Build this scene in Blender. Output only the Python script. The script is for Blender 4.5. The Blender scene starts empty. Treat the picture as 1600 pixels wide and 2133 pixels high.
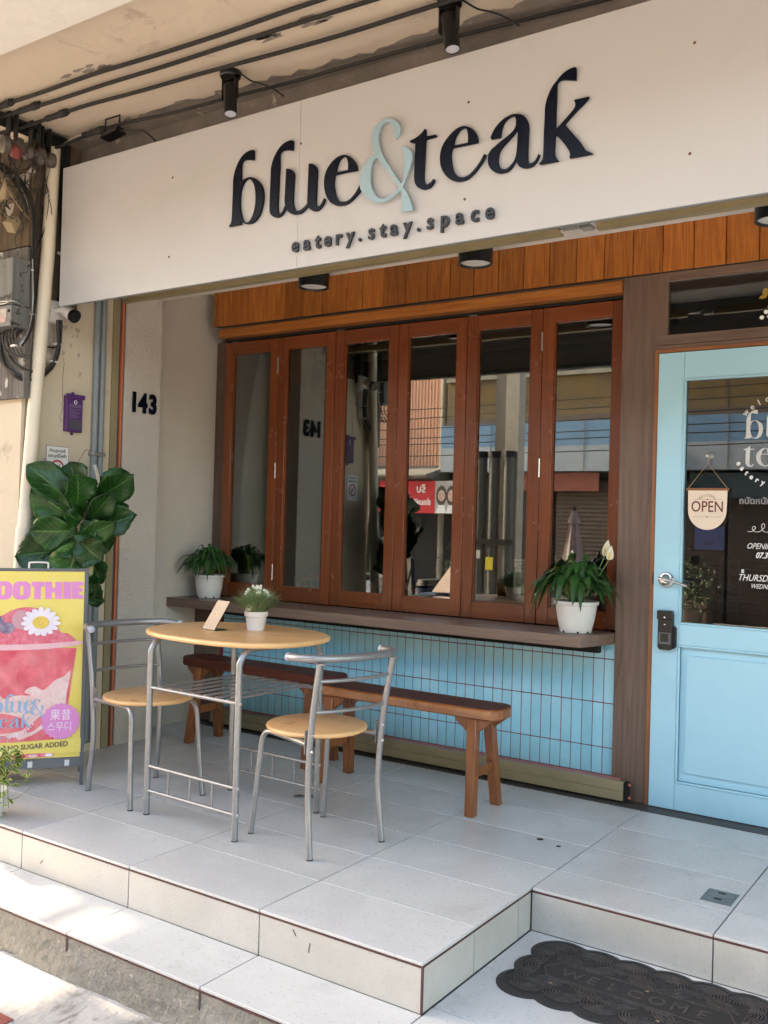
# cafe shopfront scene. outline data in metres: glyph outlines as (x, z, corner) on the sign plane, cable paths as (y, z) on the left wall
import bpy, bmesh, math, random
from mathutils import Vector, Matrix, Euler
random.seed(7)
S = bpy.context.scene
COL = S.collection
rad = math.radians
# ------------------------------------------------------------------ camera, world, sun, exposure
cd = bpy.data.cameras.new('camera'); cam = bpy.data.objects.new('camera', cd); COL.objects.link(cam); S.camera = cam
cd.sensor_fit = 'VERTICAL'; cd.sensor_height = 24.0; cd.lens = 1993.05/2133.0*24.0
cd.clip_start = 0.05; cd.clip_end = 400
yaw, pit, rol = 0.593852013, 0.00975815, 0.0276023
fw = Vector((-math.sin(yaw)*math.cos(pit), math.cos(yaw)*math.cos(pit), math.sin(pit)))
rt = Vector((math.cos(yaw), math.sin(yaw), 0)); up = rt.cross(fw)
r2 = rt*math.cos(rol)+up*math.sin(rol); u2 = up*math.cos(rol)-rt*math.sin(rol)
cam.matrix_world = Matrix(((r2.x, u2.x, -fw.x, 0), (r2.y, u2.y, -fw.y, 0), (r2.z, u2.z, -fw.z, 1.222), (0, 0, 0, 1)))
SUN_EL, SUN_AZ = 30.0, 4.0          # sun low along the street, from the left (-X), a little behind the facade (+Y)
sdir = Vector((-math.cos(rad(SUN_EL))*math.cos(rad(SUN_AZ)), math.cos(rad(SUN_EL))*math.sin(rad(SUN_AZ)), math.sin(rad(SUN_EL))))
w = bpy.data.worlds.new('World'); S.world = w; w.use_nodes = True
nt = w.node_tree; bg = nt.nodes['Background']; sky = nt.nodes.new('ShaderNodeTexSky')
sky.sky_type = 'NISHITA'; sky.sun_disc = False; sky.sun_elevation = rad(SUN_EL); sky.sun_rotation = math.atan2(sdir.x, sdir.y)
sky.air_density = 1.3; sky.dust_density = 3.5; sky.ozone_density = 1.0
tint = nt.nodes.new('ShaderNodeMix'); tint.data_type = 'RGBA'; tint.blend_type = 'MULTIPLY'; tint.inputs[0].default_value = 1.0; tint.inputs[7].default_value = (1.0, 0.91, 0.83, 1)
nt.links.new(sky.outputs[0], tint.inputs[6]); nt.links.new(tint.outputs[2], bg.inputs[0]); bg.inputs[1].default_value = 0.15      # hazy warm sky
sl = bpy.data.lights.new('sun', 'SUN'); sl.energy = 3.5; sl.angle = rad(1.0); sl.color = (1.0, 0.82, 0.60)
so = bpy.data.objects.new('sun', sl); COL.objects.link(so); so.rotation_euler = sdir.to_track_quat('Z', 'Y').to_euler(); so.location = sdir*30
S.view_settings.view_transform = 'Standard'; S.view_settings.look = 'None'; S.view_settings.gamma = 1.0
S.view_settings.use_curve_mapping = False; S.view_settings.exposure = 3.18
S.render.engine = 'CYCLES'
S.cycles.max_bounces = 10; S.cycles.diffuse_bounces = 6; S.cycles.glossy_bounces = 5; S.cycles.transparent_max_bounces = 12; S.cycles.transmission_bounces = 6

# ------------------------------------------------------------------ materials
def L(nt, a, b): nt.links.new(a, b)
def rgb(c): return (c[0], c[1], c[2], 1.0)
def mat(name, color, rough=0.5, metal=0.0, var=0.0, vscale=6.0, grain=None, gscale=18.0, c2=None, bump=0.0, bscale=60.0, spot=None,
        spotscale=30.0, spotw=0.08, rand=0.0, spec=0.5, coat=0.0, stain=None, stscale=1.5, stw=0.12, stpos=0.58, gdist=2.5, sheen=0.0, trans=0.0, rvar=0.12, rand_off=True):
    m = bpy.data.materials.new(name); m.use_nodes = True; t = m.node_tree; N = t.nodes
    p = N['Principled BSDF']; p.inputs['Roughness'].default_value = rough; p.inputs['Metallic'].default_value = metal
    p.inputs['Specular IOR Level'].default_value = spec; p.inputs['Coat Weight'].default_value = coat; p.inputs['Coat Roughness'].default_value = 0.15
    tc = N.new('ShaderNodeTexCoord'); oi = N.new('ShaderNodeObjectInfo')
    vec = tc.outputs['Object']
    if rand_off:
        add = N.new('ShaderNodeVectorMath'); add.operation = 'ADD'
        mul = N.new('ShaderNodeMath'); mul.operation = 'MULTIPLY'; mul.inputs[1].default_value = 37.0
        L(t, oi.outputs['Random'], mul.inputs[0]); L(t, vec, add.inputs[0]); L(t, mul.outputs[0], add.inputs[1]); vec = add.outputs[0]
    col = None
    c = N.new('ShaderNodeRGB'); c.outputs[0].default_value = rgb(color); col = c.outputs[0]
    def noise(scale, detail=6, rgh=0.6, v=None, dist=0.0):
        n = N.new('ShaderNodeTexNoise'); n.inputs['Scale'].default_value = scale; n.inputs['Detail'].default_value = detail
        n.inputs['Roughness'].default_value = rgh; n.inputs['Distortion'].default_value = dist; L(t, v or vec, n.inputs['Vector']); return n
    def mix(fac, a, b, mode='MIX'):
        x = N.new('ShaderNodeMix'); x.data_type = 'RGBA'; x.blend_type = mode
        if isinstance(fac, (int, float)): x.inputs[0].default_value = fac
        else: L(t, fac, x.inputs[0])
        for s, i in ((a, 6), (b, 7)):
            if isinstance(s, tuple): x.inputs[i].default_value = rgb(s)
            else: L(t, s, x.inputs[i])
        return x.outputs[2]
    def ramp(v, a, b):
        r = N.new('ShaderNodeMapRange'); r.inputs[1].default_value = a; r.inputs[2].default_value = b; L(t, v, r.inputs[0]); return r.outputs[0]
    gfac = None
    if grain:
        mp = N.new('ShaderNodeMapping'); sc = [gscale]*3; sc['XYZ'.index(grain)] = gscale*0.05; mp.inputs['Scale'].default_value = sc; L(t, vec, mp.inputs['Vector'])
        g = noise(1.0, 5, 0.62, mp.outputs[0], gdist); g2 = noise(4.5, 3, 0.7, mp.outputs[0], 0.4)
        gm = N.new('ShaderNodeMath'); gm.operation = 'MULTIPLY_ADD'; gm.inputs[1].default_value = 0.35; L(t, g2.outputs[0], gm.inputs[0]); L(t, g.outputs[0], gm.inputs[2])
        gfac = ramp(gm.outputs[0], 0.42, 0.92); col = mix(gfac, col, c2 or tuple(0.45*x for x in color))
    elif c2:
        n = noise(vscale, 7, 0.62, None, 0.6); col = mix(ramp(n.outputs[0], 0.36, 0.66), col, c2)
    if var > 0:
        n = noise(vscale*2.7, 6); r = ramp(n.outputs[0], 0.3, 0.7)
        h = N.new('ShaderNodeHueSaturation'); L(t, col, h.inputs['Color'])
        mr = N.new('ShaderNodeMapRange'); mr.inputs[3].default_value = 1-var; mr.inputs[4].default_value = 1+var; L(t, r, mr.inputs[0]); L(t, mr.outputs[0], h.inputs['Value']); col = h.outputs[0]
    if spot:
        n = noise(spotscale, 2, 0.5); col = mix(ramp(n.outputs[0], 0.62, 0.62+spotw), col, spot)
    if stain:
        n = noise(stscale, 8, 0.68, None, 0.8); col = mix(ramp(n.outputs[0], stpos, stpos+stw), col, stain)
    if rand > 0:
        h = N.new('ShaderNodeHueSaturation'); mr = N.new('ShaderNodeMapRange'); mr.inputs[3].default_value = 1-rand; mr.inputs[4].default_value = 1+rand
        L(t, oi.outputs['Random'], mr.inputs[0]); L(t, mr.outputs[0], h.inputs['Value']); L(t, col, h.inputs['Color']); col = h.outputs[0]
    L(t, col, p.inputs['Base Color'])
    n = noise(9.0, 4); mr = N.new('ShaderNodeMapRange'); mr.inputs[3].default_value = max(0.03, rough-rvar); mr.inputs[4].default_value = min(1.0, rough+rvar)
    L(t, n.outputs[0], mr.inputs[0]); L(t, mr.outputs[0], p.inputs['Roughness'])
    if bump > 0:
        b = N.new('ShaderNodeBump'); b.inputs['Strength'].default_value = 1.0; b.inputs['Distance'].default_value = bump
        if gfac is not None: L(t, gfac, b.inputs['Height'])
        else:
            n = noise(bscale, 5, 0.6); L(t, n.outputs[0], b.inputs['Height'])
        L(t, b.outputs[0], p.inputs['Normal'])
    if trans > 0:
        p.inputs['Transmission Weight'].default_value = trans
    return m
def plain(name, color, rough=0.5, metal=0.0, **k): return mat(name, color, rough, metal, var=0.05, rand_off=False, **k)

def glass(name, refl=0.30, tint=(0.72, 0.76, 0.74)):
    m = bpy.data.materials.new(name); m.use_nodes = True; t = m.node_tree; N = t.nodes; N.remove(N['Principled BSDF'])
    out = N['Material Output']; g = N.new('ShaderNodeBsdfGlossy'); g.inputs['Roughness'].default_value = 0.0; g.inputs['Color'].default_value = (0.95, 0.97, 0.97, 1)
    tr = N.new('ShaderNodeBsdfTransparent'); tr.inputs[0].default_value = rgb(tint)
    fr = N.new('ShaderNodeFresnel'); fr.inputs[0].default_value = 1.5
    ma = N.new('ShaderNodeMath'); ma.operation = 'MULTIPLY_ADD'; ma.inputs[1].default_value = 1.1; ma.inputs[2].default_value = refl; L(t, fr.outputs[0], ma.inputs[0])
    mn = N.new('ShaderNodeMath'); mn.operation = 'MINIMUM'; mn.inputs[1].default_value = 0.95; L(t, ma.outputs[0], mn.inputs[0])
    x = N.new('ShaderNodeMixShader'); L(t, mn.outputs[0], x.inputs[0]); L(t, tr.outputs[0], x.inputs[1]); L(t, g.outputs[0], x.inputs[2]); L(t, x.outputs[0], out.inputs[0])
    return m

M = {}
M['tile'] = mat('porch_tile', (0.505, 0.50, 0.48), 0.34, var=0.06, vscale=2.2, c2=(0.55, 0.545, 0.525), spot=(0.39, 0.39, 0.38), spotscale=90, rand=0.055, bump=0.0003, bscale=220, stain=(0.37, 0.365, 0.34), stscale=3.4, stpos=0.57, stw=0.3)
M['riser'] = mat('riser_tile', (0.44, 0.42, 0.37), 0.45, var=0.05, vscale=3, c2=(0.49, 0.47, 0.43), spot=(0.38, 0.36, 0.32), spotscale=130, rand=0.03, bump=0.0005, bscale=160, stain=(0.36, 0.31, 0.24), stscale=4.5, stpos=0.64, stw=0.18)
M['grout'] = mat('grout', (0.20, 0.195, 0.185), 0.9, var=0.2, bump=0.001)
M['nosing'] = mat('nosing_grout', (0.085, 0.035, 0.03), 0.75, var=0.3, vscale=8, bump=0.0008)
M['mortar'] = mat('old_mortar', (0.26, 0.24, 0.205), 0.95, c2=(0.19, 0.18, 0.15), vscale=12, stain=(0.12, 0.122, 0.10), stscale=11, stpos=0.58, stw=0.12, spot=(0.33, 0.31, 0.27), spotscale=60, bump=0.012, bscale=40)
M['road'] = mat('street_concrete', (0.34, 0.325, 0.30), 0.95, c2=(0.45, 0.43, 0.40), vscale=3.5, stain=(0.12, 0.11, 0.095), stscale=3.2, stpos=0.56, stw=0.12, spot=(0.45, 0.42, 0.38), spotscale=38, bump=0.008, bscale=28, rand_off=False)
M['redpave'] = mat('red_paver', (0.23, 0.06, 0.045), 0.8, var=0.15, spot=(0.3, 0.12, 0.1), bump=0.002)
M['stucco'] = mat('stucco_render', (0.52, 0.47, 0.41), 0.9, c2=(0.56, 0.51, 0.45), vscale=2.5, bump=0.010, bscale=75, rand_off=False)
M['stucco2'] = mat('stucco_render_recess', (0.52, 0.47, 0.40), 0.9, c2=(0.57, 0.52, 0.45), vscale=2, bump=0.006, bscale=95, rand_off=False)
M['partywall'] = mat('painted_wall', (0.58, 0.50, 0.38), 0.85, c2=(0.53, 0.46, 0.35), vscale=1.4, stain=(0.33, 0.27, 0.21), stscale=2.2, stpos=0.61, stw=0.10, spot=(0.55, 0.475, 0.37), spotscale=5, spotw=0.2, bump=0.004, bscale=22, rand_off=False)
M['soffit'] = mat('soffit_paint', (0.56, 0.47, 0.37), 0.9, c2=(0.50, 0.42, 0.335), vscale=1.6, stain=(0.42, 0.34, 0.27), stscale=3.1, stpos=0.60, stw=0.07, spot=(0.58, 0.50, 0.40), spotscale=5, spotw=0.2, bump=0.003, bscale=20, rand_off=False)
M['peeled'] = mat('peeled_concrete', (0.25, 0.21, 0.185), 0.95, c2=(0.17, 0.145, 0.13), vscale=6, stain=(0.46, 0.40, 0.32), stscale=7, stpos=0.60, stw=0.03, bump=0.006, bscale=30, rand_off=False)
M['whitebeam'] = mat('white_beam_paint', (0.70, 0.675, 0.62), 0.8, var=0.04, bump=0.002, bscale=25, rand_off=False)
M['ceiling'] = mat('ceiling_paint', (0.64, 0.57, 0.52), 0.85, var=0.05, bump=0.001, bscale=60, rand_off=False)
M['sign'] = mat('sign_panel', (0.43, 0.42, 0.42), 0.42, var=0.015, vscale=1.0, stain=(0.365, 0.355, 0.34), stscale=1.2, stpos=0.55, stw=0.3, spec=0.4, rand_off=False, rvar=0.05)
M['dark'] = plain('dark_cavity', (0.009, 0.007, 0.006), 0.95)
M['sideshade_dirt'] = mat('shaded_dirty_wall', (0.16, 0.115, 0.085), 0.95, c2=(0.08, 0.055, 0.045), vscale=9, bump=0.006, bscale=30)
M['navy'] = mat('navy_acrylic', (0.0010, 0.0026, 0.0100), 0.25, var=0.0, spec=0.16, rvar=0.03)
M['slate'] = mat('slate_letter', (0.006, 0.008, 0.014), 0.4, rvar=0.05)
M['skyblue'] = mat('pale_blue_acrylic', (0.27, 0.385, 0.44), 0.4, rvar=0.04)
M['olive'] = mat('bronze_aluminium', (0.29, 0.24, 0.135), 0.45, metal=0.15, var=0.08, vscale=3, stain=(0.36, 0.33, 0.27), stscale=6, stpos=0.66, stw=0.04)
M['black'] = plain('black_paint', (0.0035, 0.0035, 0.004), 0.35)
M['blackmatt'] = plain('black_rubber', (0.007, 0.0065, 0.006), 0.7)
M['cable'] = mat('old_cable', (0.012, 0.010, 0.009), 0.75, var=0.3, vscale=20, stain=(0.5, 0.42, 0.33), stscale=14, stpos=0.69, stw=0.02)
M['greycable'] = mat('grey_cable', (0.035, 0.032, 0.028), 0.7, var=0.25, vscale=18)
M['orange'] = plain('orange_strip', (0.55, 0.16, 0.075), 0.5)
M['teak'] = mat('teak_plank', (0.45, 0.165, 0.026), 0.36, grain='Z', gscale=24, c2=(0.17, 0.045, 0.009), rand=0.30, gdist=4.5, bump=0.0006, coat=0.15)
M['teakx'] = mat('teak_beam', (0.44, 0.17, 0.032), 0.36, grain='X', gscale=24, c2=(0.24, 0.065, 0.012), bump=0.0006, coat=0.15)
M['leaf_v'] = mat('window_stile_wood', (0.215, 0.056, 0.016), 0.24, grain='Z', gscale=20, c2=(0.135, 0.036, 0.011), rand=0.13, bump=0.0004, coat=0.25, spot=(0.12, 0.03, 0.010), spotscale=5, spotw=0.2)
M['leaf_h'] = mat('window_rail_wood', (0.215, 0.056, 0.016), 0.24, grain='X', gscale=20, c2=(0.135, 0.036, 0.011), rand=0.10, bump=0.0004, coat=0.25)
M['lam_v'] = mat('walnut_laminate', (0.185, 0.120, 0.088), 0.45, grain='Z', gscale=22, c2=(0.095, 0.058, 0.042), bump=0.0003, rand=0.06)
M['lam_x'] = mat('walnut_laminate_x', (0.20, 0.135, 0.10), 0.36, grain='X', gscale=22, c2=(0.115, 0.072, 0.053), bump=0.0003, rand=0.04)
M['jamb'] = mat('jamb_wood', (0.34, 0.135, 0.045), 0.45, grain='Z', gscale=26, c2=(0.20, 0.07, 0.022))
M['jambx'] = mat('jamb_wood_x', (0.34, 0.135, 0.045), 0.45, grain='X', gscale=26, c2=(0.20, 0.07, 0.022))
M['bluetile'] = mat('glazed_blue_tile', (0.24, 0.53, 0.64), 0.16, c2=(0.29, 0.57, 0.67), vscale=9, rand=0.05, bump=0.0012, bscale=24, spec=0.6, rvar=0.05)
M['redgrout'] = mat('maroon_grout', (0.20, 0.028, 0.034), 0.8, var=0.3)
M['doorblue'] = mat('door_paint', (0.37, 0.63, 0.745), 0.38, var=0.02, vscale=2.0, stain=(0.325, 0.565, 0.685), stscale=3.0, stpos=0.56, stw=0.3, bump=0.0003, bscale=90, rvar=0.06)
M['steel'] = mat('brushed_nickel', (0.55, 0.52, 0.49), 0.22, metal=1.0, rvar=0.05)
M['chrome'] = mat('silver_tube', (0.30, 0.30, 0.30), 0.36, metal=0.6, var=0.08, vscale=12, rvar=0.08, spec=0.6)
M['bolt'] = mat('zinc_bolt', (0.72, 0.72, 0.72), 0.25, metal=0.9)
M['endcap'] = plain('grey_end_cap', (0.42, 0.43, 0.49), 0.5)
M['beech'] = mat('beech_veneer', (0.70, 0.42, 0.19), 0.38, grain='X', gscale=14, c2=(0.62, 0.345, 0.145), spot=(0.42, 0.2, 0.08), spotscale=18, spotw=0.12, rvar=0.06)
M['beechedge'] = mat('beech_edge', (0.76, 0.46, 0.20), 0.4, var=0.04)
M['bench'] = mat('bench_wood', (0.36, 0.135, 0.032), 0.28, grain='X', gscale=16, c2=(0.17, 0.048, 0.013), coat=0.6, bump=0.0005, rand=0.08)
M['benchleg'] = mat('bench_leg_wood', (0.30, 0.105, 0.030), 0.34, grain='Z', gscale=20, c2=(0.13, 0.043, 0.015), coat=0.15, bump=0.0005, rand=0.12, stain=(0.07, 0.035, 0.02), stscale=6, stpos=0.66, stw=0.08)
M['benchdark'] = mat('dark_bench_wood', (0.13, 0.032, 0.017), 0.42, grain='X', gscale=16, c2=(0.055, 0.013, 0.009), spec=0.3, bump=0.0004)
M['potwhite'] = mat('white_plastic_pot', (0.64, 0.63, 0.59), 0.5, var=0.03, vscale=7, stain=(0.52, 0.50, 0.45), stscale=6, stpos=0.6, stw=0.2)
M['ceramic'] = plain('white_ceramic', (0.74, 0.70, 0.65), 0.35)
M['soil'] = mat('potting_soil', (0.045, 0.03, 0.02), 0.95, var=0.3, vscale=30, bump=0.004, bscale=60)
M['pvc'] = mat('cream_pvc', (0.66, 0.59, 0.47), 0.45, var=0.04, vscale=3, stain=(0.5, 0.42, 0.32), stscale=5, stpos=0.66, stw=0.1)
M['greypvc'] = mat('grey_conduit', (0.20, 0.225, 0.235), 0.5, var=0.06, vscale=4)
M['weathered'] = mat('weathered_board', (0.24, 0.22, 0.20), 0.9, grain='Z', gscale=12, c2=(0.06, 0.05, 0.045), bump=0.003, spot=(0.5, 0.47, 0.43), spotscale=14, gdist=1.0)
M['brownboard'] = mat('brown_board', (0.15, 0.105, 0.06), 0.9, grain='Z', gscale=10, c2=(0.04, 0.026, 0.016), bump=0.003, stain=(0.42, 0.36, 0.31), stscale=6, stpos=0.62, stw=0.04)
M['metalgrey'] = mat('weathered_metal', (0.19, 0.195, 0.19), 0.6, metal=0.2, c2=(0.09, 0.092, 0.09), vscale=8, stain=(0.03, 0.025, 0.02), stscale=9, stpos=0.60, stw=0.03, grain='Z', gscale=9)
M['plasterpatch'] = mat('patch_plaster', (0.40, 0.345, 0.30), 0.95, var=0.12, vscale=8, spot=(0.56, 0.5, 0.44), spotscale=20, spotw=0.05, bump=0.006, bscale=40)
M['purple'] = plain('purple_plastic', (0.085, 0.028, 0.14), 0.35)
M['purpleprint'] = plain('grey_print', (0.22, 0.20, 0.27), 0.5)
M['greypanel'] = plain('grey_panel', (0.075, 0.07, 0.085), 0.5)
M['white'] = plain('white_print', (0.78, 0.78, 0.76), 0.5)
M['decal'] = plain('frosted_decal', (0.55, 0.55, 0.53), 0.6)
M['decalgrey'] = plain('grey_decal', (0.22, 0.22, 0.22), 0.6)
M['printblack'] = plain('black_print', (0.02, 0.02, 0.02), 0.6)
M['printgrey'] = plain('dark_grey_print', (0.11, 0.085, 0.07), 0.6)
M['printred'] = plain('red_print', (0.52, 0.02, 0.03), 0.5)
M['yellow'] = mat('yellow_poster', (0.70, 0.56, 0.10), 0.45, c2=(0.73, 0.60, 0.16), vscale=4, bump=0.010, bscale=5, rvar=0.08, rand_off=False)
M['pink'] = plain('pink_print', (0.62, 0.22, 0.50), 0.5)
M['berry'] = mat('berry_print', (0.58, 0.05, 0.09), 0.5, c2=(0.70, 0.20, 0.22), vscale=7, var=0.12, stain=(0.62, 0.06, 0.10), stscale=20, stpos=0.6, stw=0.1, rand_off=False)
M['berry2'] = mat('berry_print_frosty', (0.60, 0.08, 0.13), 0.5, c2=(0.68, 0.22, 0.28), vscale=40, var=0.06, stain=(0.60, 0.08, 0.14), stscale=30, stpos=0.58, stw=0.06, rand_off=False)
M['cream'] = mat('cream_print', (0.68, 0.42, 0.40), 0.5, c2=(0.74, 0.58, 0.55), vscale=22, stain=(0.74, 0.26, 0.30), stscale=16, stpos=0.62, stw=0.12, rand_off=False)
M['petal'] = plain('white_petal_print', (0.72, 0.66, 0.74), 0.5)
M['pollen'] = mat('yellow_centre_print', (0.76, 0.56, 0.10), 0.6, c2=(0.55, 0.36, 0.06), vscale=160, rand_off=False)
M['blueberry'] = mat('blueberry_print', (0.10, 0.07, 0.15), 0.4, c2=(0.34, 0.27, 0.36), vscale=30, rand_off=False)
M['logoblue'] = plain('blue_logo_print', (0.24, 0.38, 0.56), 0.5)
M['clearlip'] = plain('cup_rim_print', (0.70, 0.42, 0.46), 0.4)
M['framegrey'] = plain('grey_frame_metal', (0.10, 0.105, 0.115), 0.5)
M['cardprint'] = plain('beige_card', (0.62, 0.47, 0.33), 0.5)
M['foodprint'] = mat('food_print', (0.62, 0.40, 0.20), 0.5, c2=(0.75, 0.62, 0.45), vscale=40, rand_off=False)
M['acrylic'] = glass('acrylic', 0.06, (0.9, 0.9, 0.88))
M['glass'] = glass('window_glass', 0.14)
M['doorglass'] = glass('door_glass', 0.10, (0.5, 0.53, 0.52))
M['canvas'] = mat('cream_canvas', (0.74, 0.61, 0.48), 0.8, var=0.03, bump=0.0006, bscale=260)
M['maroon'] = plain('maroon_print', (0.13, 0.022, 0.022), 0.7)
M['twine'] = plain('jute_twine', (0.36, 0.24, 0.12), 0.9)
M['rubber'] = mat('ribbed_rubber', (0.050, 0.042, 0.038), 0.9, var=0.3, vscale=22, c2=(0.075, 0.065, 0.058), stain=(0.11, 0.10, 0.085), stscale=5, stpos=0.6, stw=0.2, bump=0.001, bscale=200, rand_off=False)
M['mapfield'] = mat('mat_field', (0.024, 0.021, 0.019), 0.95, var=0.3, vscale=30, bump=0.002, bscale=500)
M['rubberrim'] = mat('rubber_rim', (0.026, 0.026, 0.026), 0.55, var=0.15)
M['plate'] = mat('galvanised_plate', (0.17, 0.20, 0.205), 0.5, metal=0.4, var=0.1)
M['porcelain'] = mat('dirty_insulator', (0.045, 0.037, 0.032), 0.5, c2=(0.09, 0.075, 0.065), vscale=14)
M['redcloth'] = plain('red_plastic', (0.16, 0.035, 0.03), 0.8)
M['cctv'] = plain('camera_white', (0.66, 0.63, 0.60), 0.35)
M['alu'] = plain('aluminium', (0.4, 0.4, 0.4), 0.4, metal=0.8)
M['redplastic'] = plain('red_chair_plastic', (0.45, 0.03, 0.035), 0.35)
M['lens'] = plain('lamp_reflector', (0.75, 0.74, 0.72), 0.35, metal=0.2)
M['tanbox'] = mat('dusty_tan_box', (0.26, 0.20, 0.12), 0.8, var=0.15, vscale=9, stain=(0.12, 0.09, 0.06), stscale=9)

def leafmat(name, base, vein, dark, rough=0.3, blotch=None, trans=0.0, edge=None, vfreq=7.0, vw=0.10):
    m = bpy.data.materials.new(name); m.use_nodes = True; t = m.node_tree; N = t.nodes; p = N['Principled BSDF']
    uv = N.new('ShaderNodeUVMap'); sp = N.new('ShaderNodeSeparateXYZ'); L(t, uv.outputs[0], sp.inputs[0])
    tc = N.new('ShaderNodeTexCoord'); oi = N.new('ShaderNodeObjectInfo')
    def M1(op, a, b=None, c=None):
        n = N.new('ShaderNodeMath'); n.operation = op
        for i, v in enumerate((a, b, c)):
            if v is None: continue
            if isinstance(v, (int, float)): n.inputs[i].default_value = v
            else: L(t, v, n.inputs[i])
        return n.outputs[0]
    ax = M1('ABSOLUTE', M1('SUBTRACT', sp.outputs[0], 0.5))          # distance from midrib 0..0.5
    mid = M1('LESS_THAN', ax, 0.018)
    curve = M1('SUBTRACT', M1('MULTIPLY', sp.outputs[1], vfreq), M1('MULTIPLY', M1('POWER', ax, 0.8), vfreq*0.62))
    fr = M1('ABSOLUTE', M1('SUBTRACT', M1('FRACT', curve), 0.5))
    side = M1('LESS_THAN', fr, vw*0.35)
    veins = M1('MAXIMUM', mid, M1('MULTIPLY', side, 0.65))
    n = N.new('ShaderNodeTexNoise'); n.inputs['Scale'].default_value = 14; n.inputs['Detail'].default_value = 5; L(t, tc.outputs['Object'], n.inputs['Vector'])
    def mix(f, a, b):
        x = N.new('ShaderNodeMix'); x.data_type = 'RGBA'
        if isinstance(f, (int, float)): x.inputs[0].default_value = f
        else: L(t, f, x.inputs[0])
        for s, i in ((a, 6), (b, 7)):
            if isinstance(s, tuple): x.inputs[i].default_value = rgb(s)
            else: L(t, s, x.inputs[i])
        return x.outputs[2]
    mr = N.new('ShaderNodeMapRange'); mr.inputs[1].default_value = 0.3; mr.inputs[2].default_value = 0.7; L(t, n.outputs[0], mr.inputs[0])
    c = mix(mr.outputs[0], base, dark)
    if edge:
        nz = M1('MULTIPLY', M1('SUBTRACT', n.outputs[0], 0.5), 0.5)
        e = M1('GREATER_THAN', M1('ADD', ax, nz), 0.30); c = mix(e, c, edge)
    c = mix(veins, c, vein)
    if blotch:
        n2 = N.new('ShaderNodeTexNoise'); n2.inputs['Scale'].default_value = 9; n2.inputs['Detail'].default_value = 6; L(t, tc.outputs['Object'], n2.inputs['Vector'])
        m2 = N.new('ShaderNodeMapRange'); m2.inputs[1].default_value = 0.60; m2.inputs[2].default_value = 0.66; L(t, n2.outputs[0], m2.inputs[0]); c = mix(m2.outputs[0], c, blotch)
    h = N.new('ShaderNodeHueSaturation'); L(t, c, h.inputs['Color']); m3 = N.new('ShaderNodeMapRange'); m3.inputs[3].default_value = 0.75; m3.inputs[4].default_value = 1.3
    L(t, oi.outputs['Random'], m3.inputs[0]); L(t, m3.outputs[0], h.inputs['Value'])
    L(t, h.outputs[0], p.inputs['Base Color']); p.inputs['Roughness'].default_value = rough; p.inputs['Specular IOR Level'].default_value = 0.35
    b = N.new('ShaderNodeBump'); b.inputs['Distance'].default_value = 0.004; b.inputs['Strength'].default_value = 0.8; b.invert = True; L(t, veins, b.inputs['Height']); L(t, b.outputs[0], p.inputs['Normal'])
    return m
M['figleaf'] = leafmat('fiddle_fig_leaf', (0.018, 0.072, 0.011), (0.075, 0.17, 0.04), (0.009, 0.034, 0.007), 0.34)
M['figleaf2'] = leafmat('fiddle_fig_leaf_spotted', (0.07, 0.17, 0.035), (0.22, 0.34, 0.12), (0.04, 0.11, 0.025), 0.35, blotch=(0.42, 0.36, 0.20))
M['lily'] = leafmat('peace_lily_leaf', (0.030, 0.095, 0.016), (0.05, 0.13, 0.03), (0.016, 0.055, 0.012), 0.28, vfreq=16, vw=0.15)
M['lilyyellow'] = leafmat('yellowing_leaf', (0.22, 0.24, 0.03), (0.3, 0.3, 0.06), (0.10, 0.15, 0.02), 0.4)
M['varie'] = leafmat('variegated_leaf', (0.09, 0.20, 0.03), (0.25, 0.34, 0.08), (0.05, 0.14, 0.02), 0.4, edge=(0.62, 0.58, 0.17))
M['spathe'] = plain('white_spathe', (0.72, 0.68, 0.52), 0.5)
M['stem'] = plain('green_stem', (0.10, 0.17, 0.035), 0.5)
M['bark'] = mat('twig_bark', (0.10, 0.065, 0.04), 0.9, var=0.3, vscale=30)
M['softgreen'] = mat('soft_green_blade', (0.15, 0.24, 0.085), 0.6, var=0.3, vscale=30, c2=(0.32, 0.40, 0.22))
M['bud'] = plain('white_bud', (0.74, 0.74, 0.62), 0.6)
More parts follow.
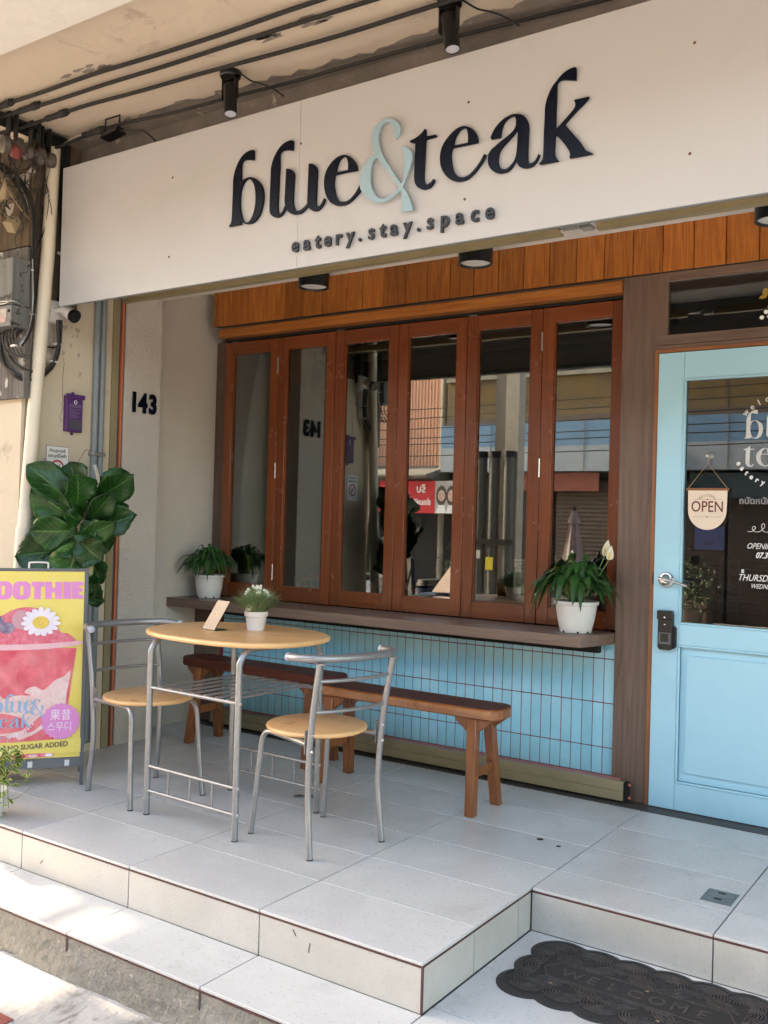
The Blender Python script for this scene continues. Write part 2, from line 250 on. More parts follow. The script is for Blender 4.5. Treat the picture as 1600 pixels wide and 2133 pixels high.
# ------------------------------------------------------------------ outline data
G = {'b':[[(-2.6451,2.7172,1),(-2.6372,2.7129,1),(-2.637,2.6738,1),(-2.6616,2.6797,0),(-2.6846,2.6836,0),(-2.6976,2.6799,0),(-2.7043,2.6669,0),(-2.7047,2.635,0),(-2.7042,2.596,1),(-2.6848,2.6048,0),(-2.662,2.6081,0),(-2.6391,2.6023,0),(-2.6127,2.5866,0),(-2.5926,2.5648,0),(-2.5821,2.54,0),(-2.5785,2.5128,0),(-2.5817,2.4867,0),(-2.5931,2.4523,0),(-2.613,2.4287,0),(-2.6384,2.4168,0),(-2.6644,2.4176,0),(-2.6844,2.425,0),(-2.6993,2.4372,1),(-2.701,2.43,0),(-2.6934,2.421,1),(-2.7598,2.4197,1),(-2.7633,2.4247,1),(-2.7527,2.4355,0),(-2.7486,2.4596,0),(-2.7476,2.5189,0),(-2.7469,2.5683,0),(-2.7471,2.6055,0),(-2.7423,2.6369,0),(-2.7301,2.6668,0),(-2.7113,2.6929,0),(-2.6921,2.7077,0),(-2.6695,2.7156,0)],[(-2.6602,2.6031,0),(-2.6452,2.5924,0),(-2.6315,2.5729,0),(-2.624,2.5472,0),(-2.6213,2.5176,0),(-2.6232,2.4838,0),(-2.6333,2.4513,0),(-2.6486,2.4293,0),(-2.6646,2.423,0),(-2.6813,2.4295,0),(-2.6936,2.451,0),(-2.7029,2.4795,0),(-2.7069,2.5122,0),(-2.706,2.5416,0),(-2.7014,2.5679,0),(-2.6907,2.5882,0),(-2.6764,2.5991,0)]],'l':[[(-2.4406,2.716,1),(-2.4322,2.7112,1),(-2.432,2.6733,1),(-2.4591,2.68,0),(-2.4839,2.6825,0),(-2.4976,2.6761,0),(-2.5008,2.6624,0),(-2.4987,2.6213,0),(-2.5004,2.5858,0),(-2.5013,2.55,0),(-2.5026,2.5025,0),(-2.5031,2.4667,0),(-2.5003,2.4423,0),(-2.4946,2.4295,1),(-2.4824,2.4347,0),(-2.472,2.4473,0),(-2.4669,2.4596,1),(-2.4606,2.455,1),(-2.4613,2.448,1),(-2.4715,2.433,0),(-2.4835,2.423,0),(-2.5051,2.4192,0),(-2.5241,2.4257,0),(-2.5403,2.4403,0),(-2.5448,2.459,0),(-2.545,2.4976,0),(-2.5443,2.5456,0),(-2.5436,2.5935,0),(-2.5426,2.6246,0),(-2.5328,2.6565,0),(-2.518,2.68,0),(-2.503,2.6963,0),(-2.4848,2.7082,0),(-2.4635,2.7147,0)]],'u':[[(-2.4632,2.6071,1),(-2.4471,2.6022,0),(-2.4298,2.5908,0),(-2.4216,2.5739,0),(-2.4224,2.5528,0),(-2.4239,2.5129,0),(-2.4245,2.4704,0),(-2.4201,2.4508,0),(-2.4087,2.4289,1),(-2.3861,2.43,0),(-2.3684,2.4377,0),(-2.3524,2.4491,1),(-2.3519,2.4771,0),(-2.3511,2.5354,0),(-2.35,2.6054,1),(-2.3357,2.6027,0),(-2.3206,2.594,0),(-2.3099,2.5816,0),(-2.3071,2.5625,0),(-2.308,2.5278,0),(-2.3092,2.4815,0),(-2.3095,2.4467,0),(-2.3068,2.437,0),(-2.3023,2.4282,1),(-2.2884,2.4317,0),(-2.2773,2.4461,0),(-2.2698,2.4575,1),(-2.2641,2.452,1),(-2.2711,2.4358,0),(-2.2851,2.4219,0),(-2.3024,2.4143,0),(-2.3201,2.4159,0),(-2.3382,2.427,0),(-2.3491,2.4388,1),(-2.365,2.4266,0),(-2.3856,2.417,0),(-2.4159,2.4183,0),(-2.4375,2.4264,0),(-2.4566,2.4449,0),(-2.465,2.4652,0),(-2.4673,2.4846,0),(-2.4661,2.5201,0),(-2.4648,2.5674,0)]],'e':[[(-2.1159,2.5366,1),(-2.1193,2.5553,0),(-2.1311,2.5756,0),(-2.1484,2.5925,0),(-2.1684,2.6036,0),(-2.1826,2.607,0),(-2.2081,2.605,0),(-2.2334,2.5927,0),(-2.2556,2.5715,0),(-2.2678,2.5484,0),(-2.2721,2.5214,0),(-2.2687,2.4908,0),(-2.2575,2.4612,0),(-2.2394,2.4375,0),(-2.2159,2.4222,0),(-2.1901,2.4157,0),(-2.1647,2.4161,0),(-2.1398,2.4256,0),(-2.1181,2.44,0),(-2.0942,2.4596,1),(-2.0973,2.4871,1),(-2.1133,2.4618,0),(-2.1348,2.4406,0),(-2.1567,2.4284,0),(-2.1821,2.4292,0),(-2.1993,2.4366,0),(-2.2128,2.456,0),(-2.2209,2.4826,0),(-2.2246,2.5084,0),(-2.2208,2.5382,1),(-2.1661,2.5379,1)],[(-2.2169,2.5471,1),(-2.2124,2.5658,0),(-2.2032,2.5869,0),(-2.1908,2.5983,0),(-2.1739,2.5996,0),(-2.1637,2.5886,0),(-2.1588,2.5695,0),(-2.1579,2.5452,1)]],'ampersand':[[(-1.966,2.696,0),(-1.9456,2.687,0),(-1.9296,2.6724,0),(-1.9213,2.6557,0),(-1.9218,2.6391,0),(-1.9303,2.6259,0),(-1.9399,2.6167,1),(-1.9438,2.6324,0),(-1.949,2.654,0),(-1.9585,2.6729,0),(-1.9724,2.6842,0),(-1.9837,2.6872,0),(-1.9972,2.6844,0),(-2.0082,2.6739,0),(-2.0155,2.6546,0),(-2.017,2.6304,0),(-2.0103,2.6026,0),(-2.0004,2.5762,0),(-1.9836,2.5485,0),(-1.9624,2.5183,0),(-1.9366,2.4819,0),(-1.9101,2.4483,1),(-1.9027,2.4572,0),(-1.9001,2.479,0),(-1.8988,2.5065,0),(-1.9008,2.5347,0),(-1.9059,2.5579,0),(-1.9133,2.5798,1),(-1.8978,2.5776,0),(-1.8822,2.57,0),(-1.8709,2.5567,0),(-1.866,2.541,0),(-1.8666,2.5245,0),(-1.8735,2.5018,0),(-1.8837,2.4797,0),(-1.8938,2.4557,0),(-1.903,2.4351,1),(-1.8835,2.4077,0),(-1.8695,2.3795,0),(-1.8601,2.3559,0),(-1.857,2.3416,1),(-1.91,2.3454,1),(-1.9061,2.3596,0),(-1.9046,2.3816,0),(-1.9076,2.4081,0),(-1.9104,2.4243,1),(-1.9321,2.4122,0),(-1.954,2.401,0),(-1.974,2.3949,0),(-1.9988,2.3934,0),(-2.024,2.3994,0),(-2.0474,2.4108,0),(-2.0687,2.4277,0),(-2.0858,2.4496,0),(-2.0946,2.4702,0),(-2.0954,2.4933,0),(-2.0905,2.5191,0),(-2.0796,2.5419,0),(-2.064,2.5619,0),(-2.046,2.5736,0),(-2.0312,2.5784,1),(-2.0397,2.5933,0),(-2.0461,2.6116,0),(-2.0491,2.6331,0),(-2.0465,2.6572,0),(-2.0379,2.6744,0),(-2.0223,2.6882,0),(-2.0021,2.6971,0),(-1.9841,2.6989,0)],[(-2.0227,2.5645,1),(-2.0085,2.5485,0),(-1.9896,2.5252,0),(-1.9661,2.4947,0),(-1.9427,2.4643,0),(-1.9185,2.4359,1),(-1.9325,2.4234,0),(-1.9521,2.4118,0),(-1.9721,2.4058,0),(-1.9901,2.4051,0),(-2.0085,2.4119,0),(-2.025,2.4279,0),(-2.0384,2.451,0),(-2.046,2.4732,0),(-2.048,2.4962,0),(-2.0465,2.5225,0),(-2.0426,2.5427,0),(-2.0351,2.5583,0)]],'t':[[(-1.8211,2.6318,1),(-1.8165,2.6275,1),(-1.8172,2.6151,0),(-1.8157,2.6022,1),(-1.7763,2.6019,1),(-1.7706,2.5968,1),(-1.7738,2.5937,1),(-1.8158,2.5925,1),(-1.8171,2.5763,0),(-1.8181,2.5378,0),(-1.8192,2.4993,0),(-1.8202,2.4608,0),(-1.8172,2.439,0),(-1.809,2.4288,1),(-1.8,2.4292,0),(-1.7889,2.434,0),(-1.7791,2.4438,1),(-1.7739,2.439,1),(-1.7819,2.425,0),(-1.7951,2.4158,0),(-1.8108,2.4131,0),(-1.8267,2.4158,0),(-1.8429,2.4251,0),(-1.8549,2.4398,0),(-1.8601,2.4602,0),(-1.8605,2.4875,0),(-1.8599,2.5264,0),(-1.8594,2.5653,0),(-1.8598,2.5926,1),(-1.8712,2.591,0),(-1.8818,2.5961,1),(-1.8831,2.6012,1),(-1.8648,2.6044,0),(-1.8467,2.6114,0),(-1.831,2.6218,0)]],'e2':[[(-1.6026,2.5392,1),(-1.6046,2.5564,0),(-1.6125,2.5748,0),(-1.6257,2.5897,0),(-1.6409,2.6004,0),(-1.6561,2.6068,0),(-1.6712,2.6087,0),(-1.6905,2.6042,0),(-1.7098,2.593,0),(-1.729,2.5759,0),(-1.7438,2.5579,0),(-1.752,2.5365,0),(-1.754,2.5139,0),(-1.7505,2.4865,0),(-1.7386,2.4613,0),(-1.7203,2.439,0),(-1.7002,2.4249,0),(-1.6783,2.4172,0),(-1.6546,2.4168,0),(-1.6334,2.4224,0),(-1.6126,2.4364,0),(-1.5921,2.4569,0),(-1.578,2.4747,0),(-1.5707,2.4901,1),(-1.5775,2.4936,1),(-1.5905,2.4734,0),(-1.6088,2.4526,0),(-1.6295,2.4358,0),(-1.6506,2.4283,0),(-1.6701,2.4309,0),(-1.6855,2.4412,0),(-1.6992,2.4617,0),(-1.7066,2.4897,0),(-1.7096,2.5169,0),(-1.7063,2.5352,0),(-1.7025,2.5406,1),(-1.6455,2.5393,1)],[(-1.7007,2.5471,1),(-1.696,2.5693,0),(-1.6878,2.5847,0),(-1.6752,2.5972,0),(-1.6602,2.6016,0),(-1.6494,2.5965,0),(-1.6435,2.5793,0),(-1.6418,2.5602,0),(-1.6425,2.546,1)]],'a':[[(-1.5538,2.5461,1),(-1.5477,2.5596,0),(-1.5372,2.5755,0),(-1.523,2.5889,0),(-1.5051,2.6007,0),(-1.4873,2.6066,0),(-1.4712,2.6085,0),(-1.4532,2.6058,0),(-1.4371,2.5995,0),(-1.4244,2.5874,0),(-1.416,2.5728,0),(-1.4115,2.5541,0),(-1.4119,2.5317,0),(-1.4122,2.4996,0),(-1.413,2.4677,0),(-1.4124,2.4467,0),(-1.4104,2.4367,0),(-1.4072,2.4288,1),(-1.3936,2.4295,0),(-1.3833,2.4363,0),(-1.3775,2.4448,0),(-1.3735,2.4552,1),(-1.3695,2.4513,1),(-1.3739,2.4393,0),(-1.3831,2.4267,0),(-1.395,2.4186,0),(-1.4107,2.4159,0),(-1.4248,2.4177,0),(-1.4391,2.4243,0),(-1.4483,2.4358,0),(-1.455,2.4532,1),(-1.4626,2.4384,0),(-1.473,2.4258,0),(-1.4889,2.4173,0),(-1.5069,2.4157,0),(-1.5234,2.4187,0),(-1.5401,2.4284,0),(-1.5534,2.4423,0),(-1.5604,2.4584,0),(-1.5622,2.4769,0),(-1.5595,2.4912,0),(-1.5497,2.5041,0),(-1.5353,2.5128,0),(-1.521,2.5214,0),(-1.5031,2.5309,0),(-1.4853,2.5403,0),(-1.4695,2.5517,0),(-1.4609,2.5628,0),(-1.4586,2.5753,0),(-1.4589,2.5867,0),(-1.4619,2.5963,0),(-1.4692,2.6014,0),(-1.4799,2.6018,0),(-1.4906,2.5976,0),(-1.5012,2.5909,0),(-1.5081,2.5793,0),(-1.5131,2.564,0),(-1.516,2.5392,1),(-1.5508,2.5397,1)],[(-1.4517,2.5545,1),(-1.4511,2.5317,0),(-1.4519,2.4995,0),(-1.4539,2.4756,0),(-1.4562,2.4631,0),(-1.4629,2.4482,0),(-1.4751,2.4359,0),(-1.4892,2.4272,0),(-1.5037,2.4282,0),(-1.5148,2.4368,0),(-1.5216,2.4511,0),(-1.523,2.4678,0),(-1.5208,2.4837,0),(-1.513,2.4986,0),(-1.4989,2.5121,0),(-1.4813,2.5265,0),(-1.4656,2.5395,0)]],'k':[[(-1.2498,2.7152,1),(-1.2465,2.7101,1),(-1.2468,2.6715,1),(-1.2649,2.6766,0),(-1.2884,2.6831,0),(-1.303,2.684,0),(-1.311,2.6774,0),(-1.313,2.6642,0),(-1.313,2.6199,0),(-1.3139,2.5861,0),(-1.314,2.5231,1),(-1.2847,2.5475,0),(-1.2619,2.5679,0),(-1.2497,2.5804,0),(-1.2461,2.5914,0),(-1.2476,2.6001,0),(-1.2519,2.6078,1),(-1.2009,2.6072,1),(-1.2008,2.6038,1),(-1.218,2.5885,0),(-1.2371,2.5743,0),(-1.258,2.557,0),(-1.2822,2.5356,1),(-1.2565,2.5027,0),(-1.2289,2.4685,0),(-1.2104,2.4398,0),(-1.2014,2.4314,0),(-1.1827,2.4191,1),(-1.2605,2.4193,1),(-1.2623,2.4222,1),(-1.2602,2.4294,0),(-1.2629,2.4417,0),(-1.2732,2.4589,0),(-1.292,2.4846,0),(-1.3126,2.5067,1),(-1.3147,2.5011,1),(-1.3156,2.4502,0),(-1.3106,2.4323,0),(-1.3001,2.418,1),(-1.3664,2.4186,1),(-1.3702,2.4222,1),(-1.3602,2.4298,0),(-1.3559,2.4427,0),(-1.355,2.475,0),(-1.3546,2.5264,0),(-1.3534,2.569,0),(-1.3534,2.5982,0),(-1.3507,2.6198,0),(-1.3431,2.6438,0),(-1.33,2.6682,0),(-1.3157,2.6836,0),(-1.3015,2.6972,0),(-1.2855,2.7078,0),(-1.2677,2.7136,0)]]}
SM = [('e',-2.4068,2.2697),('a',-2.3487,2.2694),('t',-2.2943,2.2692),('e',-2.2472,2.2691),('r',-2.1951,2.2689),('y',-2.14,2.2687),('.',-2.0945,2.2685),('s',-2.0429,2.2683),('t',-1.9916,2.2681),('a',-1.9423,2.2679),('y',-1.8838,2.2677),('.',-1.8362,2.2675),('s',-1.7881,2.2674),('p',-1.727,2.2671),('a',-1.6677,2.2669),('c',-1.6075,2.2667),('e',-1.5499,2.2665)]
D = {'bundle_top':[(-4.1799,2.75,2.8976),(-4.1464,2.75,2.8782),(-4.0854,2.75,2.8377),(-4.0253,2.75,2.7978),(-3.9759,2.75,2.7474),(-3.9427,2.75,2.7034),(-3.945,2.7675,2.6706),(-3.945,2.7799,2.6325),(-3.945,2.7871,2.5864),(-3.945,2.7905,2.4911),(-3.945,2.7913,2.4165)],'bundle_a':[(-3.945,2.7811,2.4598),(-3.945,2.7836,2.3921),(-3.945,2.7814,2.2891),(-3.945,2.7747,2.2024),(-3.945,2.7655,2.1324),(-3.9426,2.75,2.0851),(-3.9797,2.75,2.0544),(-4.0456,2.75,2.0327)],'bundle_b':[(-3.945,2.8026,2.4652),(-3.945,2.8044,2.3628),(-3.945,2.8113,2.227),(-3.945,2.8084,2.1407),(-3.945,2.795,2.0765),(-3.945,2.7694,2.0243),(-3.9658,2.75,1.9988)],'bundle_c':[(-3.945,2.7909,2.4623),(-3.945,2.7965,2.3609),(-3.945,2.8041,2.2598),(-3.945,2.8013,2.1736),(-3.945,2.7901,2.103),(-3.945,2.7724,2.0486),(-3.9497,2.75,2.0077),(-3.9875,2.75,1.9903)],'loop_a':[(-4.1006,2.75,2.1099),(-4.1027,2.75,2.0409),(-4.0997,2.75,1.9819),(-4.0743,2.75,1.9317),(-4.0274,2.75,1.8976),(-3.9702,2.75,1.87),(-3.945,2.7754,1.8584),(-3.945,2.8223,1.865),(-3.945,2.8657,1.8815),(-3.945,2.9054,1.9081),(-3.945,2.9371,1.9408),(-3.945,2.9564,1.9825),(-3.945,2.9651,2.0297),(-3.945,2.9694,2.0833),(-3.945,2.9695,2.1363),(-3.945,2.9665,2.1604)],'loop_b':[(-4.0601,2.75,2.0958),(-4.0861,2.75,2.0498),(-4.0886,2.75,1.9879),(-4.0629,2.75,1.9309),(-4.0212,2.75,1.8869),(-3.9638,2.75,1.8526),(-3.945,2.7799,1.842),(-3.945,2.8228,1.8514),(-3.945,2.8662,1.8678),(-3.945,2.9017,1.8971),(-3.945,2.9293,1.9292),(-3.945,2.9483,1.9742),(-3.945,2.9586,2.0356),(-3.945,2.9563,2.0986),(-3.945,2.952,2.1577)],'loop_c':[(-4.0206,2.75,2.0922),(-4.041,2.75,2.0529),(-4.044,2.75,2.0016),(-4.0246,2.75,1.9522),(-3.9836,2.75,1.9151),(-3.945,2.7624,1.8939),(-3.945,2.8097,1.8872),(-3.945,2.8574,1.8907),(-3.945,2.8931,1.9098),(-3.945,2.9245,1.9459),(-3.945,2.9434,1.9945),(-3.945,2.9499,2.0447),(-3.945,2.9453,2.1142),(-3.945,2.9417,2.1557)],'loop_d':[(-3.945,2.8761,2.0426),(-3.945,2.8927,2.0315),(-3.945,2.9176,2.0235),(-3.945,2.9424,2.0241),(-3.945,2.9692,2.0304)],'pipe':[(2.7754,0.7816),(2.7961,1.1431),(2.8833,2.4848),(2.9007,2.9781)],'cable1':[(-3.8428,2.539),(-2.1373,2.5952)],'cable2':[(-3.9496,2.6113),(-2.2042,2.679)],'cable3':[(-4.035,2.6695),(-3.8765,2.7119),(-2.299,2.7982)],'cable4':[(-3.9539,2.8885),(-3.5377,2.9031),(-2.4389,2.9744)],'spot1':[(-2.7528,2.8757)],'spot2':[(-1.7109,2.8665)],'flood':[(-3.5303,2.9091)],'screws':[(-3.1141,2.6904),(-3.1232,2.3462),(-2.3999,2.6972),(-1.6497,2.6928),(-1.6547,2.3538),(-0.8684,2.6999),(-0.8747,2.3632)]}
# ------------------------------------------------------------------ mesh helpers
class MB:
    def __init__(s): s.v = []; s.f = []; s.uv = None
    def add(s, vs, fs):
        o = len(s.v); s.v += [tuple(p) for p in vs]; s.f += [tuple(i+o for i in f) for f in fs]; return s
    def box(s, x0, x1, y0, y1, z0, z1):
        vs = [(x0, y0, z0), (x1, y0, z0), (x1, y1, z0), (x0, y1, z0), (x0, y0, z1), (x1, y0, z1), (x1, y1, z1), (x0, y1, z1)]
        return s.add(vs, [(0, 3, 2, 1), (4, 5, 6, 7), (0, 1, 5, 4), (1, 2, 6, 5), (2, 3, 7, 6), (3, 0, 4, 7)])
    def hexa(s, bot, top):     # 4 bottom pts (ccw), 4 top pts
        return s.add(list(bot)+list(top), [(0, 3, 2, 1), (4, 5, 6, 7), (0, 1, 5, 4), (1, 2, 6, 5), (2, 3, 7, 6), (3, 0, 4, 7)])
    def beam(s, a, b, w, h, upv=(0, 0, 1)):
        a = Vector(a); b = Vector(b); d = (b-a).normalized(); u = Vector(upv); x = d.cross(u)
        if x.length < 1e-4: x = d.cross(Vector((0, 1, 0)))
        x.normalize(); u = x.cross(d).normalized(); x = x*w/2; u = u*h/2
        return s.hexa([a-x-u, a+x-u, a+x+u, a-x+u], [b-x-u, b+x-u, b+x+u, b-x+u])
    def prism(s, pts, z0, z1, ax='Z'):   # convex-ish polygon extruded along axis
        n = len(pts)
        def P(a, b, c): return {'Z': (a, b, c), 'Y': (a, c, b), 'X': (c, a, b)}[ax]
        vs = [P(a, b, z0) for a, b in pts]+[P(a, b, z1) for a, b in pts]
        return s.add(vs, [tuple(reversed(range(n))), tuple(range(n, 2*n))]+[(i, (i+1) % n, n+(i+1) % n, n+i) for i in range(n)])
    def tube(s, pts, r, n=10, cap=True, taper=None):
        pts = [Vector(p) for p in pts]; m = len(pts); rings = []
        t0 = (pts[1]-pts[0]).normalized(); a = t0.orthogonal().normalized()
        for i, p in enumerate(pts):
            t = (pts[min(i+1, m-1)]-pts[max(i-1, 0)]).normalized()
            a = (a-t*a.dot(t)).normalized(); b = t.cross(a)
            rr = r if taper is None else r*(1+(taper-1)*i/(m-1))
            rings.append([p+(a*math.cos(2*math.pi*k/n)+b*math.sin(2*math.pi*k/n))*rr for k in range(n)])
        vs = [q for R in rings for q in R]; fs = []
        for i in range(m-1):
            for k in range(n): fs.append((i*n+k, i*n+(k+1) % n, (i+1)*n+(k+1) % n, (i+1)*n+k))
        if cap: fs += [tuple(reversed(range(n))), tuple(range((m-1)*n, m*n))]
        return s.add(vs, fs)
    def lathe(s, prof, c=(0, 0, 0), n=24, axis=None):
        c = Vector(c); R = Matrix.Identity(3)
        if axis is not None: R = Vector(axis).normalized().to_track_quat('Z', 'Y').to_matrix()
        vs = []; fs = []; m = len(prof)
        for (r, z) in prof:
            for k in range(n): vs.append(c+R@Vector((r*math.cos(2*math.pi*k/n), r*math.sin(2*math.pi*k/n), z)))
        for i in range(m-1):
            for k in range(n): fs.append((i*n+k, i*n+(k+1) % n, (i+1)*n+(k+1) % n, (i+1)*n+k))
        if prof[0][0] > 1e-5: fs.append(tuple(reversed(range(n))))
        if prof[-1][0] > 1e-5: fs.append(tuple(range((m-1)*n, m*n)))
        return s.add(vs, fs)
    def mesh(s, name, off=(0, 0, 0), smooth=35):
        me = bpy.data.meshes.new(name); o = Vector(off)
        me.from_pydata([tuple(Vector(p)-o) for p in s.v], [], s.f); me.update()
        if s.uv:
            l = me.uv_layers.new(name='UVMap')
            for i, lp in enumerate(me.loops): l.data[i].uv = s.uv[lp.vertex_index]
        if smooth:
            me.polygons.foreach_set('use_smooth', [True]*len(me.polygons)); me.set_sharp_from_angle(angle=rad(smooth))
        return me

def spline(pts, per=6, closed=False):
    P = [Vector(p) for p in pts]; n = len(P); out = []
    for i in range(n if closed else n-1):
        p0 = P[(i-1) % n] if closed or i > 0 else P[0]; p1 = P[i]; p2 = P[(i+1) % n]; p3 = P[(i+2) % n] if closed or i+2 < n else P[-1]
        for k in range(per):
            t = k/per; out.append(0.5*((2*p1)+(-p0+p2)*t+(2*p0-5*p1+4*p2-p3)*t*t+(-p0+3*p1-3*p2+p3)*t**3))
    if not closed: out.append(P[-1])
    return out
def glyphloop(pts, per=5):       # catmull-rom between corners
    n = len(pts); out = []
    for i in range(n):
        p1 = pts[i]; p2 = pts[(i+1) % n]; p0 = pts[(i-1) % n]; p3 = pts[(i+2) % n]
        if p1[2]: p0 = p1
        if p2[2]: p3 = p2
        if p1[2] and p2[2]: out.append((p1[0], p1[1])); continue
        for k in range(per):
            t = k/per
            out.append(tuple(0.5*((2*p1[j])+(-p0[j]+p2[j])*t+(2*p0[j]-5*p1[j]+4*p2[j]-p3[j])*t*t+(-p0[j]+3*p1[j]-3*p2[j]+p3[j])*t**3) for j in (0, 1)))
    return out

def tagset(o, label=None, cat=None, group=None, kind=None):
    if label: o['label'] = label
    if cat: o['category'] = cat
    if group: o['group'] = group
    if kind: o['kind'] = kind
    return o
def thing(name, label, cat, loc=(0, 0, 0), rz=0.0, group=None):
    o = bpy.data.objects.new(name, None); COL.objects.link(o); o.location = loc; o.rotation_euler = (0, 0, rz); o.empty_display_size = 0.1
    return tagset(o, label, cat, group)
def origin_of(p):
    while p.parent: p = p.parent
    return Vector(p.location)
def part(name, mb, m, parent=None, world=True, bevel=0.0, smooth=35, label=None, kind=None, seg=2):
    """mb in world coordinates when world, else in the thing's own coordinates"""
    off = (0, 0, 0)
    if parent is not None and world: off = origin_of(parent)
    me = mb.mesh(name, off, smooth) if isinstance(mb, MB) else mb
    if isinstance(m, str): m = M[m]
    if not me.materials: me.materials.append(m)
    o = bpy.data.objects.new(name, me); COL.objects.link(o); o.parent = parent
    if bevel:
        b = o.modifiers.new('bevel', 'BEVEL'); b.width = bevel; b.segments = seg; b.limit_method = 'ANGLE'; b.angle_limit = rad(40)
    return tagset(o, label, None, None, kind)
def solo(name, mb, m, label, cat, group=None, bevel=0.0, smooth=35):
    """a thing that is one mesh; origin at its centre"""
    c = Vector((0, 0, 0))
    for p in mb.v: c += Vector(p)
    c /= len(mb.v)
    me = mb.mesh(name, c, smooth); me.materials.append(M[m] if isinstance(m, str) else m)
    o = bpy.data.objects.new(name, me); COL.objects.link(o); o.location = c
    if bevel:
        b = o.modifiers.new('bevel', 'BEVEL'); b.width = bevel; b.segments = 2; b.limit_method = 'ANGLE'; b.angle_limit = rad(40)
    return tagset(o, label, cat, group)
def struct(name, mb, m, bevel=0.0, smooth=35):
    o = part(name, mb, m, None, bevel=bevel, smooth=smooth); o['kind'] = 'structure'; return o
def curve_mesh(loops, depth, bevel=0.0, name='shape'):
    cu = bpy.data.curves.new(name, 'CURVE'); cu.dimensions = '2D'; cu.fill_mode = 'BOTH'; cu.extrude = depth/2; cu.bevel_depth = bevel; cu.bevel_resolution = 1
    for lp in loops:
        sp = cu.splines.new('POLY'); sp.points.add(len(lp)-1); sp.use_cyclic_u = True
        for i, (a, b) in enumerate(lp): sp.points[i].co = (a, b, 0, 1)
    return obj_to_mesh(cu, name)
def obj_to_mesh(cu, name):
    o = bpy.data.objects.new('tmp', cu); COL.objects.link(o); dg = bpy.context.evaluated_depsgraph_get(); dg.update()
    me = bpy.data.meshes.new_from_object(o.evaluated_get(dg)); me.name = name; me.materials.clear()
    bpy.data.objects.remove(o); bpy.data.curves.remove(cu); return me
def text_mesh(body, size, offset=0.0, depth=0.0, shear=0.0, align='CENTER', name='lettering', spacing=1.0):
    cu = bpy.data.curves.new(name, 'FONT'); cu.body = body; cu.size = size; cu.offset = offset; cu.extrude = depth/2; cu.shear = shear
    cu.align_x = align; cu.space_character = spacing; cu.resolution_u = 3
    return obj_to_mesh(cu, name)
def place(name, me, m, parent, mtx, world=True, label=None):
    """transform mesh data (XY plane, +Z towards viewer) by mtx; world coordinates unless world=False"""
    me.transform(mtx)
    if world: me.transform(Matrix.Translation(-origin_of(parent)))
    return part(name, me, m, parent, world=False, label=label)
def facing(pt, xdir=(1, 0, 0), updir=(0, 0, 1), sx=1.0, sy=1.0):
    x = Vector(xdir).normalized(); y = Vector(updir).normalized(); z = x.cross(y)
    return Matrix(((x.x*sx, y.x*sy, z.x, pt[0]), (x.y*sx, y.y*sy, z.y, pt[1]), (x.z*sx, y.z*sy, z.z, pt[2]), (0, 0, 0, 1)))
def dup(root, loc, rz, label=None, group=None):
    r = root.copy(); COL.objects.link(r); r.location = loc; r.rotation_euler = (0, 0, rz)
    if label: r['label'] = label
    if group: r['group'] = group
    for ch in list(root.children):
        c = ch.copy(); COL.objects.link(c); c.parent = r
        for g in list(ch.children):
            d = g.copy(); COL.objects.link(d); d.parent = c
    return r
def ngon(cx, cy, rx, ry, n=24, a0=0.0): return [(cx+rx*math.cos(a0+2*math.pi*i/n), cy+ry*math.sin(a0+2*math.pi*i/n)) for i in range(n)]
def rrect(x0, x1, y0, y1, r, n=5):
    out = []
    for cx, cy, a in ((x1-r, y0+r, -90), (x1-r, y1-r, 0), (x0+r, y1-r, 90), (x0+r, y0+r, 180)):
        for k in range(n+1): out.append((cx+r*math.cos(rad(a+90*k/n)), cy+r*math.sin(rad(a+90*k/n))))
    return out

# ================================================================== SETTING
Z1, Z2 = -0.143, -0.29          # lower step, street
XJ = [-3.77-0.002+0.6*k for k in range(-1, 9)]      # x joints: -4.372 ... hits -1.372
YJ = [2.286+0.3025*k for k in range(0, 7)]          # y joints up to 4.10
G_ = 0.0021
# street
struct('street', MB().box(-60, 60, -30, 2.05, Z2-0.3, Z2), 'road')
def bumpy_strip():
    b = MB()
    return b
# bodies of the steps (concrete under the tiles)
st = struct('lower_step', MB().box(-4.02, 3.0, 2.045, 2.30, Z2-0.2, Z1-0.012).box(-1.365, 3.0, 2.30, 3.0, Z2-0.2, Z1-0.012), 'grout')
pf = struct('porch_floor', MB().box(-4.4, -1.38, 2.300, 4.6, Z2-0.2, -0.0105).box(-1.38, 3.0, 3.000, 4.6, Z2-0.2, -0.0105), 'grout')
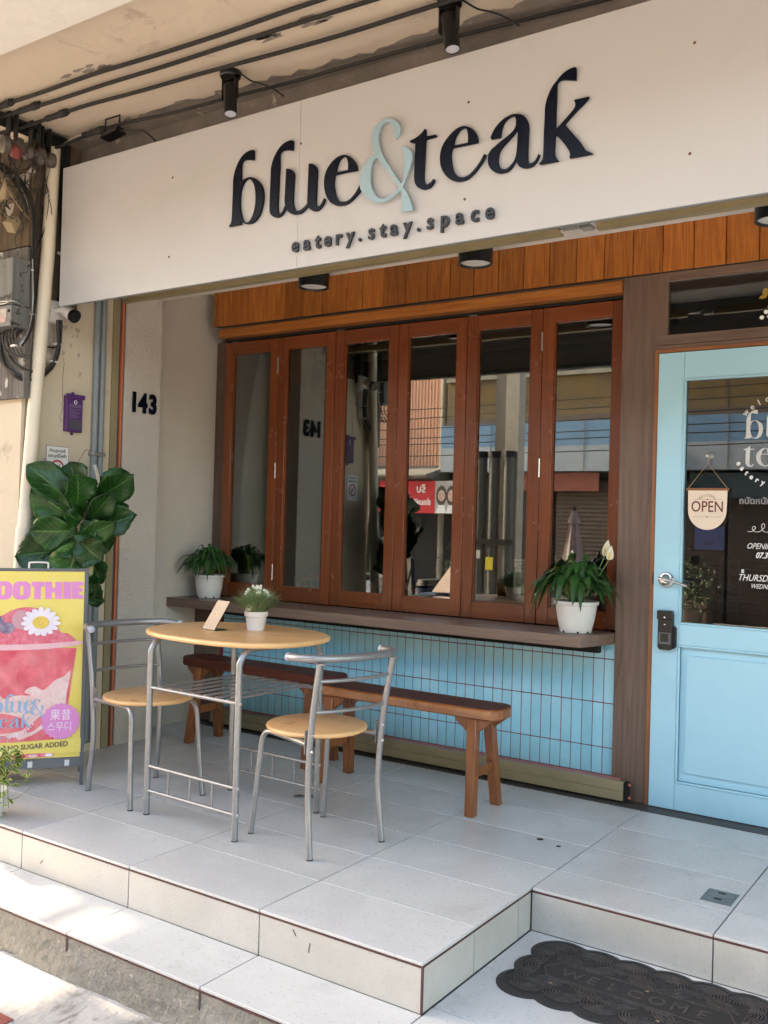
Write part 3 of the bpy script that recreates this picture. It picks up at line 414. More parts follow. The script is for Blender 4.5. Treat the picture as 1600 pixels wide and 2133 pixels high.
# old mortar face of the lower step: rough displaced slab
b = MB(); nx, nz = 150, 10; random.seed(3)
for j in range(nz+1):
    for i in range(nx+1):
        x = -4.0+i*0.035; z = Z2-0.01+(Z1-0.014-Z2+0.01)*j/nz
        upper = z > Z1-0.062
        y = 2.040-(0.004 if upper else 0.0)-(0.0 if upper else random.uniform(-0.002, 0.007)+0.012*(1-j/nz)+0.004*math.sin(x*9)*(1-j/nz))
        b.v.append((x, y, z))
for j in range(nz):
    for i in range(nx): a = j*(nx+1)+i; b.f.append((a, a+1, a+nx+2, a+nx+1))
part('mortar_face', b, 'mortar', st, world=False, smooth=60)
def tile_at(name, x0, x1, y0, y1, ztop, par, m='tile', th=0.0095):
    cx, cy = (x0+x1)/2, (y0+y1)/2
    me = MB().box(x0-cx+G_, x1-cx-G_, y0-cy+G_, y1-cy-G_, -th, 0).mesh(name, smooth=0); me.materials.append(M[m])
    o = bpy.data.objects.new(name, me); COL.objects.link(o); o.parent = par; o.location = (cx, cy, ztop+random.uniform(-0.0004, 0.0004)); o.rotation_euler = (random.uniform(-.0006, .0006), random.uniform(-.0006, .0006), 0)
    bv = o.modifiers.new('bevel', 'BEVEL'); bv.width = 0.0012; bv.segments = 1; bv.limit_method = 'ANGLE'
    return o
for i in range(len(XJ)-1):
    for j in range(6):
        x0, x1, y0, y1 = XJ[i], XJ[i+1], YJ[j], YJ[j+1]
        if x1 < -4.16: continue
        x0 = max(x0, -4.168)
        if x0 > -1.38:
            if y1 < 3.0: continue
            y0 = max(y0, 2.985)
            if y1-y0 < 0.05: continue
        tile_at('floor_tile', x0, x1, y0, y1, 0.0, pf)
XL = [x for x in XJ]
for i in range(len(XL)-1):
    x0, x1 = max(XL[i], -4.0), XL[i+1]
    if x1 < -4: continue
    tile_at('step_tile', x0, x1, 2.032, 2.2895 if x0 < -1.38 else 2.345, Z1, st)
    if x0 > -1.38:
        tile_at('step_tile', x0, x1, 2.345, 2.66, Z1, st); tile_at('step_tile', x0, x1, 2.66, 2.9885, Z1, st)
# riser tiles
def riser_piece(a, b, par, axis='X', c=2.286, z0=Z1, z1=-0.016, m='riser'):
    t = 0.009
    if axis == 'X': mb = MB().box(a+G_, b-G_, c+0.002, c+0.002+t, z0+0.001, z1)
    else: mb = MB().box(c-0.002-t, c-0.002, a+G_, b-G_, z0+0.001, z1)
    part('riser_tile', mb, m, par, world=False, bevel=0.0008, seg=1)
for i in range(len(XJ)-1):
    x0, x1 = XJ[i], XJ[i+1]
    if x1 < -4: continue
    if x1 < -1.3: riser_piece(max(x0, -4.0), x1, pf)
    else: riser_piece(x0, x1, pf, c=2.985)
for y0, y1 in ((2.287, 2.59), (2.59, 2.893), (2.893, 2.987)): riser_piece(y0, y1, pf, 'Y', c=-1.372)
part('nosing_strip', MB().box(-4.0, -1.3725, 2.2875, 2.298, -0.0155, -0.0098), 'nosing', pf, world=False)
part('nosing_strip', MB().box(-1.3835, -1.3735, 2.298, 2.996, -0.0155, -0.0098), 'nosing', pf, world=False)
part('nosing_strip', MB().box(-1.3735, 3.0, 2.9865, 2.996, -0.0155, -0.0098), 'nosing', pf, world=False)
part('nosing_strip', MB().box(-1.3775, -1.3715, 2.2868, 2.2928, Z1+0.001, -0.0157), 'nosing', pf, world=False)
b = MB(); random.seed(5); x = -4.0
while x < 3.0:
    l = random.uniform(0.03, 0.16); b.box(x, x+l-random.uniform(0, 0.01), 2.0345, 2.042, Z1-0.0125-random.uniform(0.002, 0.005), Z1-0.0099); x += l
part('nosing_strip', b, 'nosing', st, world=False)
for x in XJ:    # cracked joints in the old face 
    if x > -4: part('joint_crack', MB().box(x-0.003, x+0.003, 2.0335, 2.038, Z1-0.075, Z1-0.014), 'nosing', st, world=False)
rp = struct('red_paving', MB().box(-4.5, -2.475, 1.2, 1.775, Z2-0.05, Z2+0.004), 'redpave')

# threshold slab under the shopfront
struct('threshold', MB().box(-4.0, 3.0, 4.085, 4.55, -0.009, 0.0035), mat('dark_stone', (0.055, 0.048, 0.042), 0.55, var=0.2, vscale=9))
# walls
pw = struct('party_wall', MB().box(-6.5, -3.99, 2.80, 3.328, Z2-0.1, 3.10).box(-4.4, -4.101, 3.3285, 3.418, Z2-0.1, 3.10), 'partywall')
part('bare_plaster', MB().prism([(2.90, 1.93), (2.93, 1.90), (2.965, 1.95), (2.975, 2.07), (2.97, 2.14), (2.88, 2.15), (2.87, 2.0)], -3.992, -3.988, 'X'), 'plasterpatch', pw, world=False)
b = MB()
for pts in ([(3.01, 1.575), (3.06, 1.57), (3.075, 1.62), (3.06, 1.66), (3.02, 1.655)],): b.prism(pts, -3.993, -3.9885, 'X')
part('plaster_patch', b, 'partywall', pw, world=False)
cr = MB(); random.seed(11)
for path in ([(3.03, 1.99), (3.032, 1.93), (3.027, 1.87), (3.033, 1.80), (3.028, 1.74), (3.02, 1.70), (3.03, 1.66)], [(3.13, 1.46), (3.15, 1.50), (3.18, 1.545), (3.235, 1.54)], [(2.82, 1.9), (2.823, 1.7), (2.82, 1.5), (2.822, 1.3)]):
    pts = []
    for i in range(len(path)-1):
        for k in range(4):
            t = k/4; pts.append((-3.9895, path[i][0]*(1-t)+path[i+1][0]*t+random.uniform(-.004, .004), path[i][1]*(1-t)+path[i+1][1]*t))
    cr.tube(pts, 0.0013, 5)
part('wall_crack', cr, 'sideshade_dirt', pw, world=False)
part('fixing_hole', MB().lathe([(0.007, -0.002), (0.007, 0.0018)], (-3.99, 2.823, 1.245), 10, (1, 0, 0)).lathe([(0.006, -0.002), (0.006, 0.0018)], (-4.20, 2.80, 1.43), 10, (0, -1, 0)).lathe([(0.007, -0.002), (0.007, 0.0018)], (-4.205, 2.80, 1.372), 10, (0, -1, 0)), 'dark', pw, world=False)
random.seed(90); gb = MB()
for k in range(34):
    cy, cz = random.uniform(2.84, 3.15), random.choice((random.uniform(1.9, 2.2), random.uniform(1.2, 2.0), random.uniform(2.1, 2.2))); r_ = random.uniform(.004, .016)
    gb.prism([(cy+r_*random.uniform(.5, 1.3)*math.cos(q*.9), cz+r_*random.uniform(.5, 1.6)*math.sin(q*.9)) for q in range(7)], -3.9905, -3.9889+.0001*(k % 5), 'X')
part('paint_flake', gb, 'plasterpatch', pw, world=False, smooth=0)['kind'] = 'stuff'
# shutter guide rails set in the wall
sg = thing('shutter_guide', 'olive metal roller shutter guide with orange edge set in the left wall', 'shutter guide', (-4.05, 3.36, 0))
part('guide_rail', MB().box(-4.10, -3.982, 3.3285, 3.368, 0, 2.36), 'olive', sg)
part('brush_channel', MB().box(-4.10, -3.998, 3.3685, 3.390, 0, 2.36), 'blackmatt', sg)
part('pale_strip', MB().box(-4.02, -3.985, 3.3685, 3.3745, 0, 2.36), 'greypvc', sg)
part('edge_strip', MB().box(-4.05, -3.984, 3.3905, 3.4015, 0, 2.36), 'orange', sg)
part('back_channel', MB().box(-4.10, -3.996, 3.402, 3.418, 0, 2.36), 'sideshade_dirt', sg)
struct('left_pilaster', MB().box(-4.4, -3.988, 3.4185, 3.672, -0.01, 2.403), 'stucco', bevel=0.004)
struct('recess_wall', MB().box(-4.4, -4.17, 3.6725, 4.45, -0.01, 2.58), 'stucco2')
# canopy
struct('canopy_soffit', MB().box(-4.42, 4.0, 2.205, 3.0985, 3.05, 3.25), 'soffit')
random.seed(19); rg = []; x = 4.0
while x > -4.4: rg.append((x, 2.985+0.028*math.sin(x*2.3)+random.uniform(-.022, .022))); x -= random.uniform(.02, .07)
pp_ = [(-4.4, 3.0985), (4.0, 3.0985)]
bmp = MB()
for i in range(len(rg)-1): bmp.prism([(rg[i+1][0], rg[i+1][1]), (rg[i][0], rg[i][1]), (rg[i][0], 3.0985), (rg[i+1][0], 3.0985)], 3.0470, 3.0498)
part('peeled_strip', bmp, 'peeled', bpy.data.objects['canopy_soffit'], world=False, smooth=0)
bmp = MB()
for cx, cy, n_ in ((-2.3, 2.72, 14), (-1.75, 2.66, 16), (-1.2, 2.80, 12), (-3.3, 2.55, 8)):
    for k in range(n_): a0 = random.uniform(0, 6.28); px0, py0 = cx+random.uniform(-.18, .18), cy+random.uniform(-.035, .035); bmp.prism([(px0+random.uniform(.006, .03)*math.cos(a0+q*1.05)*1.8, py0+random.uniform(.005, .016)*math.sin(a0+q*1.05)) for q in range(6)], 3.0486, 3.0496)
part('peeled_flakes', bmp, 'peeled', bpy.data.objects['canopy_soffit'], world=False, smooth=0)
struct('canopy_front_beam', MB().box(-4.42, 4.0, 1.55, 2.2045, 2.99, 3.25), 'whitebeam')
struct('wall_above_shutter', MB().box(-4.4, 4.0, 3.0990, 3.36, 2.48, 3.6), 'peeled')
struct('lintel_beam', MB().box(-4.4, 4.0, 3.4185, 3.672, 2.4045, 3.0), 'ceiling', bevel=0.002)
struct('shutter_cavity', MB().box(-4.0, 4.0, 3.3605, 3.418, 2.46, 3.2), 'peeled')
struct('recess_ceiling', MB().box(-4.4, 4.0, 3.6725, 4.30, 2.578, 2.9), 'ceiling')
struct('upper_facade', MB().box(-4.4, 9.0, 1.6, 3.0, 3.2505, 9.5), 'partywall')
# ================================================================== SIGN
sg = thing('shop_sign', 'long white fascia sign with raised navy lettering above the shopfront', 'shop sign', (-1.5, 2.9, 2.2))
part('sign_panel', MB().box(-3.865, -2.4055, 2.900, 2.906, 2.207, 2.869), 'sign', sg, bevel=0.0006, seg=1)
part('sign_panel', MB().box(-2.4045, 1.6, 2.900, 2.906, 2.207, 2.869), 'sign', sg, bevel=0.0006, seg=1)
part('sign_frame', MB().box(-3.86, 1.6, 2.9062, 2.930, 2.210, 2.235).box(-3.86, 1.6, 2.9062, 2.930, 2.84, 2.866).box(-3.86, -3.83, 2.9062, 2.93, 2.2352, 2.8398), 'greypvc', sg)
for n_ in ('b', 'l', 'u', 'e', 'ampersand', 't', 'e2', 'a', 'k'):
    me = curve_mesh([glyphloop(lp) for lp in G[n_]], 0.009, 0.0003, 'letter')
    nm = 'ampersand' if n_ == 'ampersand' else 'letter'
    y_ = 2.886 if n_ == 'ampersand' else 2.8945
    o = place(nm, me, 'skyblue' if n_ == 'ampersand' else 'navy', sg, Matrix(((1, 0, 0, 0), (0, 0, -1, y_), (0, 1, 0, 0), (0, 0, 0, 1))))
    if n_ == 'ampersand': o['label'] = 'pale blue ampersand'
for ch, x, z in SM:
    me = text_mesh(ch, 0.080, 0.0021, 0.009)
    place('small_letter', me, 'slate', sg, facing((x, 2.8925, z), sx=0.93))
for x, z in D['screws']: part('screw', MB().lathe([(0.005, 0), (0.004, 0.0022), (0.001, 0.003)], (x, 2.900, z), 10, (0, -1, 0)), mat('rusty_screw', (0.12, 0.06, 0.03), 0.7), sg)
# olive rail below the sign
rl = thing('shutter_rail', 'olive metal shutter rail hanging behind the bottom edge of the white sign', 'shutter rail', (-2, 3.39, 2.34))
for a, b_ in ((-3.98, -1.505), (-1.36, 3.0)):
    part('rail_section', MB().box(a, b_, 3.375, 3.381, 2.345, 2.378).box(a, b_, 3.375, 3.412, 2.335, 2.3445).box(a, b_, 3.366, 3.3745, 2.352, 2.357), 'olive', rl)
part('rail_bracket', MB().box(-1.50, -1.44, 3.36, 3.40, 2.352, 2.362).box(-1.42, -1.375, 3.355, 3.405, 2.340, 2.352).tube([(-1.45, 3.385, 2.36), (-1.42, 3.385, 2.37)], 0.006), 'alu', rl)
# ceiling can lights
for i, (x, y) in enumerate(((-2.835, 3.55), (-1.965, 3.55), (-0.76, 3.55))):
    lab = ['black can light nearest the left end of the shopfront', 'black can light in the middle below the sign', 'black can light cut off by the right edge of the picture'][i]
    c = thing('can_light', lab, 'downlight', (x, y, 2.32), group='black can lights under the lintel')
    part('can_body', MB().lathe([(0.0735, 0.0845), (0.0735, 0.0), (0.069, -0.001), (0.066, 0.0), (0.064, 0.010)], (0, 0, 0), 32), 'black', c, world=False)
    part('reflector', MB().lathe([(0.0635, 0.009), (0.055, 0.017), (0.036, 0.024), (0.034, 0.026), (0.0, 0.027)], (0, 0, 0), 28), 'lens', c, world=False)
# spotlights above the sign
def spot(x, y, lab, tilt):
    t = thing('spotlight', lab, 'spotlight', (x, y, 3.05), group='black spotlights above the sign')
    part('base', MB().lathe([(0.0, 0.0), (0.044, 0.0), (0.044, -0.020), (0.040, -0.025), (0.0, -0.025)], (0, 0, 0), 28), 'black', t, world=False)
    part('yoke', MB().box(-0.036, -0.032, -0.012, 0.012, -0.115, -0.02).box(0.032, 0.036, -0.012, 0.012, -0.115, -0.02).box(-0.036, 0.036, -0.010, 0.010, -0.034, -0.026), 'black', t, world=False)
    d = Vector((0.20, tilt, -1)).normalized(); c = Vector((0, 0, -0.055))
    part('lamp_body', MB().lathe([(0.023, 0.0), (0.0270, 0.004), (0.0275, 0.138), (0.0245, 0.140), (0.0245, 0.134)], c, 26, d), 'black', t, world=False)
    part('lens', MB().lathe([(0.0243, 0.135), (0.0, 0.1352)], c, 22, d), 'endcap', t, world=False)
    part('lead', MB().tube(spline([(0.05, 0.0, -0.015), (0.075, 0.005, -0.035), (0.11, 0.01, -0.06), (0.15, 0.02, -0.075), (0.20, 0.035, -0.10), (0.25, 0.045, -0.14)], 5), 0.0035, 7), 'black', t, world=False)
spot(D['spot1'][0][0], 2.862, 'black spotlight on the soffit above the blue word of the sign', -0.16)
spot(D['spot2'][0][0], 2.855, 'black spotlight on the soffit at the top centre of the picture', -0.12)
fx, fy = D['flood'][0]
f = thing('floodlight', 'small black floodlight with bare wires near the left end of the sign', 'floodlight', (fx, fy, 3.05))
part('bracket', MB().tube([(-0.048, 0, -0.075), (-0.048, 0, -0.004), (0.048, 0, -0.004), (0.048, 0, -0.075)], 0.0045, 6), 'black', f, world=False)
part('housing', MB().hexa([(-0.05, -0.03, -0.10), (0.06, -0.03, -0.085), (0.06, 0.03, -0.085), (-0.05, 0.03, -0.10)], [(-0.052, -0.02, -0.075), (0.055, -0.02, -0.06), (0.055, 0.02, -0.06), (-0.052, 0.02, -0.075)]), 'black', f, world=False)
part('lead', MB().tube(spline([(0.05, 0, -0.075), (0.12, 0.01, -0.085), (0.19, 0.02, -0.10), (0.25, 0.035, -0.15)], 5), 0.004, 7), 'black', f, world=False)
# soffit cables
labs = ['old black cable along the soffit, the one furthest from the sign', 'second black soffit cable counted from the street', 'third black soffit cable counted from the street', 'black soffit cable nearest to the white sign']
for i, k in enumerate(('cable1', 'cable2', 'cable3', 'cable4')):
    P_ = D[k]; (xa, ya), (xb, yb) = P_[-2], P_[-1]; sl_ = (yb-ya)/(xb-xa); pts = []; x = -4.3 if i < 2 else P_[0][0]
    z0 = (3.03, 3.03, 3.022, 3.0)[i]; random.seed(20+i)
    if i >= 2: pts.append((P_[0][0], P_[0][1], z0-0.03))
    x = xa
    if i < 2: x = -5.0
    while x < 3.2: pts.append((x, ya+sl_*(x-xa)*0.9+random.uniform(-.004, .004), z0+random.uniform(-.004, .004)-0.006*math.sin((x*1.7+i))**2)); x += 0.35
    t = thing('soffit_cable', labs[i], 'cable', pts[0], group='black cables under the soffit')
    part('cable', MB().tube(spline(pts, 4), 0.0085 if i < 3 else 0.0075, 8), 'cable', t)
    jx = (-3.80, -3.72, -3.66, -3.62)[i]; jy = ya+sl_*(jx-xa)*0.9
    part('joint', MB().tube([(jx-0.10, jy, z0-0.002), (jx-0.05, jy, z0-0.003), (jx+0.01, jy, z0-0.003), (jx+0.05, jy, z0-0.001)], 0.0135, 9).tube([(jx+0.0, jy, z0-0.003), (jx+0.035, jy, z0-0.002)], 0.017, 9), 'cable', t)
# ================================================================== LEFT WALL THINGS  (x about -3.95)
XW = -3.96
b = MB().box(-4.5, -3.93, 2.766, 2.7985, 1.757, 2.47)
bb = thing('backing_board', 'grey weathered timber board behind the looping cables on the left wall', 'board', (-4.3, 2.78, 1.757))
part('board', b, 'weathered', bb, bevel=0.002)
b2 = thing('insulator_board', 'stained brown timber board high on the left wall behind the cable bundle', 'board', (-4.3, 2.78, 2.475))
part('board', MB().box(-4.45, -3.925, 2.766, 2.7985, 2.475, 2.97), 'brownboard', b2, bevel=0.002)
def tof(pts, Yf, x0=-3.9675): return [(x0*Yf/y, 1.222+(z-1.222)*Yf/y) for y, z in pts]
part('torn_paper', MB().prism(tof([(2.665, 2.74), (2.69, 2.745), (2.715, 2.67), (2.705, 2.62), (2.68, 2.585), (2.668, 2.63)], 2.765), 2.7645, 2.7655, 'Y').prism(tof([(2.735, 2.80), (2.785, 2.84), (2.79, 2.74), (2.785, 2.66), (2.76, 2.70), (2.74, 2.72)], 2.765), 2.7645, 2.7655, 'Y'), 'plasterpatch', b2)
fb = thing('fuse_box', 'grey streaked metal fuse box clamped to the left wall above the cable loops', 'fuse box', (-4.05, 2.72, 2.08))
part('housing', MB().box(-4.35, -3.905, 2.672, 2.7655, 2.178, 2.395), 'metalgrey', fb, bevel=0.003)
part('lower_box', MB().box(-4.35, -3.90, 2.668, 2.7655, 2.076, 2.173), 'metalgrey', fb, bevel=0.002)
part('meter_window', MB().box(-4.10, -3.935, 2.6655, 2.6678, 2.094, 2.158), 'plasterpatch', fb)
part('warning_label', MB().box(-4.05, -3.94, 2.6645, 2.6652, 2.097, 2.122), mat('faded_red_label', (0.35, 0.16, 0.13), 0.7, c2=(0.55, 0.45, 0.4), vscale=120), fb)
part('fastener', MB().lathe([(0.007, 0), (0.007, 0.004), (0, 0.005)], (-3.917, 2.668, 2.145), 10, (0, -1, 0)), 'dark', fb)
part('wire_strap', MB().tube(spline([(-4.20, 2.664, 2.176), (-4.05, 2.662, 2.184), (-3.95, 2.664, 2.180), (-3.896, 2.67, 2.190), (-3.90, 2.74, 2.170), (-3.93, 2.80, 2.158)], 5), 0.0035, 6).tube([(-4.2, 2.664, 2.190), (-3.95, 2.662, 2.191), (-3.90, 2.668, 2.186)], 0.0035, 6), 'alu', fb)
# cable bundles
def cab(name, keyname, r, m, lab, x0=-3.94, dx=0.0, n=7, off=(0, 0), grp='dark cables looping down the left wall'):
    P_ = D[keyname]; ex = x0+3.945; pts = [(x+ex+dx*i/len(P_), y+off[0], z+off[1]) for i, (x, y, z) in enumerate(P_)]
    b = MB().tube(spline(pts, 5), r, n); return solo(name, b, m, lab, 'cable', grp, smooth=60)
cab('power_cable', 'bundle_top', 0.0085, 'cable', 'thick black cable sweeping down from the insulators on the left wall', x0=-3.93)
cab('power_cable', 'bundle_top', 0.0085, 'cable', 'thick black cable hugging the inner side of the sweeping one on the left wall', x0=-3.945, off=(-0.014, -0.004))
cab('power_cable', 'bundle_top', 0.0075, 'cable', 'black cable on the outer side of the sweeping bundle on the left wall', x0=-3.925, off=(0.012, 0.004))
cab('power_cable', 'bundle_a', 0.008, 'cable', 'black cable dropping beside the fuse box into the wall clamp', x0=-3.935)
cab('power_cable', 'bundle_b', 0.0085, 'cable', 'black cable nearest the cream pipe dropping to the wall clamp', x0=-3.935)
cab('power_cable', 'bundle_c', 0.006, 'alu', 'pale shiny cable between the black ones beside the cream pipe', x0=-3.935)
cab('power_cable', 'loop_a', 0.008, 'greycable', 'outer loop of cable hanging below the fuse box up to the wall camera', x0=-3.955, dx=0.02)
cab('power_cable', 'loop_b', 0.0085, 'cable', 'lowest loop of cable hanging below the fuse box', x0=-3.95, dx=0.02)
cab('power_cable', 'loop_c', 0.0075, 'greycable', 'inner loop of cable hanging below the fuse box', x0=-3.945, dx=0.02)
cab('camera_cable', 'loop_d', 0.004, 'blackmatt', 'thin black cable curving out from behind the cream pipe', x0=-3.96, grp=None)
random.seed(31)
for i in range(7):      # fine wires in front of the insulators
    y0 = 2.62+random.uniform(0, 0.06); z0 = 2.80+random.uniform(-0.04, 0.06)
    pts = [(-3.90, y0, z0), (-3.89, y0+random.uniform(.02, .05), z0+random.uniform(-.05, .04)), (-3.90, y0+random.uniform(.06, .12), z0+random.uniform(-.06, .03)), (-3.92, y0+random.uniform(.10, .17), z0+random.uniform(-.10, .02))]
    solo('thin_wire', MB().tube(spline(pts, 5), 0.0025, 5), 'cable', ['thin wire'][0]+' '+['sagging lowest', 'curled round the red scrap', 'nearest the picture edge', 'crossing above the tan box', 'reaching towards the cream pipe', 'looping under the middle insulator', 'dangling highest'][i]+' among the tangle by the insulators', 'wire', 'thin tangled wires by the insulators')
wt = thing('wire_tangle', 'tangle of thin dark wires drooping over the brown board in the top left corner', 'wires', (-4.0, 2.74, 2.75))
random.seed(63)
for i in range(26):
    x0, z0 = random.uniform(-4.12, -3.92), random.uniform(2.72, 2.95); x1, z1 = x0+random.uniform(-.12, .12), z0-random.uniform(.02, .22); y0 = random.uniform(2.70, 2.755)
    part('wire', MB().tube(spline([(x0, y0, z0), (x0+random.uniform(-.05, .07), y0-.01, (z0+z1)/2-random.uniform(-.02, .05)), (x1, y0, z1), (x1+random.uniform(-.04, .06), y0+.01, z1+random.uniform(-.05, .06))], 5), random.choice((.0016, .0024, .0035)), 5), 'cable' if i % 4 else 'greycable', wt)
for i in range(9):
    y0, z0 = random.uniform(2.72, 2.85), random.uniform(2.72, 2.9)
    part('wire', MB().tube(spline([(-3.90, y0, z0), (-3.91, y0+.03, z0-random.uniform(.02, .08)), (-3.93, y0+random.uniform(-.02, .05), z0-random.uniform(.08, .2)), (-3.96, y0+random.uniform(.0, .08), z0-random.uniform(.05, .3))], 5), .002, 5), 'cable', wt)
for i in range(5):
    xa = -4.02+.025*i
    part('wire', MB().tube(spline([(xa, 2.72, 2.085), (xa-.01, 2.715, 2.03), (xa+.02+.01*i, 2.72, 1.97-.01*i), (xa+.07, 2.735, 1.95)], 5), .0042, 6), 'greycable', wt)
solo('tie_wire', MB().tube([(-3.90, 2.60, 2.72), (-3.92, 2.70, 2.64), (-3.935, 2.785, 2.587)], 0.0018, 5), 'twine', 'pale tie wire running diagonally to the cable bundle clamp', 'wire')
for (y, z), lab in zip(((2.7907, 2.5866), (2.786, 2.364), (2.728, 1.994), (2.952, 2.040), (2.934, 1.952), (2.80, 2.158)), ('pale clamp round the thick cable bundle level with the sign', 'pale clamp on the cables above the fuse box', 'white clip where the cables bend below the fuse box', 'white clip on the cable just below the wall camera', 'grey clip on the cable low on the camera loop', 'small metal clip on the cables right of the fuse box')):
    solo('cable_clip', MB().box(-3.962, -3.928, y-0.018, y+0.018, z-0.005, z+0.005), 'cctv', lab, 'cable clip', 'cable clips on the left wall', bevel=0.002)
# insulators
for i, (y, z, r_) in enumerate(((2.645, 2.90, 0.042), (2.765, 2.900, 0.034), (2.822, 2.893, 0.036))):
    t = thing('insulator', ['porcelain insulator at the left picture edge', 'porcelain insulator in the middle of the three under the soffit', 'porcelain insulator closest to the cream pipe'][i], 'insulator', (-3.90, y, z), group='spool insulators in the top left corner')
    part('spool', MB().lathe([(r_*0.6, -0.05), (r_, -0.045), (r_*1.05, -0.02), (r_*0.62, -0.005), (r_*0.62, 0.008), (r_, 0.02), (r_*0.9, 0.045), (0.012, 0.05)], (0, 0, 0), 20, (0.25, 0.95, 0.1)), 'porcelain', t, world=False)
    part('hanger', MB().box(-0.018, 0.010, -0.024, -0.017, 0.0, 0.15).box(-0.018, 0.010, 0.017, 0.024, 0.0, 0.15), 'blackmatt', t, world=False)
solo('angle_iron', MB().box(-3.95, -3.90, 2.45, 2.95, 3.026, 3.034).box(-3.95, -3.944, 2.45, 2.95, 2.99, 3.026), 'blackmatt', 'black angle iron under the soffit holding the insulators', 'bracket')
b = MB(); random.seed(8)
b.lathe([(0.0, 0.03), (0.025, 0.02), (0.034, 0.0), (0.022, -0.022), (0.0, -0.028)], (-3.88, 2.652, 2.868), 9, (0.3, 1, 0.4))
solo('plastic_scrap', b, 'redcloth', 'faded red plastic scrap among the insulators at the top left', 'scrap')
yb = solo('junction_box', MB().box(-4.12, -4.02, 2.70, 2.765, 2.69, 2.79), 'tanbox', 'small tan junction box above the fuse box at the left picture edge', 'junction box', bevel=0.003)
t = thing('tilted_box', 'small tan cardboard coloured box hanging askew on the brown board', 'junction box', (-4.005, 2.735, 2.575))
part('box_body', MB().box(-0.03, 0.03, -0.028, 0.028, -0.028, 0.028), 'tanbox', t, world=False, bevel=0.002); t.rotation_euler = (0.8, 0.2, 0.1)
# the deep gap between pipe and sign, with black cables
part('shade_grime_strip', MB().box(-3.9895, -3.9875, 2.80, 3.10, 2.22, 3.045), 'sideshade_dirt', pw)  # shade and grime of the gap, both put into one dark strip
for k, yy in enumerate((2.975, 2.99, 3.005, 3.02)):
    solo('feed_cable', MB().tube([(-3.975, yy, 2.20), (-3.97, yy+0.004, 2.5), (-3.975, yy-0.005, 3.04)], 0.0055, 7), 'blackmatt', ['first', 'second', 'third', 'fourth'][k]+' black cable from the cream pipe in the dark gap beside the sign', 'cable', 'cables in the gap beside the sign')
solo('cable_tag', MB().box(-3.966, -3.962, 2.955, 2.985, 2.484, 2.498), 'white', 'tiny white tag on the cables in the gap beside the sign', 'tag')
# cream pipe
pp = thing('drain_pipe', 'cream plastic drain pipe leaning up the left wall beside the sign', 'pipe', (-3.93, 2.74, 0))
(ya, za), (yb_, zb) = D['pipe'][0], D['pipe'][-1]
part('pipe', MB().tube([(-3.935, 2.690, -0.1), (-3.935, ya-0.002, za), (-3.935, 2.7975, 1.143)], 0.0335, 24).tube([(-3.935, 2.7975, 1.143), (-3.938, D['pipe'][2][0], D['pipe'][2][1]), (-3.942, yb_, zb)], 0.0325, 24), 'pvc', pp)
part('coupling', MB().tube([(-3.935, 2.790, 1.02), (-3.935, 2.7965, 1.145)], 0.0365, 24), 'pvc', pp)
solo('white_lead', MB().tube(spline([(-3.90, 2.905, 2.985), (-3.80, 2.90, 3.0), (-3.70, 2.90, 3.005), (-3.6, 2.905, 3.0)], 4), 0.004, 6), 'plasterpatch', 'bare pale cable stub between cream pipe top and the floodlight', 'cable')
# conduits
for i, yy in enumerate((3.218, 3.256)):
    t = thing('conduit', ['grey conduit pipe on the left wall, the left one of the pair', 'grey conduit pipe on the left wall, the right one of the pair'][i], 'conduit', (-3.975, yy, 0.2), group='pair of grey conduits beside the shutter guide')
    part('pipe', MB().tube([(-3.972, yy, 0.05), (-3.972, yy, 2.36)], 0.0165, 16), 'greypvc', t)
solo('conduit_clamp', MB().box(-3.989, -3.951, 3.195, 3.279, 1.515, 1.535), 'alu', 'pale metal clamp round the two grey conduits', 'clamp', bevel=0.003)
solo('pale_offset_bend', MB().tube([(-3.962, 3.215, 1.47), (-3.957, 3.235, 1.40), (-3.957, 3.238, 1.36)], 0.011, 10), 'pvc', 'pale plastic bend at the foot of the conduit clamp', 'pipe')
# CCTV
t = thing('security_camera', 'white bullet security camera on a square plate beside the cream pipe', 'camera', (-3.985, 2.99, 2.2))
part('mount_plate', MB().box(-3.9893, -3.955, 2.905, 3.005, 2.145, 2.255), 'cctv', t, bevel=0.008, seg=3)
part('arm', MB().tube([(-3.96, 2.945, 2.205), (-3.925, 2.955, 2.203), (-3.905, 2.965, 2.197)], 0.014, 12), 'cctv', t)
dc = Vector((0.80, 0.10, -0.42)).normalized()
part('camera_body', MB().lathe([(0.0, 0.0), (0.022, 0.002), (0.029, 0.012), (0.031, 0.085), (0.030, 0.087)], (-3.925, 2.967, 2.213), 20, dc), 'cctv', t)
part('sun_hood', MB().lathe([(0.0315, 0.075), (0.033, 0.088), (0.033, 0.096), (0.028, 0.097), (0.0, 0.092)], (-3.925, 2.967, 2.213), 20, dc), 'black', t)
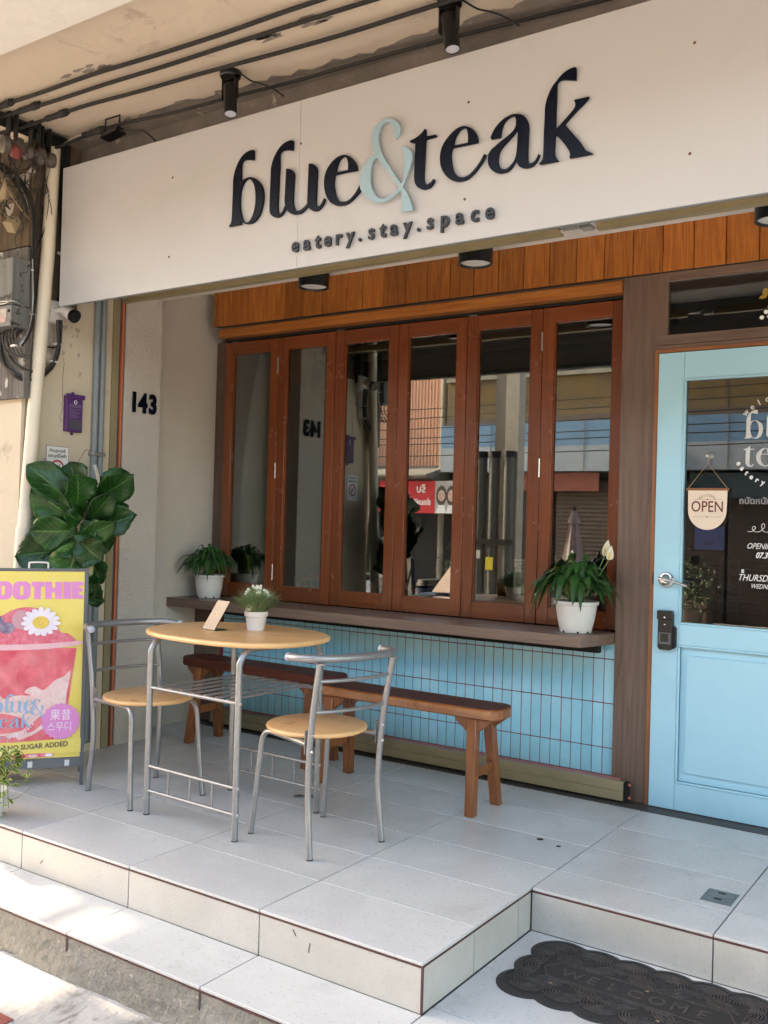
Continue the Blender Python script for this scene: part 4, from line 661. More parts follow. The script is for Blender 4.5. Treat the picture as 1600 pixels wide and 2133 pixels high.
# purple notice and no smoking notice
t = thing('notice_box', 'purple plastic notice box with white print on the left wall', 'notice', (-3.985, 3.085, 1.72))
part('box_body', MB().box(-3.9893, -3.962, 3.036, 3.134, 1.625, 1.806), 'purple', t, bevel=0.004)
part('lid', MB().box(-3.964, -3.953, 3.030, 3.140, 1.790, 1.812), 'purple', t, bevel=0.002)
part('hook', MB().lathe([(0.007, 0), (0.007, 0.01), (0, 0.01)], (-3.987, 3.085, 1.818), 12, (1, 0, 0)).lathe([(0.007, 0), (0.007, 0.01), (0, 0.01)], (-3.987, 3.085, 1.617), 12, (1, 0, 0)), 'purple', t)
part('grey_panel', MB().box(-3.9618, -3.9608, 3.050, 3.126, 1.640, 1.685), 'greypanel', t)
me = curve_mesh([ngon(0, 0, 0.0095, 0.0095), ngon(0, 0, 0.006, 0.006)], 0.0004); place('ring_logo', me, 'white', t, facing((-3.9612, 3.088, 1.774), (0, 1, 0)))
b = MB(); random.seed(4)
for i, zz in enumerate((1.757, 1.748, 1.736, 1.728, 1.720, 1.712, 1.704, 1.696)):
    x = 3.054; xe = 3.122-(0.0 if i < 3 else random.uniform(0, .03))
    while x < xe: l = random.uniform(.004, .012); b.box(-3.9617, -3.9611, x, min(x+l, xe), zz, zz+(.0045 if i < 2 else .0025)); x += l+.002
part('print_lines', b, 'purpleprint', t)
t = thing('no_smoking_sign', 'white no smoking notice with Thai text behind the fiddle leaf fig', 'notice', (-3.988, 3.01, 1.45))
part('sheet', MB().box(-3.9893, -3.9868, 2.946, 3.073, 1.36, 1.546), 'white', t)
part('sheet_edge', MB().box(-3.9891, -3.9872, 2.944, 3.075, 1.358, 1.548), 'purple', t)
for s_, z_ in (('ห้ามสูบบุหรี่', 1.519), ('และบุหรี่ไฟฟ้า', 1.493)):
    me = text_mesh(s_, 0.021, 0.0005); place('lettering', me, 'printblack', t, facing((-3.9864, 3.0095, z_), (0, 1, 0)))
me = curve_mesh([ngon(0, 0, 0.043, 0.043, 40), ngon(0, 0, 0.034, 0.034, 40)], 0.0005); place('red_ring', me, 'printred', t, facing((-3.9862, 3.0095, 1.438), (0, 1, 0)))
me = curve_mesh([[(-0.028, 0.022), (-0.022, 0.028), (0.028, -0.022), (0.022, -0.028)]], 0.0005); place('red_bar', me, 'printred', t, facing((-3.9860, 3.0095, 1.438), (0, 1, 0)))
me = curve_mesh([[(-0.02, -0.004), (0.016, -0.004), (0.016, 0.002), (-0.02, 0.002)], [(0.010, 0.006), (0.014, 0.006), (0.018, 0.02), (0.010, 0.022), (0.013, 0.016)]], 0.0004); place('cigarette', me, 'printblack', t, facing((-3.9865, 3.0095, 1.438), (0, 1, 0)))
# house number
hn = thing('house_number', 'dark blue raised numerals 143 on the rendered pilaster', 'house number', (-3.985, 3.55, 1.8))
for ch, y_, zoff in (('1', 3.479, 0), ('4', 3.540, -0.001), ('3', 3.611, 0)):
    me = text_mesh(ch, 0.143, 0.0058, 0.010); place('numeral', me, 'navy', hn, facing((-3.979, y_, 1.775+zoff), (0, 1, 0), sx=0.78 if ch != '1' else 0.74))

# ================================================================== SHOPFRONT
struct('window_pier', MB().box(-4.169, -3.995, 4.165, 4.33, 0.004, 0.6935), 'lam_v')
struct('window_side_board', MB().box(-4.169, -4.052, 4.292, 4.33, 0.7455, 2.29), 'lam_v')
struct('shopfront_pier', MB().box(-1.548, -1.3905, 4.188, 4.34, 0.004, 2.357), 'lam_v', bevel=0.001)
fc = thing('teak_fascia', 'row of vertical orange teak planks above the windows and door', 'fascia', (-2, 4.16, 2.355))
x = -4.064; i = 0
random.seed(2)
proto = None
while x < 2.4:
    me = MB().box(0.0018, 0.1334, 0, 0.016, 0, 0.222).mesh('plank', smooth=0) if proto is None else proto
    if proto is None: proto = me; me.materials.append(M['teak'])
    o = bpy.data.objects.new('plank', me); COL.objects.link(o); o.parent = fc; o.location = Vector((x, 4.155+random.uniform(-.0012, .0012), 2.3565))-fc.location
    bv = o.modifiers.new('bevel', 'BEVEL'); bv.width = 0.0018; bv.segments = 1; bv.limit_method = 'ANGLE'
    x += 0.1352
part('backing', MB().box(-4.068, 2.6, 4.1725, 4.19, 2.3575, 2.577), 'dark', fc)
part('end_board', MB().box(-4.071, -4.048, 4.148, 4.1525, 2.3555, 2.577), 'bench', fc)
bm_ = thing('window_head_beam', 'horizontal teak head beam above the folding windows', 'beam', (-2.8, 4.2, 2.29))
part('beam', MB().box(-4.042, -2.6, 4.168, 4.29, 2.2905, 2.342).box(-2.5992, -1.5495, 4.168, 4.33, 2.2905, 2.342), 'teakx', bm_, bevel=0.0015)
part('shadow_gap', MB().box(-4.042, -1.5495, 4.19, 4.33, 2.3425, 2.356), 'lam_x', bm_)
part('track', MB().box(-4.05, -1.55, 4.232, 4.33, 2.279, 2.290), 'dark', bm_)
# folding leaves. hinges at alternating joints
edges = [-4.050, -3.632, -3.216, -2.780, -2.381, -1.965, -1.553]
edges = [-4.048, -3.634, -3.216, -2.798, -2.381, -1.966, -1.552]
for i in range(6):
    x0, x1 = edges[i]+0.0012, edges[i+1]-0.0012
    lab = ['narrow leftmost leaf of the folding window, behind the left fern pot', 'second folding window leaf from the left, with a vine behind its glass', 'third folding window leaf from the left', 'fourth folding window leaf from the left, reflecting the red banner', 'fifth folding window leaf, reflecting the utility pole', 'rightmost folding window leaf beside the brown pier'][i]
    yo = 0.0
    wl = thing('folding_window', lab, 'window', ((x0+x1)/2, 4.24, 0.75), group='folding timber window leaves')
    wd = (x1-x0)/2
    def wb(a, b_, z0, z1, y0=0.0, y1=0.038): return MB().box(a, b_, y0, y1, z0, z1)
    sw, tr_, br_ = 0.060, 0.070, 0.078; H_ = 2.272-0.75
    part('stile', wb(-wd, -wd+sw, 0, H_), 'leaf_v', wl, world=False, bevel=0.0025)
    part('stile', wb(wd-sw, wd, 0, H_), 'leaf_v', wl, world=False, bevel=0.0025)
    part('top_rail', wb(-wd+sw+0.0003, wd-sw-0.0003, H_-tr_, H_), 'leaf_h', wl, world=False, bevel=0.0018)
    part('bottom_rail', wb(-wd+sw+0.0003, wd-sw-0.0003, 0.0, br_), 'leaf_h', wl, world=False, bevel=0.0018)
    part('glazing_bead', wb(-wd+sw, -wd+sw+0.006, br_, H_-tr_, 0.008, 0.017).box(wd-sw-0.006, wd-sw, 0.008, 0.017, br_, H_-tr_).box(-wd+sw, wd-sw, 0.008, 0.017, br_, br_+0.006).box(-wd+sw, wd-sw, 0.008, 0.017, H_-tr_-0.006, H_-tr_), 'leaf_v', wl, world=False)
    part('pane', MB().box(-wd+sw-0.004, wd-sw+0.004, 0.0175, 0.0205, br_-0.004, H_-tr_+0.004), 'glass', wl, world=False, smooth=0)
    if i in (0, 4):
        for z_ in (0.16, 0.75, 1.36):
            part('hinge', MB().tube([(wd+0.001, -0.004, z_-0.045), (wd+0.001, -0.004, z_+0.045)], 0.0042, 10), 'bolt', wl, world=False)
    if i in (0, 2, 4):
        xx = -wd+0.02 if i else -wd+0.06
        part('roller_bracket', MB().box(xx-0.02, xx+0.03, 0.0, 0.02, H_+0.001, H_+0.004).tube([(xx, 0.01, H_+0.004), (xx, 0.01, H_+0.012)], 0.006, 8), 'alu', wl, world=False)
    dz = (0.0, -0.0, 0.0, 0.0, 0.0, 0.0)[i]
    if i == 0: wl.rotation_euler = (0, 0, rad(0.9)); wl.location.y += 0.002
    if i == 1: wl.rotation_euler = (0, 0, rad(-0.9))
    if i in (2, 4): wl.rotation_euler = (0, 0, rad(0.12))
    if i in (3, 5): wl.rotation_euler = (0, 0, rad(-0.15))
# counter
ct = thing('window_counter', 'long walnut laminate counter ledge running below the folding windows', 'counter', (-2.8, 4.05, 0.695))
b = MB(); b.prism([(-4.1695, 3.93), (-1.633, 3.93), (-1.618, 3.934), (-1.606, 3.948), (-1.552, 4.145), (-1.5495, 4.2), (-1.5495, 4.245), (-4.1695, 4.245)], 0.695, 0.7449)
part('counter_top', b, 'lam_x', ct, bevel=0.002)
part('support', MB().box(-4.0, -1.6, 4.12, 4.16, 0.655, 0.6945), 'dark', ct)
# tiled apron
ta = struct('tiled_apron', MB().box(-3.994, -1.5485, 4.2052, 4.33, 0.09, 0.6945), 'redgrout')
px_ = 0.05145; rows = [(0.098, 0.2175), (0.2205, 0.4195), (0.4225, 0.6205), (0.6235, 0.6945)]
pm = [MB().box(0.0018, px_-0.0018, 0, 0.006, 0.0005, z1-z0-0.0005).mesh('wall_tile', smooth=0) for z0, z1 in rows]
for me in pm: me.materials.append(M['bluetile'])
n_t = int((3.992-1.5485)/px_)
for c in range(n_t+1):
    x = -1.549-px_*(c+1)
    if x < -3.995: break
    for k, (z0, z1) in enumerate(rows):
        o = bpy.data.objects.new('wall_tile', pm[k]); COL.objects.link(o); o.parent = ta; o.location = (x, 4.203+random.uniform(-.0004, .0004), z0); o.rotation_euler = (random.uniform(-.004, .004), 0, random.uniform(-.01, .01))
        bv = o.modifiers.new('bevel', 'BEVEL'); bv.width = 0.0012; bv.segments = 1; bv.limit_method = 'ANGLE'
# shutter bottom rail lying at the foot of the tiles
sr = thing('shutter_bottom_rail', 'long olive metal shutter bottom rail standing along the foot of the blue tiles', 'shutter rail', (-2.7, 4.14, 0.01))
part('upper_slat', MB().box(-3.98, -1.472, 4.125, 4.150, 0.0565, 0.0975), 'olive', sr, bevel=0.0015)
part('lower_slat', MB().box(-3.98, -1.472, 4.1235, 4.150, 0.0140, 0.0555), 'olive', sr, bevel=0.0015)
part('pink_edge', MB().box(-3.98, -1.50, 4.150, 4.2, 0.0915, 0.0965), mat('pink_caulk', (0.42, 0.16, 0.15), 0.8, var=0.2), sr)
part('end_channel', MB().box(-1.4715, -1.452, 4.136, 4.166, 0.012, 0.095), 'dark', sr)
part('end_pin', MB().tube([(-1.452, 4.145, 0.085), (-1.443, 4.145, 0.085)], 0.006, 8).tube([(-1.452, 4.145, 0.028), (-1.443, 4.145, 0.028)], 0.006, 8), 'orange', sr)
# door frame and transom
df = thing('door_frame', 'walnut door surround with orange timber jamb and transom light over the blue door', 'door frame', (-0.9, 4.2, 0))
part('side_jamb', MB().box(-1.3900, -1.3725, 4.176, 4.33, 0.004, 1.9995), 'jamb', df)
part('head_jamb', MB().box(-1.3900, 0.2, 4.176, 4.33, 2.0000, 2.0145), 'jambx', df)
part('transom_rail', MB().box(-1.3900, 0.6, 4.186, 4.33, 2.0150, 2.0335), 'lam_x', df)
part('transom_rail', MB().box(-1.3900, 0.6, 4.182, 4.33, 2.0355, 2.0780), 'lam_x', df)
part('transom_stile', MB().box(-1.3900, -1.3420, 4.184, 4.33, 2.0785, 2.3560), 'lam_v', df)
part('transom_head', MB().box(-1.3415, 0.6, 4.184, 4.33, 2.3180, 2.3560), 'lam_x', df)
part('transom_pane', MB().box(-1.345, 0.6, 4.202, 4.206, 2.075, 2.322), 'doorglass', df, smooth=0)
me = curve_mesh([[(0, 0), (0.012, 0.004), (0.02, 0.016), (0.018, 0.03), (0.024, 0.036), (0.016, 0.044), (0.006, 0.046), (0.0, 0.04), (-0.004, 0.028), (0.0, 0.018), (-0.012, 0.012), (-0.018, 0.004)]], 0.0004)
place('gold_decal', me, mat('gold_leaf', (0.42, 0.30, 0.06), 0.4, metal=0.5), df, facing((-0.945, 4.200, 2.2), sx=0.95))
for dx, dz in ((0.032, 0.0), (0.018, -0.024), (0.003, -0.046), (0.035, -0.045), (-0.013, -0.068), (0.016, -0.066), (0.045, -0.02), (0.05, -0.064)):
    me = curve_mesh([ngon(0, 0, 0.009, 0.0085, 14)], 0.0004); place('dot_decal', me, 'white', df, facing((-0.935+dx, 4.2005, 2.19+dz)))
part('side_jamb', MB().box(-0.4685, -0.4510, 4.176, 4.33, 0.004, 1.9995), 'jamb', df)
struct('shopfront_right_wall', MB().box(-0.4505, 3.0, 4.188, 4.34, 0.004, 1.9990).box(0.6005, 3.0, 4.188, 4.34, 1.9995, 2.3565), 'lam_v')
# door
dr = thing('cafe_door', 'sky blue panelled cafe door with a large glass light and nickel lever', 'door', (-1.3715, 4.17, 0.01))
X0, X1 = -1.3700, -0.47
part('stile', MB().box(X0, -1.2575, 4.168, 4.208, 0.0065, 1.996), 'doorblue', dr, bevel=0.002)
part('stile', MB().box(-0.585, X1, 4.168, 4.208, 0.0065, 1.996), 'doorblue', dr, bevel=0.002)
part('top_rail', MB().box(-1.2570, -0.5855, 4.1685, 4.208, 1.880, 1.996), 'doorblue', dr, bevel=0.0015)
part('lock_rail', MB().box(-1.2570, -0.5855, 4.1685, 4.208, 0.722, 0.810), 'doorblue', dr, bevel=0.0015)
part('bottom_rail', MB().box(-1.2570, -0.5855, 4.1685, 4.208, 0.0065, 0.122), 'doorblue', dr, bevel=0.0015)
def mould(x0, x1, z0, z1, w_, y0, y1):
    b = MB()
    b.hexa([(x0, y0, z0), (x1, y0, z0), (x1, y0+.012, z0), (x0, y0+.012, z0)], [(x0+w_, y1, z0+w_), (x1-w_, y1, z0+w_), (x1-w_, y0+.012, z0+w_), (x0+w_, y0+.012, z0+w_)])
    b.hexa([(x0, y0+.012, z1), (x1, y0+.012, z1), (x1, y0, z1), (x0, y0, z1)], [(x0+w_, y0+.012, z1-w_), (x1-w_, y0+.012, z1-w_), (x1-w_, y1, z1-w_), (x0+w_, y1, z1-w_)])
    b.hexa([(x0, y0, z1), (x0, y0, z0), (x0, y0+.012, z0), (x0, y0+.012, z1)], [(x0+w_, y1, z1-w_), (x0+w_, y1, z0+w_), (x0+w_, y0+.012, z0+w_), (x0+w_, y0+.012, z1-w_)])
    b.hexa([(x1, y0, z0), (x1, y0, z1), (x1, y0+.012, z1), (x1, y0+.012, z0)], [(x1-w_, y1, z0+w_), (x1-w_, y1, z1-w_), (x1-w_, y0+.012, z1-w_), (x1-w_, y0+.012, z0+w_)])
    return b
def frame2(x0, x1, z0, z1, w_, y0, y1): return MB().box(x0, x1, y0, y1, z0, z0+w_).box(x0, x1, y0, y1, z1-w_, z1).box(x0, x0+w_, y0, y1, z0+w_, z1-w_).box(x1-w_, x1, y0, y1, z0+w_, z1-w_)
part('glazing_bead', frame2(-1.2570, -0.5855, 0.8105, 1.8795, 0.009, 4.1655, 4.186), 'doorblue', dr, bevel=0.003)
part('panel_moulding', frame2(-1.2570, -0.5855, 0.1225, 0.7215, 0.010, 4.1650, 4.180), 'doorblue', dr, bevel=0.004, seg=3)
part('raised_panel', MB().box(-1.2475, -0.595, 4.186, 4.20, 0.132, 0.712), 'doorblue', dr)
b = MB(); b.hexa([(-1.219, 4.1765, 0.171), (-0.623, 4.1765, 0.171), (-0.623, 4.1765, 0.676), (-1.219, 4.1765, 0.676)], [(-1.221, 4.1858, 0.169), (-0.621, 4.1858, 0.169), (-0.621, 4.1858, 0.678), (-1.221, 4.1858, 0.678)])
part('raised_field', b, 'doorblue', dr)
part('pane', MB().box(-1.252, -0.590, 4.186, 4.190, 0.815, 1.875), 'doorglass', dr, smooth=0)
part('door_sweep', MB().box(X0+.002, X1, 4.172, 4.204, 0.004, 0.0062), 'dark', dr)
part('rose', MB().lathe([(0.0, -0.001), (0.034, -0.001), (0.035, 0.004), (0.031, 0.010), (0.022, 0.012), (0.017, 0.017), (0.014, 0.028), (0.0, 0.030)], (-1.313, 4.1682, 1.000), 32, (0, -1, 0)), 'steel', dr)
part('lever', MB().tube(spline([(-1.334, 4.130, 1.004), (-1.323, 4.127, 1.005), (-1.306, 4.127, 1.003), (-1.280, 4.128, 0.998), (-1.250, 4.133, 0.990), (-1.216, 4.139, 0.980)], 5), 0.0098, 12, taper=0.55).lathe([(0.0, 0), (0.0125, 0.0005), (0.014, 0.006), (0.012, 0.012), (0.0, 0.013)], (-1.316, 4.132, 1.002), 20, (0, -1, 0)).tube([(-1.313, 4.145, 1.002), (-1.313, 4.125, 1.002)], 0.0125, 14), 'steel', dr)
part('keyhole', MB().lathe([(0.006, 0), (0.0055, 0.001), (0, 0.0012)], (-1.317, 4.1192, 1.002), 14, (0, -1, 0)), 'bolt', dr)
part('latch', MB().box(-1.3765, -1.3702, 4.172, 4.184, 0.975, 1.03).box(-1.379, -1.3765, 4.172, 4.182, 0.998, 1.006), 'black', dr)
me = curve_mesh([rrect(-1.3375, -1.277, 0.698, 0.862, 0.013)], 0.020, 0.002); place('lock_body', me, 'black', dr, Matrix(((1, 0, 0, 0), (0, 0, -1, 4.157), (0, 1, 0, 0), (0, 0, 0, 1))))
me = curve_mesh([rrect(-1.286, -1.264, 0.705, 0.800, 0.010)], 0.013, 0.002); place('lock_side', me, 'blackmatt', dr, Matrix(((1, 0, 0, 0), (0, 0, -1, 4.1605), (0, 1, 0, 0), (0, 0, 0, 1))))
part('lock_cap', MB().box(-1.3435, -1.277, 4.140, 4.1675, 0.828, 0.867), 'black', dr, bevel=0.003)
part('lock_pad', MB().box(-1.334, -1.281, 4.1425, 4.1455, 0.722, 0.772), 'framegrey', dr, bevel=0.001)
part('touch_pad', MB().box(-1.3255, -1.291, 4.1408, 4.1428, 0.732, 0.767), 'black', dr, bevel=0.001)
part('lock_mark', MB().lathe([(0.004, 0), (0, 0.0008)], (-1.309, 4.1395, 0.838), 10, (0, -1, 0)).box(-1.3125, -1.3055, 4.1440, 4.1453, 0.805, 0.809), 'white', dr)
# decals on the door glass (front face of the pane at y 4.186)
YD = 4.1853
def dtxt(s_, x, z, size, off=0.0, shear=0.0, m='decal', rot=0.0, align='LEFT', sx=1.0):
    me = text_mesh(s_, size, off, 0.0004, shear, align); c, s = math.cos(rot), math.sin(rot)
    place('lettering', me, m, dr, facing((x, YD, z), (c, 0, s), (-s, 0, c), sx=sx))
# logo letters reused from the sign, scaled
def logo(keys, x0, z0, scale, m, par, y=YD, order=None, basis=None, gap=0.0):
    allp = [p for k in keys for lp in G[k] for p in lp]; mx = min(p[0] for p in allp); mz = 2.43
    for k in keys:
        loops = [[((a-mx)*scale, (b_-mz)*scale) for a, b_ in glyphloop(lp, 3)] for lp in G[k]]
        me = curve_mesh(loops, 0.0004)
        place('logo_letter', me, m, par, basis if basis is not None else facing((x0, y, z0)))
logo(['b', 'l', 'u', 'e'], -1.003, 1.617, 0.40, 'decal', dr)
logo(['t', 'e2', 'a', 'k'], -1.006, 1.500, 0.40, 'decal', dr)
for k, ch in enumerate('welcome to'):
    th = rad(138-k*10.5); c_ = (-0.865, 1.600); R_ = 0.172
    if ch != ' ': dtxt(ch, c_[0]+R_*math.cos(th), c_[1]+R_*math.sin(th), 0.033, 0.0007, rot=th-math.pi/2, align='CENTER')
for k, ch in enumerate('eatery.stay.space'):
    th = rad(210+k*8.2); c_ = (-0.865, 1.600); R_ = 0.192
    dtxt(ch, c_[0]+R_*math.cos(th), c_[1]+R_*math.sin(th), 0.030, 0.0010, rot=th+math.pi/2, align='CENTER', m='white')
dtxt('ถนัดหนัก', -1.02, 1.338, 0.036, 0.0012, m='decalgrey')
dtxt('OPENING', -0.985, 1.150, 0.034, 0.0, 0.35, 'white', sx=0.8); dtxt('07.30', -0.948, 1.112, 0.034, 0.0008, 0.35, 'white', sx=0.8)
dtxt('THURSDAY', -1.018, 1.015, 0.039, 0.0, 0.35, 'white', sx=0.8); dtxt('WEDNESDAY', -0.965, 0.985, 0.027, 0.0, 0.35, 'white', sx=0.8)
b = MB().tube(spline([(-0.982, YD, 1.222), (-0.965, YD, 1.222), (-0.950, YD, 1.236), (-0.956, YD, 1.244), (-0.963, YD, 1.236), (-0.955, YD, 1.223), (-0.935, YD, 1.222), (-0.915, YD, 1.240), (-0.917, YD, 1.256), (-0.926, YD, 1.248), (-0.920, YD, 1.226), (-0.90, YD, 1.222), (-0.875, YD, 1.25), (-0.88, YD, 1.226), (-0.85, YD, 1.222)], 6), 0.0011, 5)
part('script_lettering', b, 'white', dr)
part('cup_mark', MB().box(-1.003, -0.992, YD-.0004, YD, 1.046, 1.062), 'decal', dr)
# OPEN banner
ob = thing('open_banner', 'cream OPEN banner hanging on twine from a hook on the blue door', 'banner', (-1.143, 4.17, 1.39))
oy = 4.158
shape = [(-0.0825, 0.0)]+[(-0.0805, -0.085)]+[(0.0805*math.cos(rad(a)), -0.092+0.083*math.sin(rad(a))) for a in range(180, 361, 9)]+[(0.0825, 0.0)]
me = curve_mesh([shape], 0.0012, 0.0003)
place('cloth', me, 'canvas', ob, facing((-1.143, oy, 1.399)))
part('dowel', MB().tube([(-1.232, oy, 1.397), (-1.054, oy, 1.397)], 0.0055, 10), 'jambx', ob)
part('twine', MB().tube([(-1.226, oy, 1.400), (-1.145, oy, 1.507), (-1.0595, oy, 1.400)], 0.0013, 6).tube([(-1.145, oy, 1.507), (-1.144, oy+.005, 1.532)], 0.0017, 6), 'twine', ob)
part('suction_hook', MB().lathe([(0.018, 0.0), (0.016, 0.004), (0.006, 0.008), (0.005, 0.016), (0.0, 0.016)], (-1.143, 4.1852, 1.542), 20, (0, -1, 0)), 'acrylic', ob)
me = text_mesh('OPEN', 0.066, 0.0004, 0.0004); place('lettering', me, 'maroon', ob, facing((-1.143, oy-.0014, 1.301), sx=0.80))
for k, ch in enumerate('WELCOME'):
    th = rad(126-k*12); me = text_mesh(ch, 0.015, 0, 0.0003)
    place('small_lettering', me, 'printgrey', ob, facing((-1.143+0.066*math.cos(th)*0.72, oy-.0014, 1.301+0.066*math.sin(th)), (math.cos(th-math.pi/2), 0, math.sin(th-math.pi/2)), (-math.sin(th-math.pi/2), 0, math.cos(th-math.pi/2))))
part('divider', MB().box(-1.203, -1.083, oy-.0013, oy-.001, 1.3535, 1.3545).box(-1.203, -1.083, oy-.0013, oy-.001, 1.2785, 1.2795).lathe([(0.003, 0), (0, 0.0006)], (-1.143, oy-.001, 1.354), 8, (0, -1, 0)).lathe([(0.003, 0), (0, 0.0006)], (-1.143, oy-.001, 1.279), 8, (0, -1, 0)), 'printgrey', ob)
# ================================================================== FURNITURE
def chair(label, loc, rz):
    t = thing('cafe_chair', label, 'chair', loc, rz, 'silver tube chairs with round seats at the cafe table')
    prof = [(0.0, 0.417), (0.184, 0.417), (0.193, 0.421), (0.196, 0.428), (0.193, 0.434), (0.185, 0.4365), (0.0, 0.4365)]
    part('seat', MB().lathe(prof[:3]+[(0.196, 0.428), (0.1935, 0.4335), (0.187, 0.4363)], (0.015, 0, 0), 56), 'beechedge', t, world=False)
    part('seat_veneer', MB().lathe([(0.187, 0.4363), (0.1865, 0.4366), (0.0, 0.4367)], (0.015, 0, 0), 56), 'beech', t, world=False)
    for s in (-1, 1):
        post = spline([(-0.187, s*0.170, 0.0), (-0.175, s*0.168, 0.10), (-0.163, s*0.166, 0.195), (-0.161, s*0.166, 0.26), (-0.165, s*0.168, 0.36), (-0.180, s*0.170, 0.50), (-0.203, s*0.172, 0.62), (-0.222, s*0.174, 0.708)], 5)
        pst = part('back_post', MB().tube(post, 0.0118, 16), 'chrome', t, world=False)
        part('foot_cap', MB().tube([(-0.1873, s*0.170, -0.0), (-0.187, s*0.170, 0.004)], 0.0124, 14), 'blackmatt', pst, world=False)
        for z_ in (0.385, 0.445): part('bolt', MB().tube([(-0.185, s*0.168, z_), (-0.142, s*0.168, z_)], 0.003, 8).lathe([(0.0065, 0), (0.0065, 0.002), (0.003, 0.005), (0, 0.005)], (-0.181, s*0.168, z_), 12, (-1, 0, 0)), 'bolt', pst, world=False)
        part('bracket_plate', MB().box(-0.150, -0.147, s*0.168-0.010, s*0.168+0.010, 0.372, 0.458), 'chrome', pst, world=False)
        leg = spline([(0.187, s*0.176, 0.0), (0.172, s*0.170, 0.14), (0.158, s*0.164, 0.29), (0.151, s*0.160, 0.36), (0.138, s*0.157, 0.392), (0.112, s*0.154, 0.4055), (0.06, s*0.152, 0.4065), (-0.06, s*0.158, 0.4065), (-0.147, s*0.168, 0.4075)], 5)
        lg = part('front_leg', MB().tube(leg, 0.0108, 16), 'chrome', t, world=False)
        part('foot_cap', MB().tube([(0.1873, s*0.176, 0.0), (0.187, s*0.176, 0.004)], 0.0114, 14), 'blackmatt', lg, world=False)
    for z_, x_ in ((0.527, -0.183), (0.642, -0.206)):
        part('back_slat', MB().tube(spline([(x_+0.004, -0.166, z_), (x_-0.018, -0.10, z_), (x_-0.026, 0, z_), (x_-0.018, 0.10, z_), (x_+0.004, 0.166, z_)], 6), 0.0072, 12), 'chrome', t, world=False)
    rl_ = spline([(-0.105, -0.222, 0.722), (-0.160, -0.212, 0.7235), (-0.205, -0.180, 0.7245), (-0.240, -0.10, 0.7245), (-0.250, 0, 0.7245), (-0.240, 0.10, 0.7245), (-0.205, 0.180, 0.7245), (-0.160, 0.212, 0.7235), (-0.105, 0.222, 0.722)], 6)
    tr = part('top_rail', MB().tube(rl_, 0.0150, 18), 'chrome', t, world=False)
    for s in (-1, 1):
        part('end_cap', MB().lathe([(0.0152, 0.0), (0.0158, 0.006), (0.0145, 0.012), (0.009, 0.0165), (0.0, 0.018)], (-0.104, s*0.222, 0.722), 18, (0.96, s*0.14, -0.02)), 'endcap', tr, world=False)
        part('saddle_plate', MB().box(-0.252, -0.198, s*0.172-0.008, s*0.172+0.008, 0.7065, 0.7095), 'chrome', tr, world=False)
    return t
# right chair: back towards +X ; left chair: back towards -X
c1 = chair('silver tube cafe chair in front of the bench, its back turned to the door', (-2.254, 2.934, 0), math.atan2(0.093, -0.345))
c2 = chair('silver tube cafe chair between the smoothie poster and the table', (-3.205, 2.925, 0), math.atan2(-0.07, 0.345))
# table
TX, TY, TZr = -2.708, 2.952, rad(-2.2)
t = thing('cafe_table', 'oval beech topped cafe table on silver tube legs', 'table', (TX, TY, 0), TZr)
def sup(a, b_, n_=2.45, k=72): return [(math.copysign(abs(math.cos(2*math.pi*i/k))**(2/n_), math.cos(2*math.pi*i/k))*a, math.copysign(abs(math.sin(2*math.pi*i/k))**(2/n_), math.sin(2*math.pi*i/k))*b_) for i in range(k)]
def slab(rings, cap_top=True):
    b = MB(); k = len(rings[0][0]); 
    for pts, z in rings: b.v += [(x, y, z) for x, y in pts]
    for r in range(len(rings)-1):
        for i in range(k): b.f.append((r*k+i, r*k+(i+1) % k, (r+1)*k+(i+1) % k, (r+1)*k+i))
    b.f.append(tuple(reversed(range(k)))); b.f.append(tuple(range((len(rings)-1)*k, len(rings)*k))); return b
A_, B_ = 0.405, 0.298
part('tabletop_edge', slab([(sup(A_-.012, B_-.012), 0.728), (sup(A_-.003, B_-.003), 0.732), (sup(A_, B_), 0.739), (sup(A_-.003, B_-.003), 0.7455), (sup(A_-.010, B_-.010), 0.7492)]), 'beechedge', t, world=False)
part('tabletop', slab([(sup(A_-.0105, B_-.0105), 0.7493), (sup(A_-.011, B_-.011), 0.7498)]), 'beech', t, world=False)
for s in (-1, 1):
    x = s*0.252
    for q in (-1, 1):
        y = q*0.238
        leg = spline([(x, y, 0), (x, y, 0.20), (x, y, 0.45), (x, y, 0.645), (x, y-q*0.006, 0.675), (x, y-q*0.025, 0.703), (x, y-q*0.052, 0.7165), (x, y-q*0.09, 0.7185), (x, q*0.002, 0.7185)], 5)
        lg = part('leg', MB().tube(leg, 0.0128, 16), 'chrome', t, world=False)
        part('foot_cap', MB().tube([(x, y, 0.0), (x, y, 0.004)], 0.0134, 14), 'blackmatt', lg, world=False)
        for z_ in (0.518, 0.198, 0.098):
            part('bolt', MB().lathe([(0.0062, 0), (0.0055, 0.003), (0, 0.004)], (x+s*0.0122, y, z_), 12, (s, 0, 0)), 'bolt', lg, world=False)
for q in (-1, 1):
    y = q*0.238; rail = MB().tube([(-0.243, y, 0.198), (0.243, y, 0.198)], 0.0075, 12)
    part('upper_rail', rail, 'chrome', t, world=False); part('lower_rail', MB().tube([(-0.243, y, 0.098), (0.243, y, 0.098)], 0.0075, 12), 'chrome', t, world=False)
    for x in (-0.125, 0.0, 0.125): part('spindle', MB().tube([(x, y, 0.104), (x, y, 0.192)], 0.0052, 10), 'chrome', t, world=False)
    part('shelf_rail', MB().tube([(-0.243, y, 0.518), (0.243, y, 0.518)], 0.0078, 12), 'chrome', t, world=False)
for i in range(7):
    x = -0.195+0.065*i; part('shelf_rod', MB().tube([(x, -0.238, 0.524), (x, 0.238, 0.524)], 0.0055, 10), 'chrome', t, world=False)
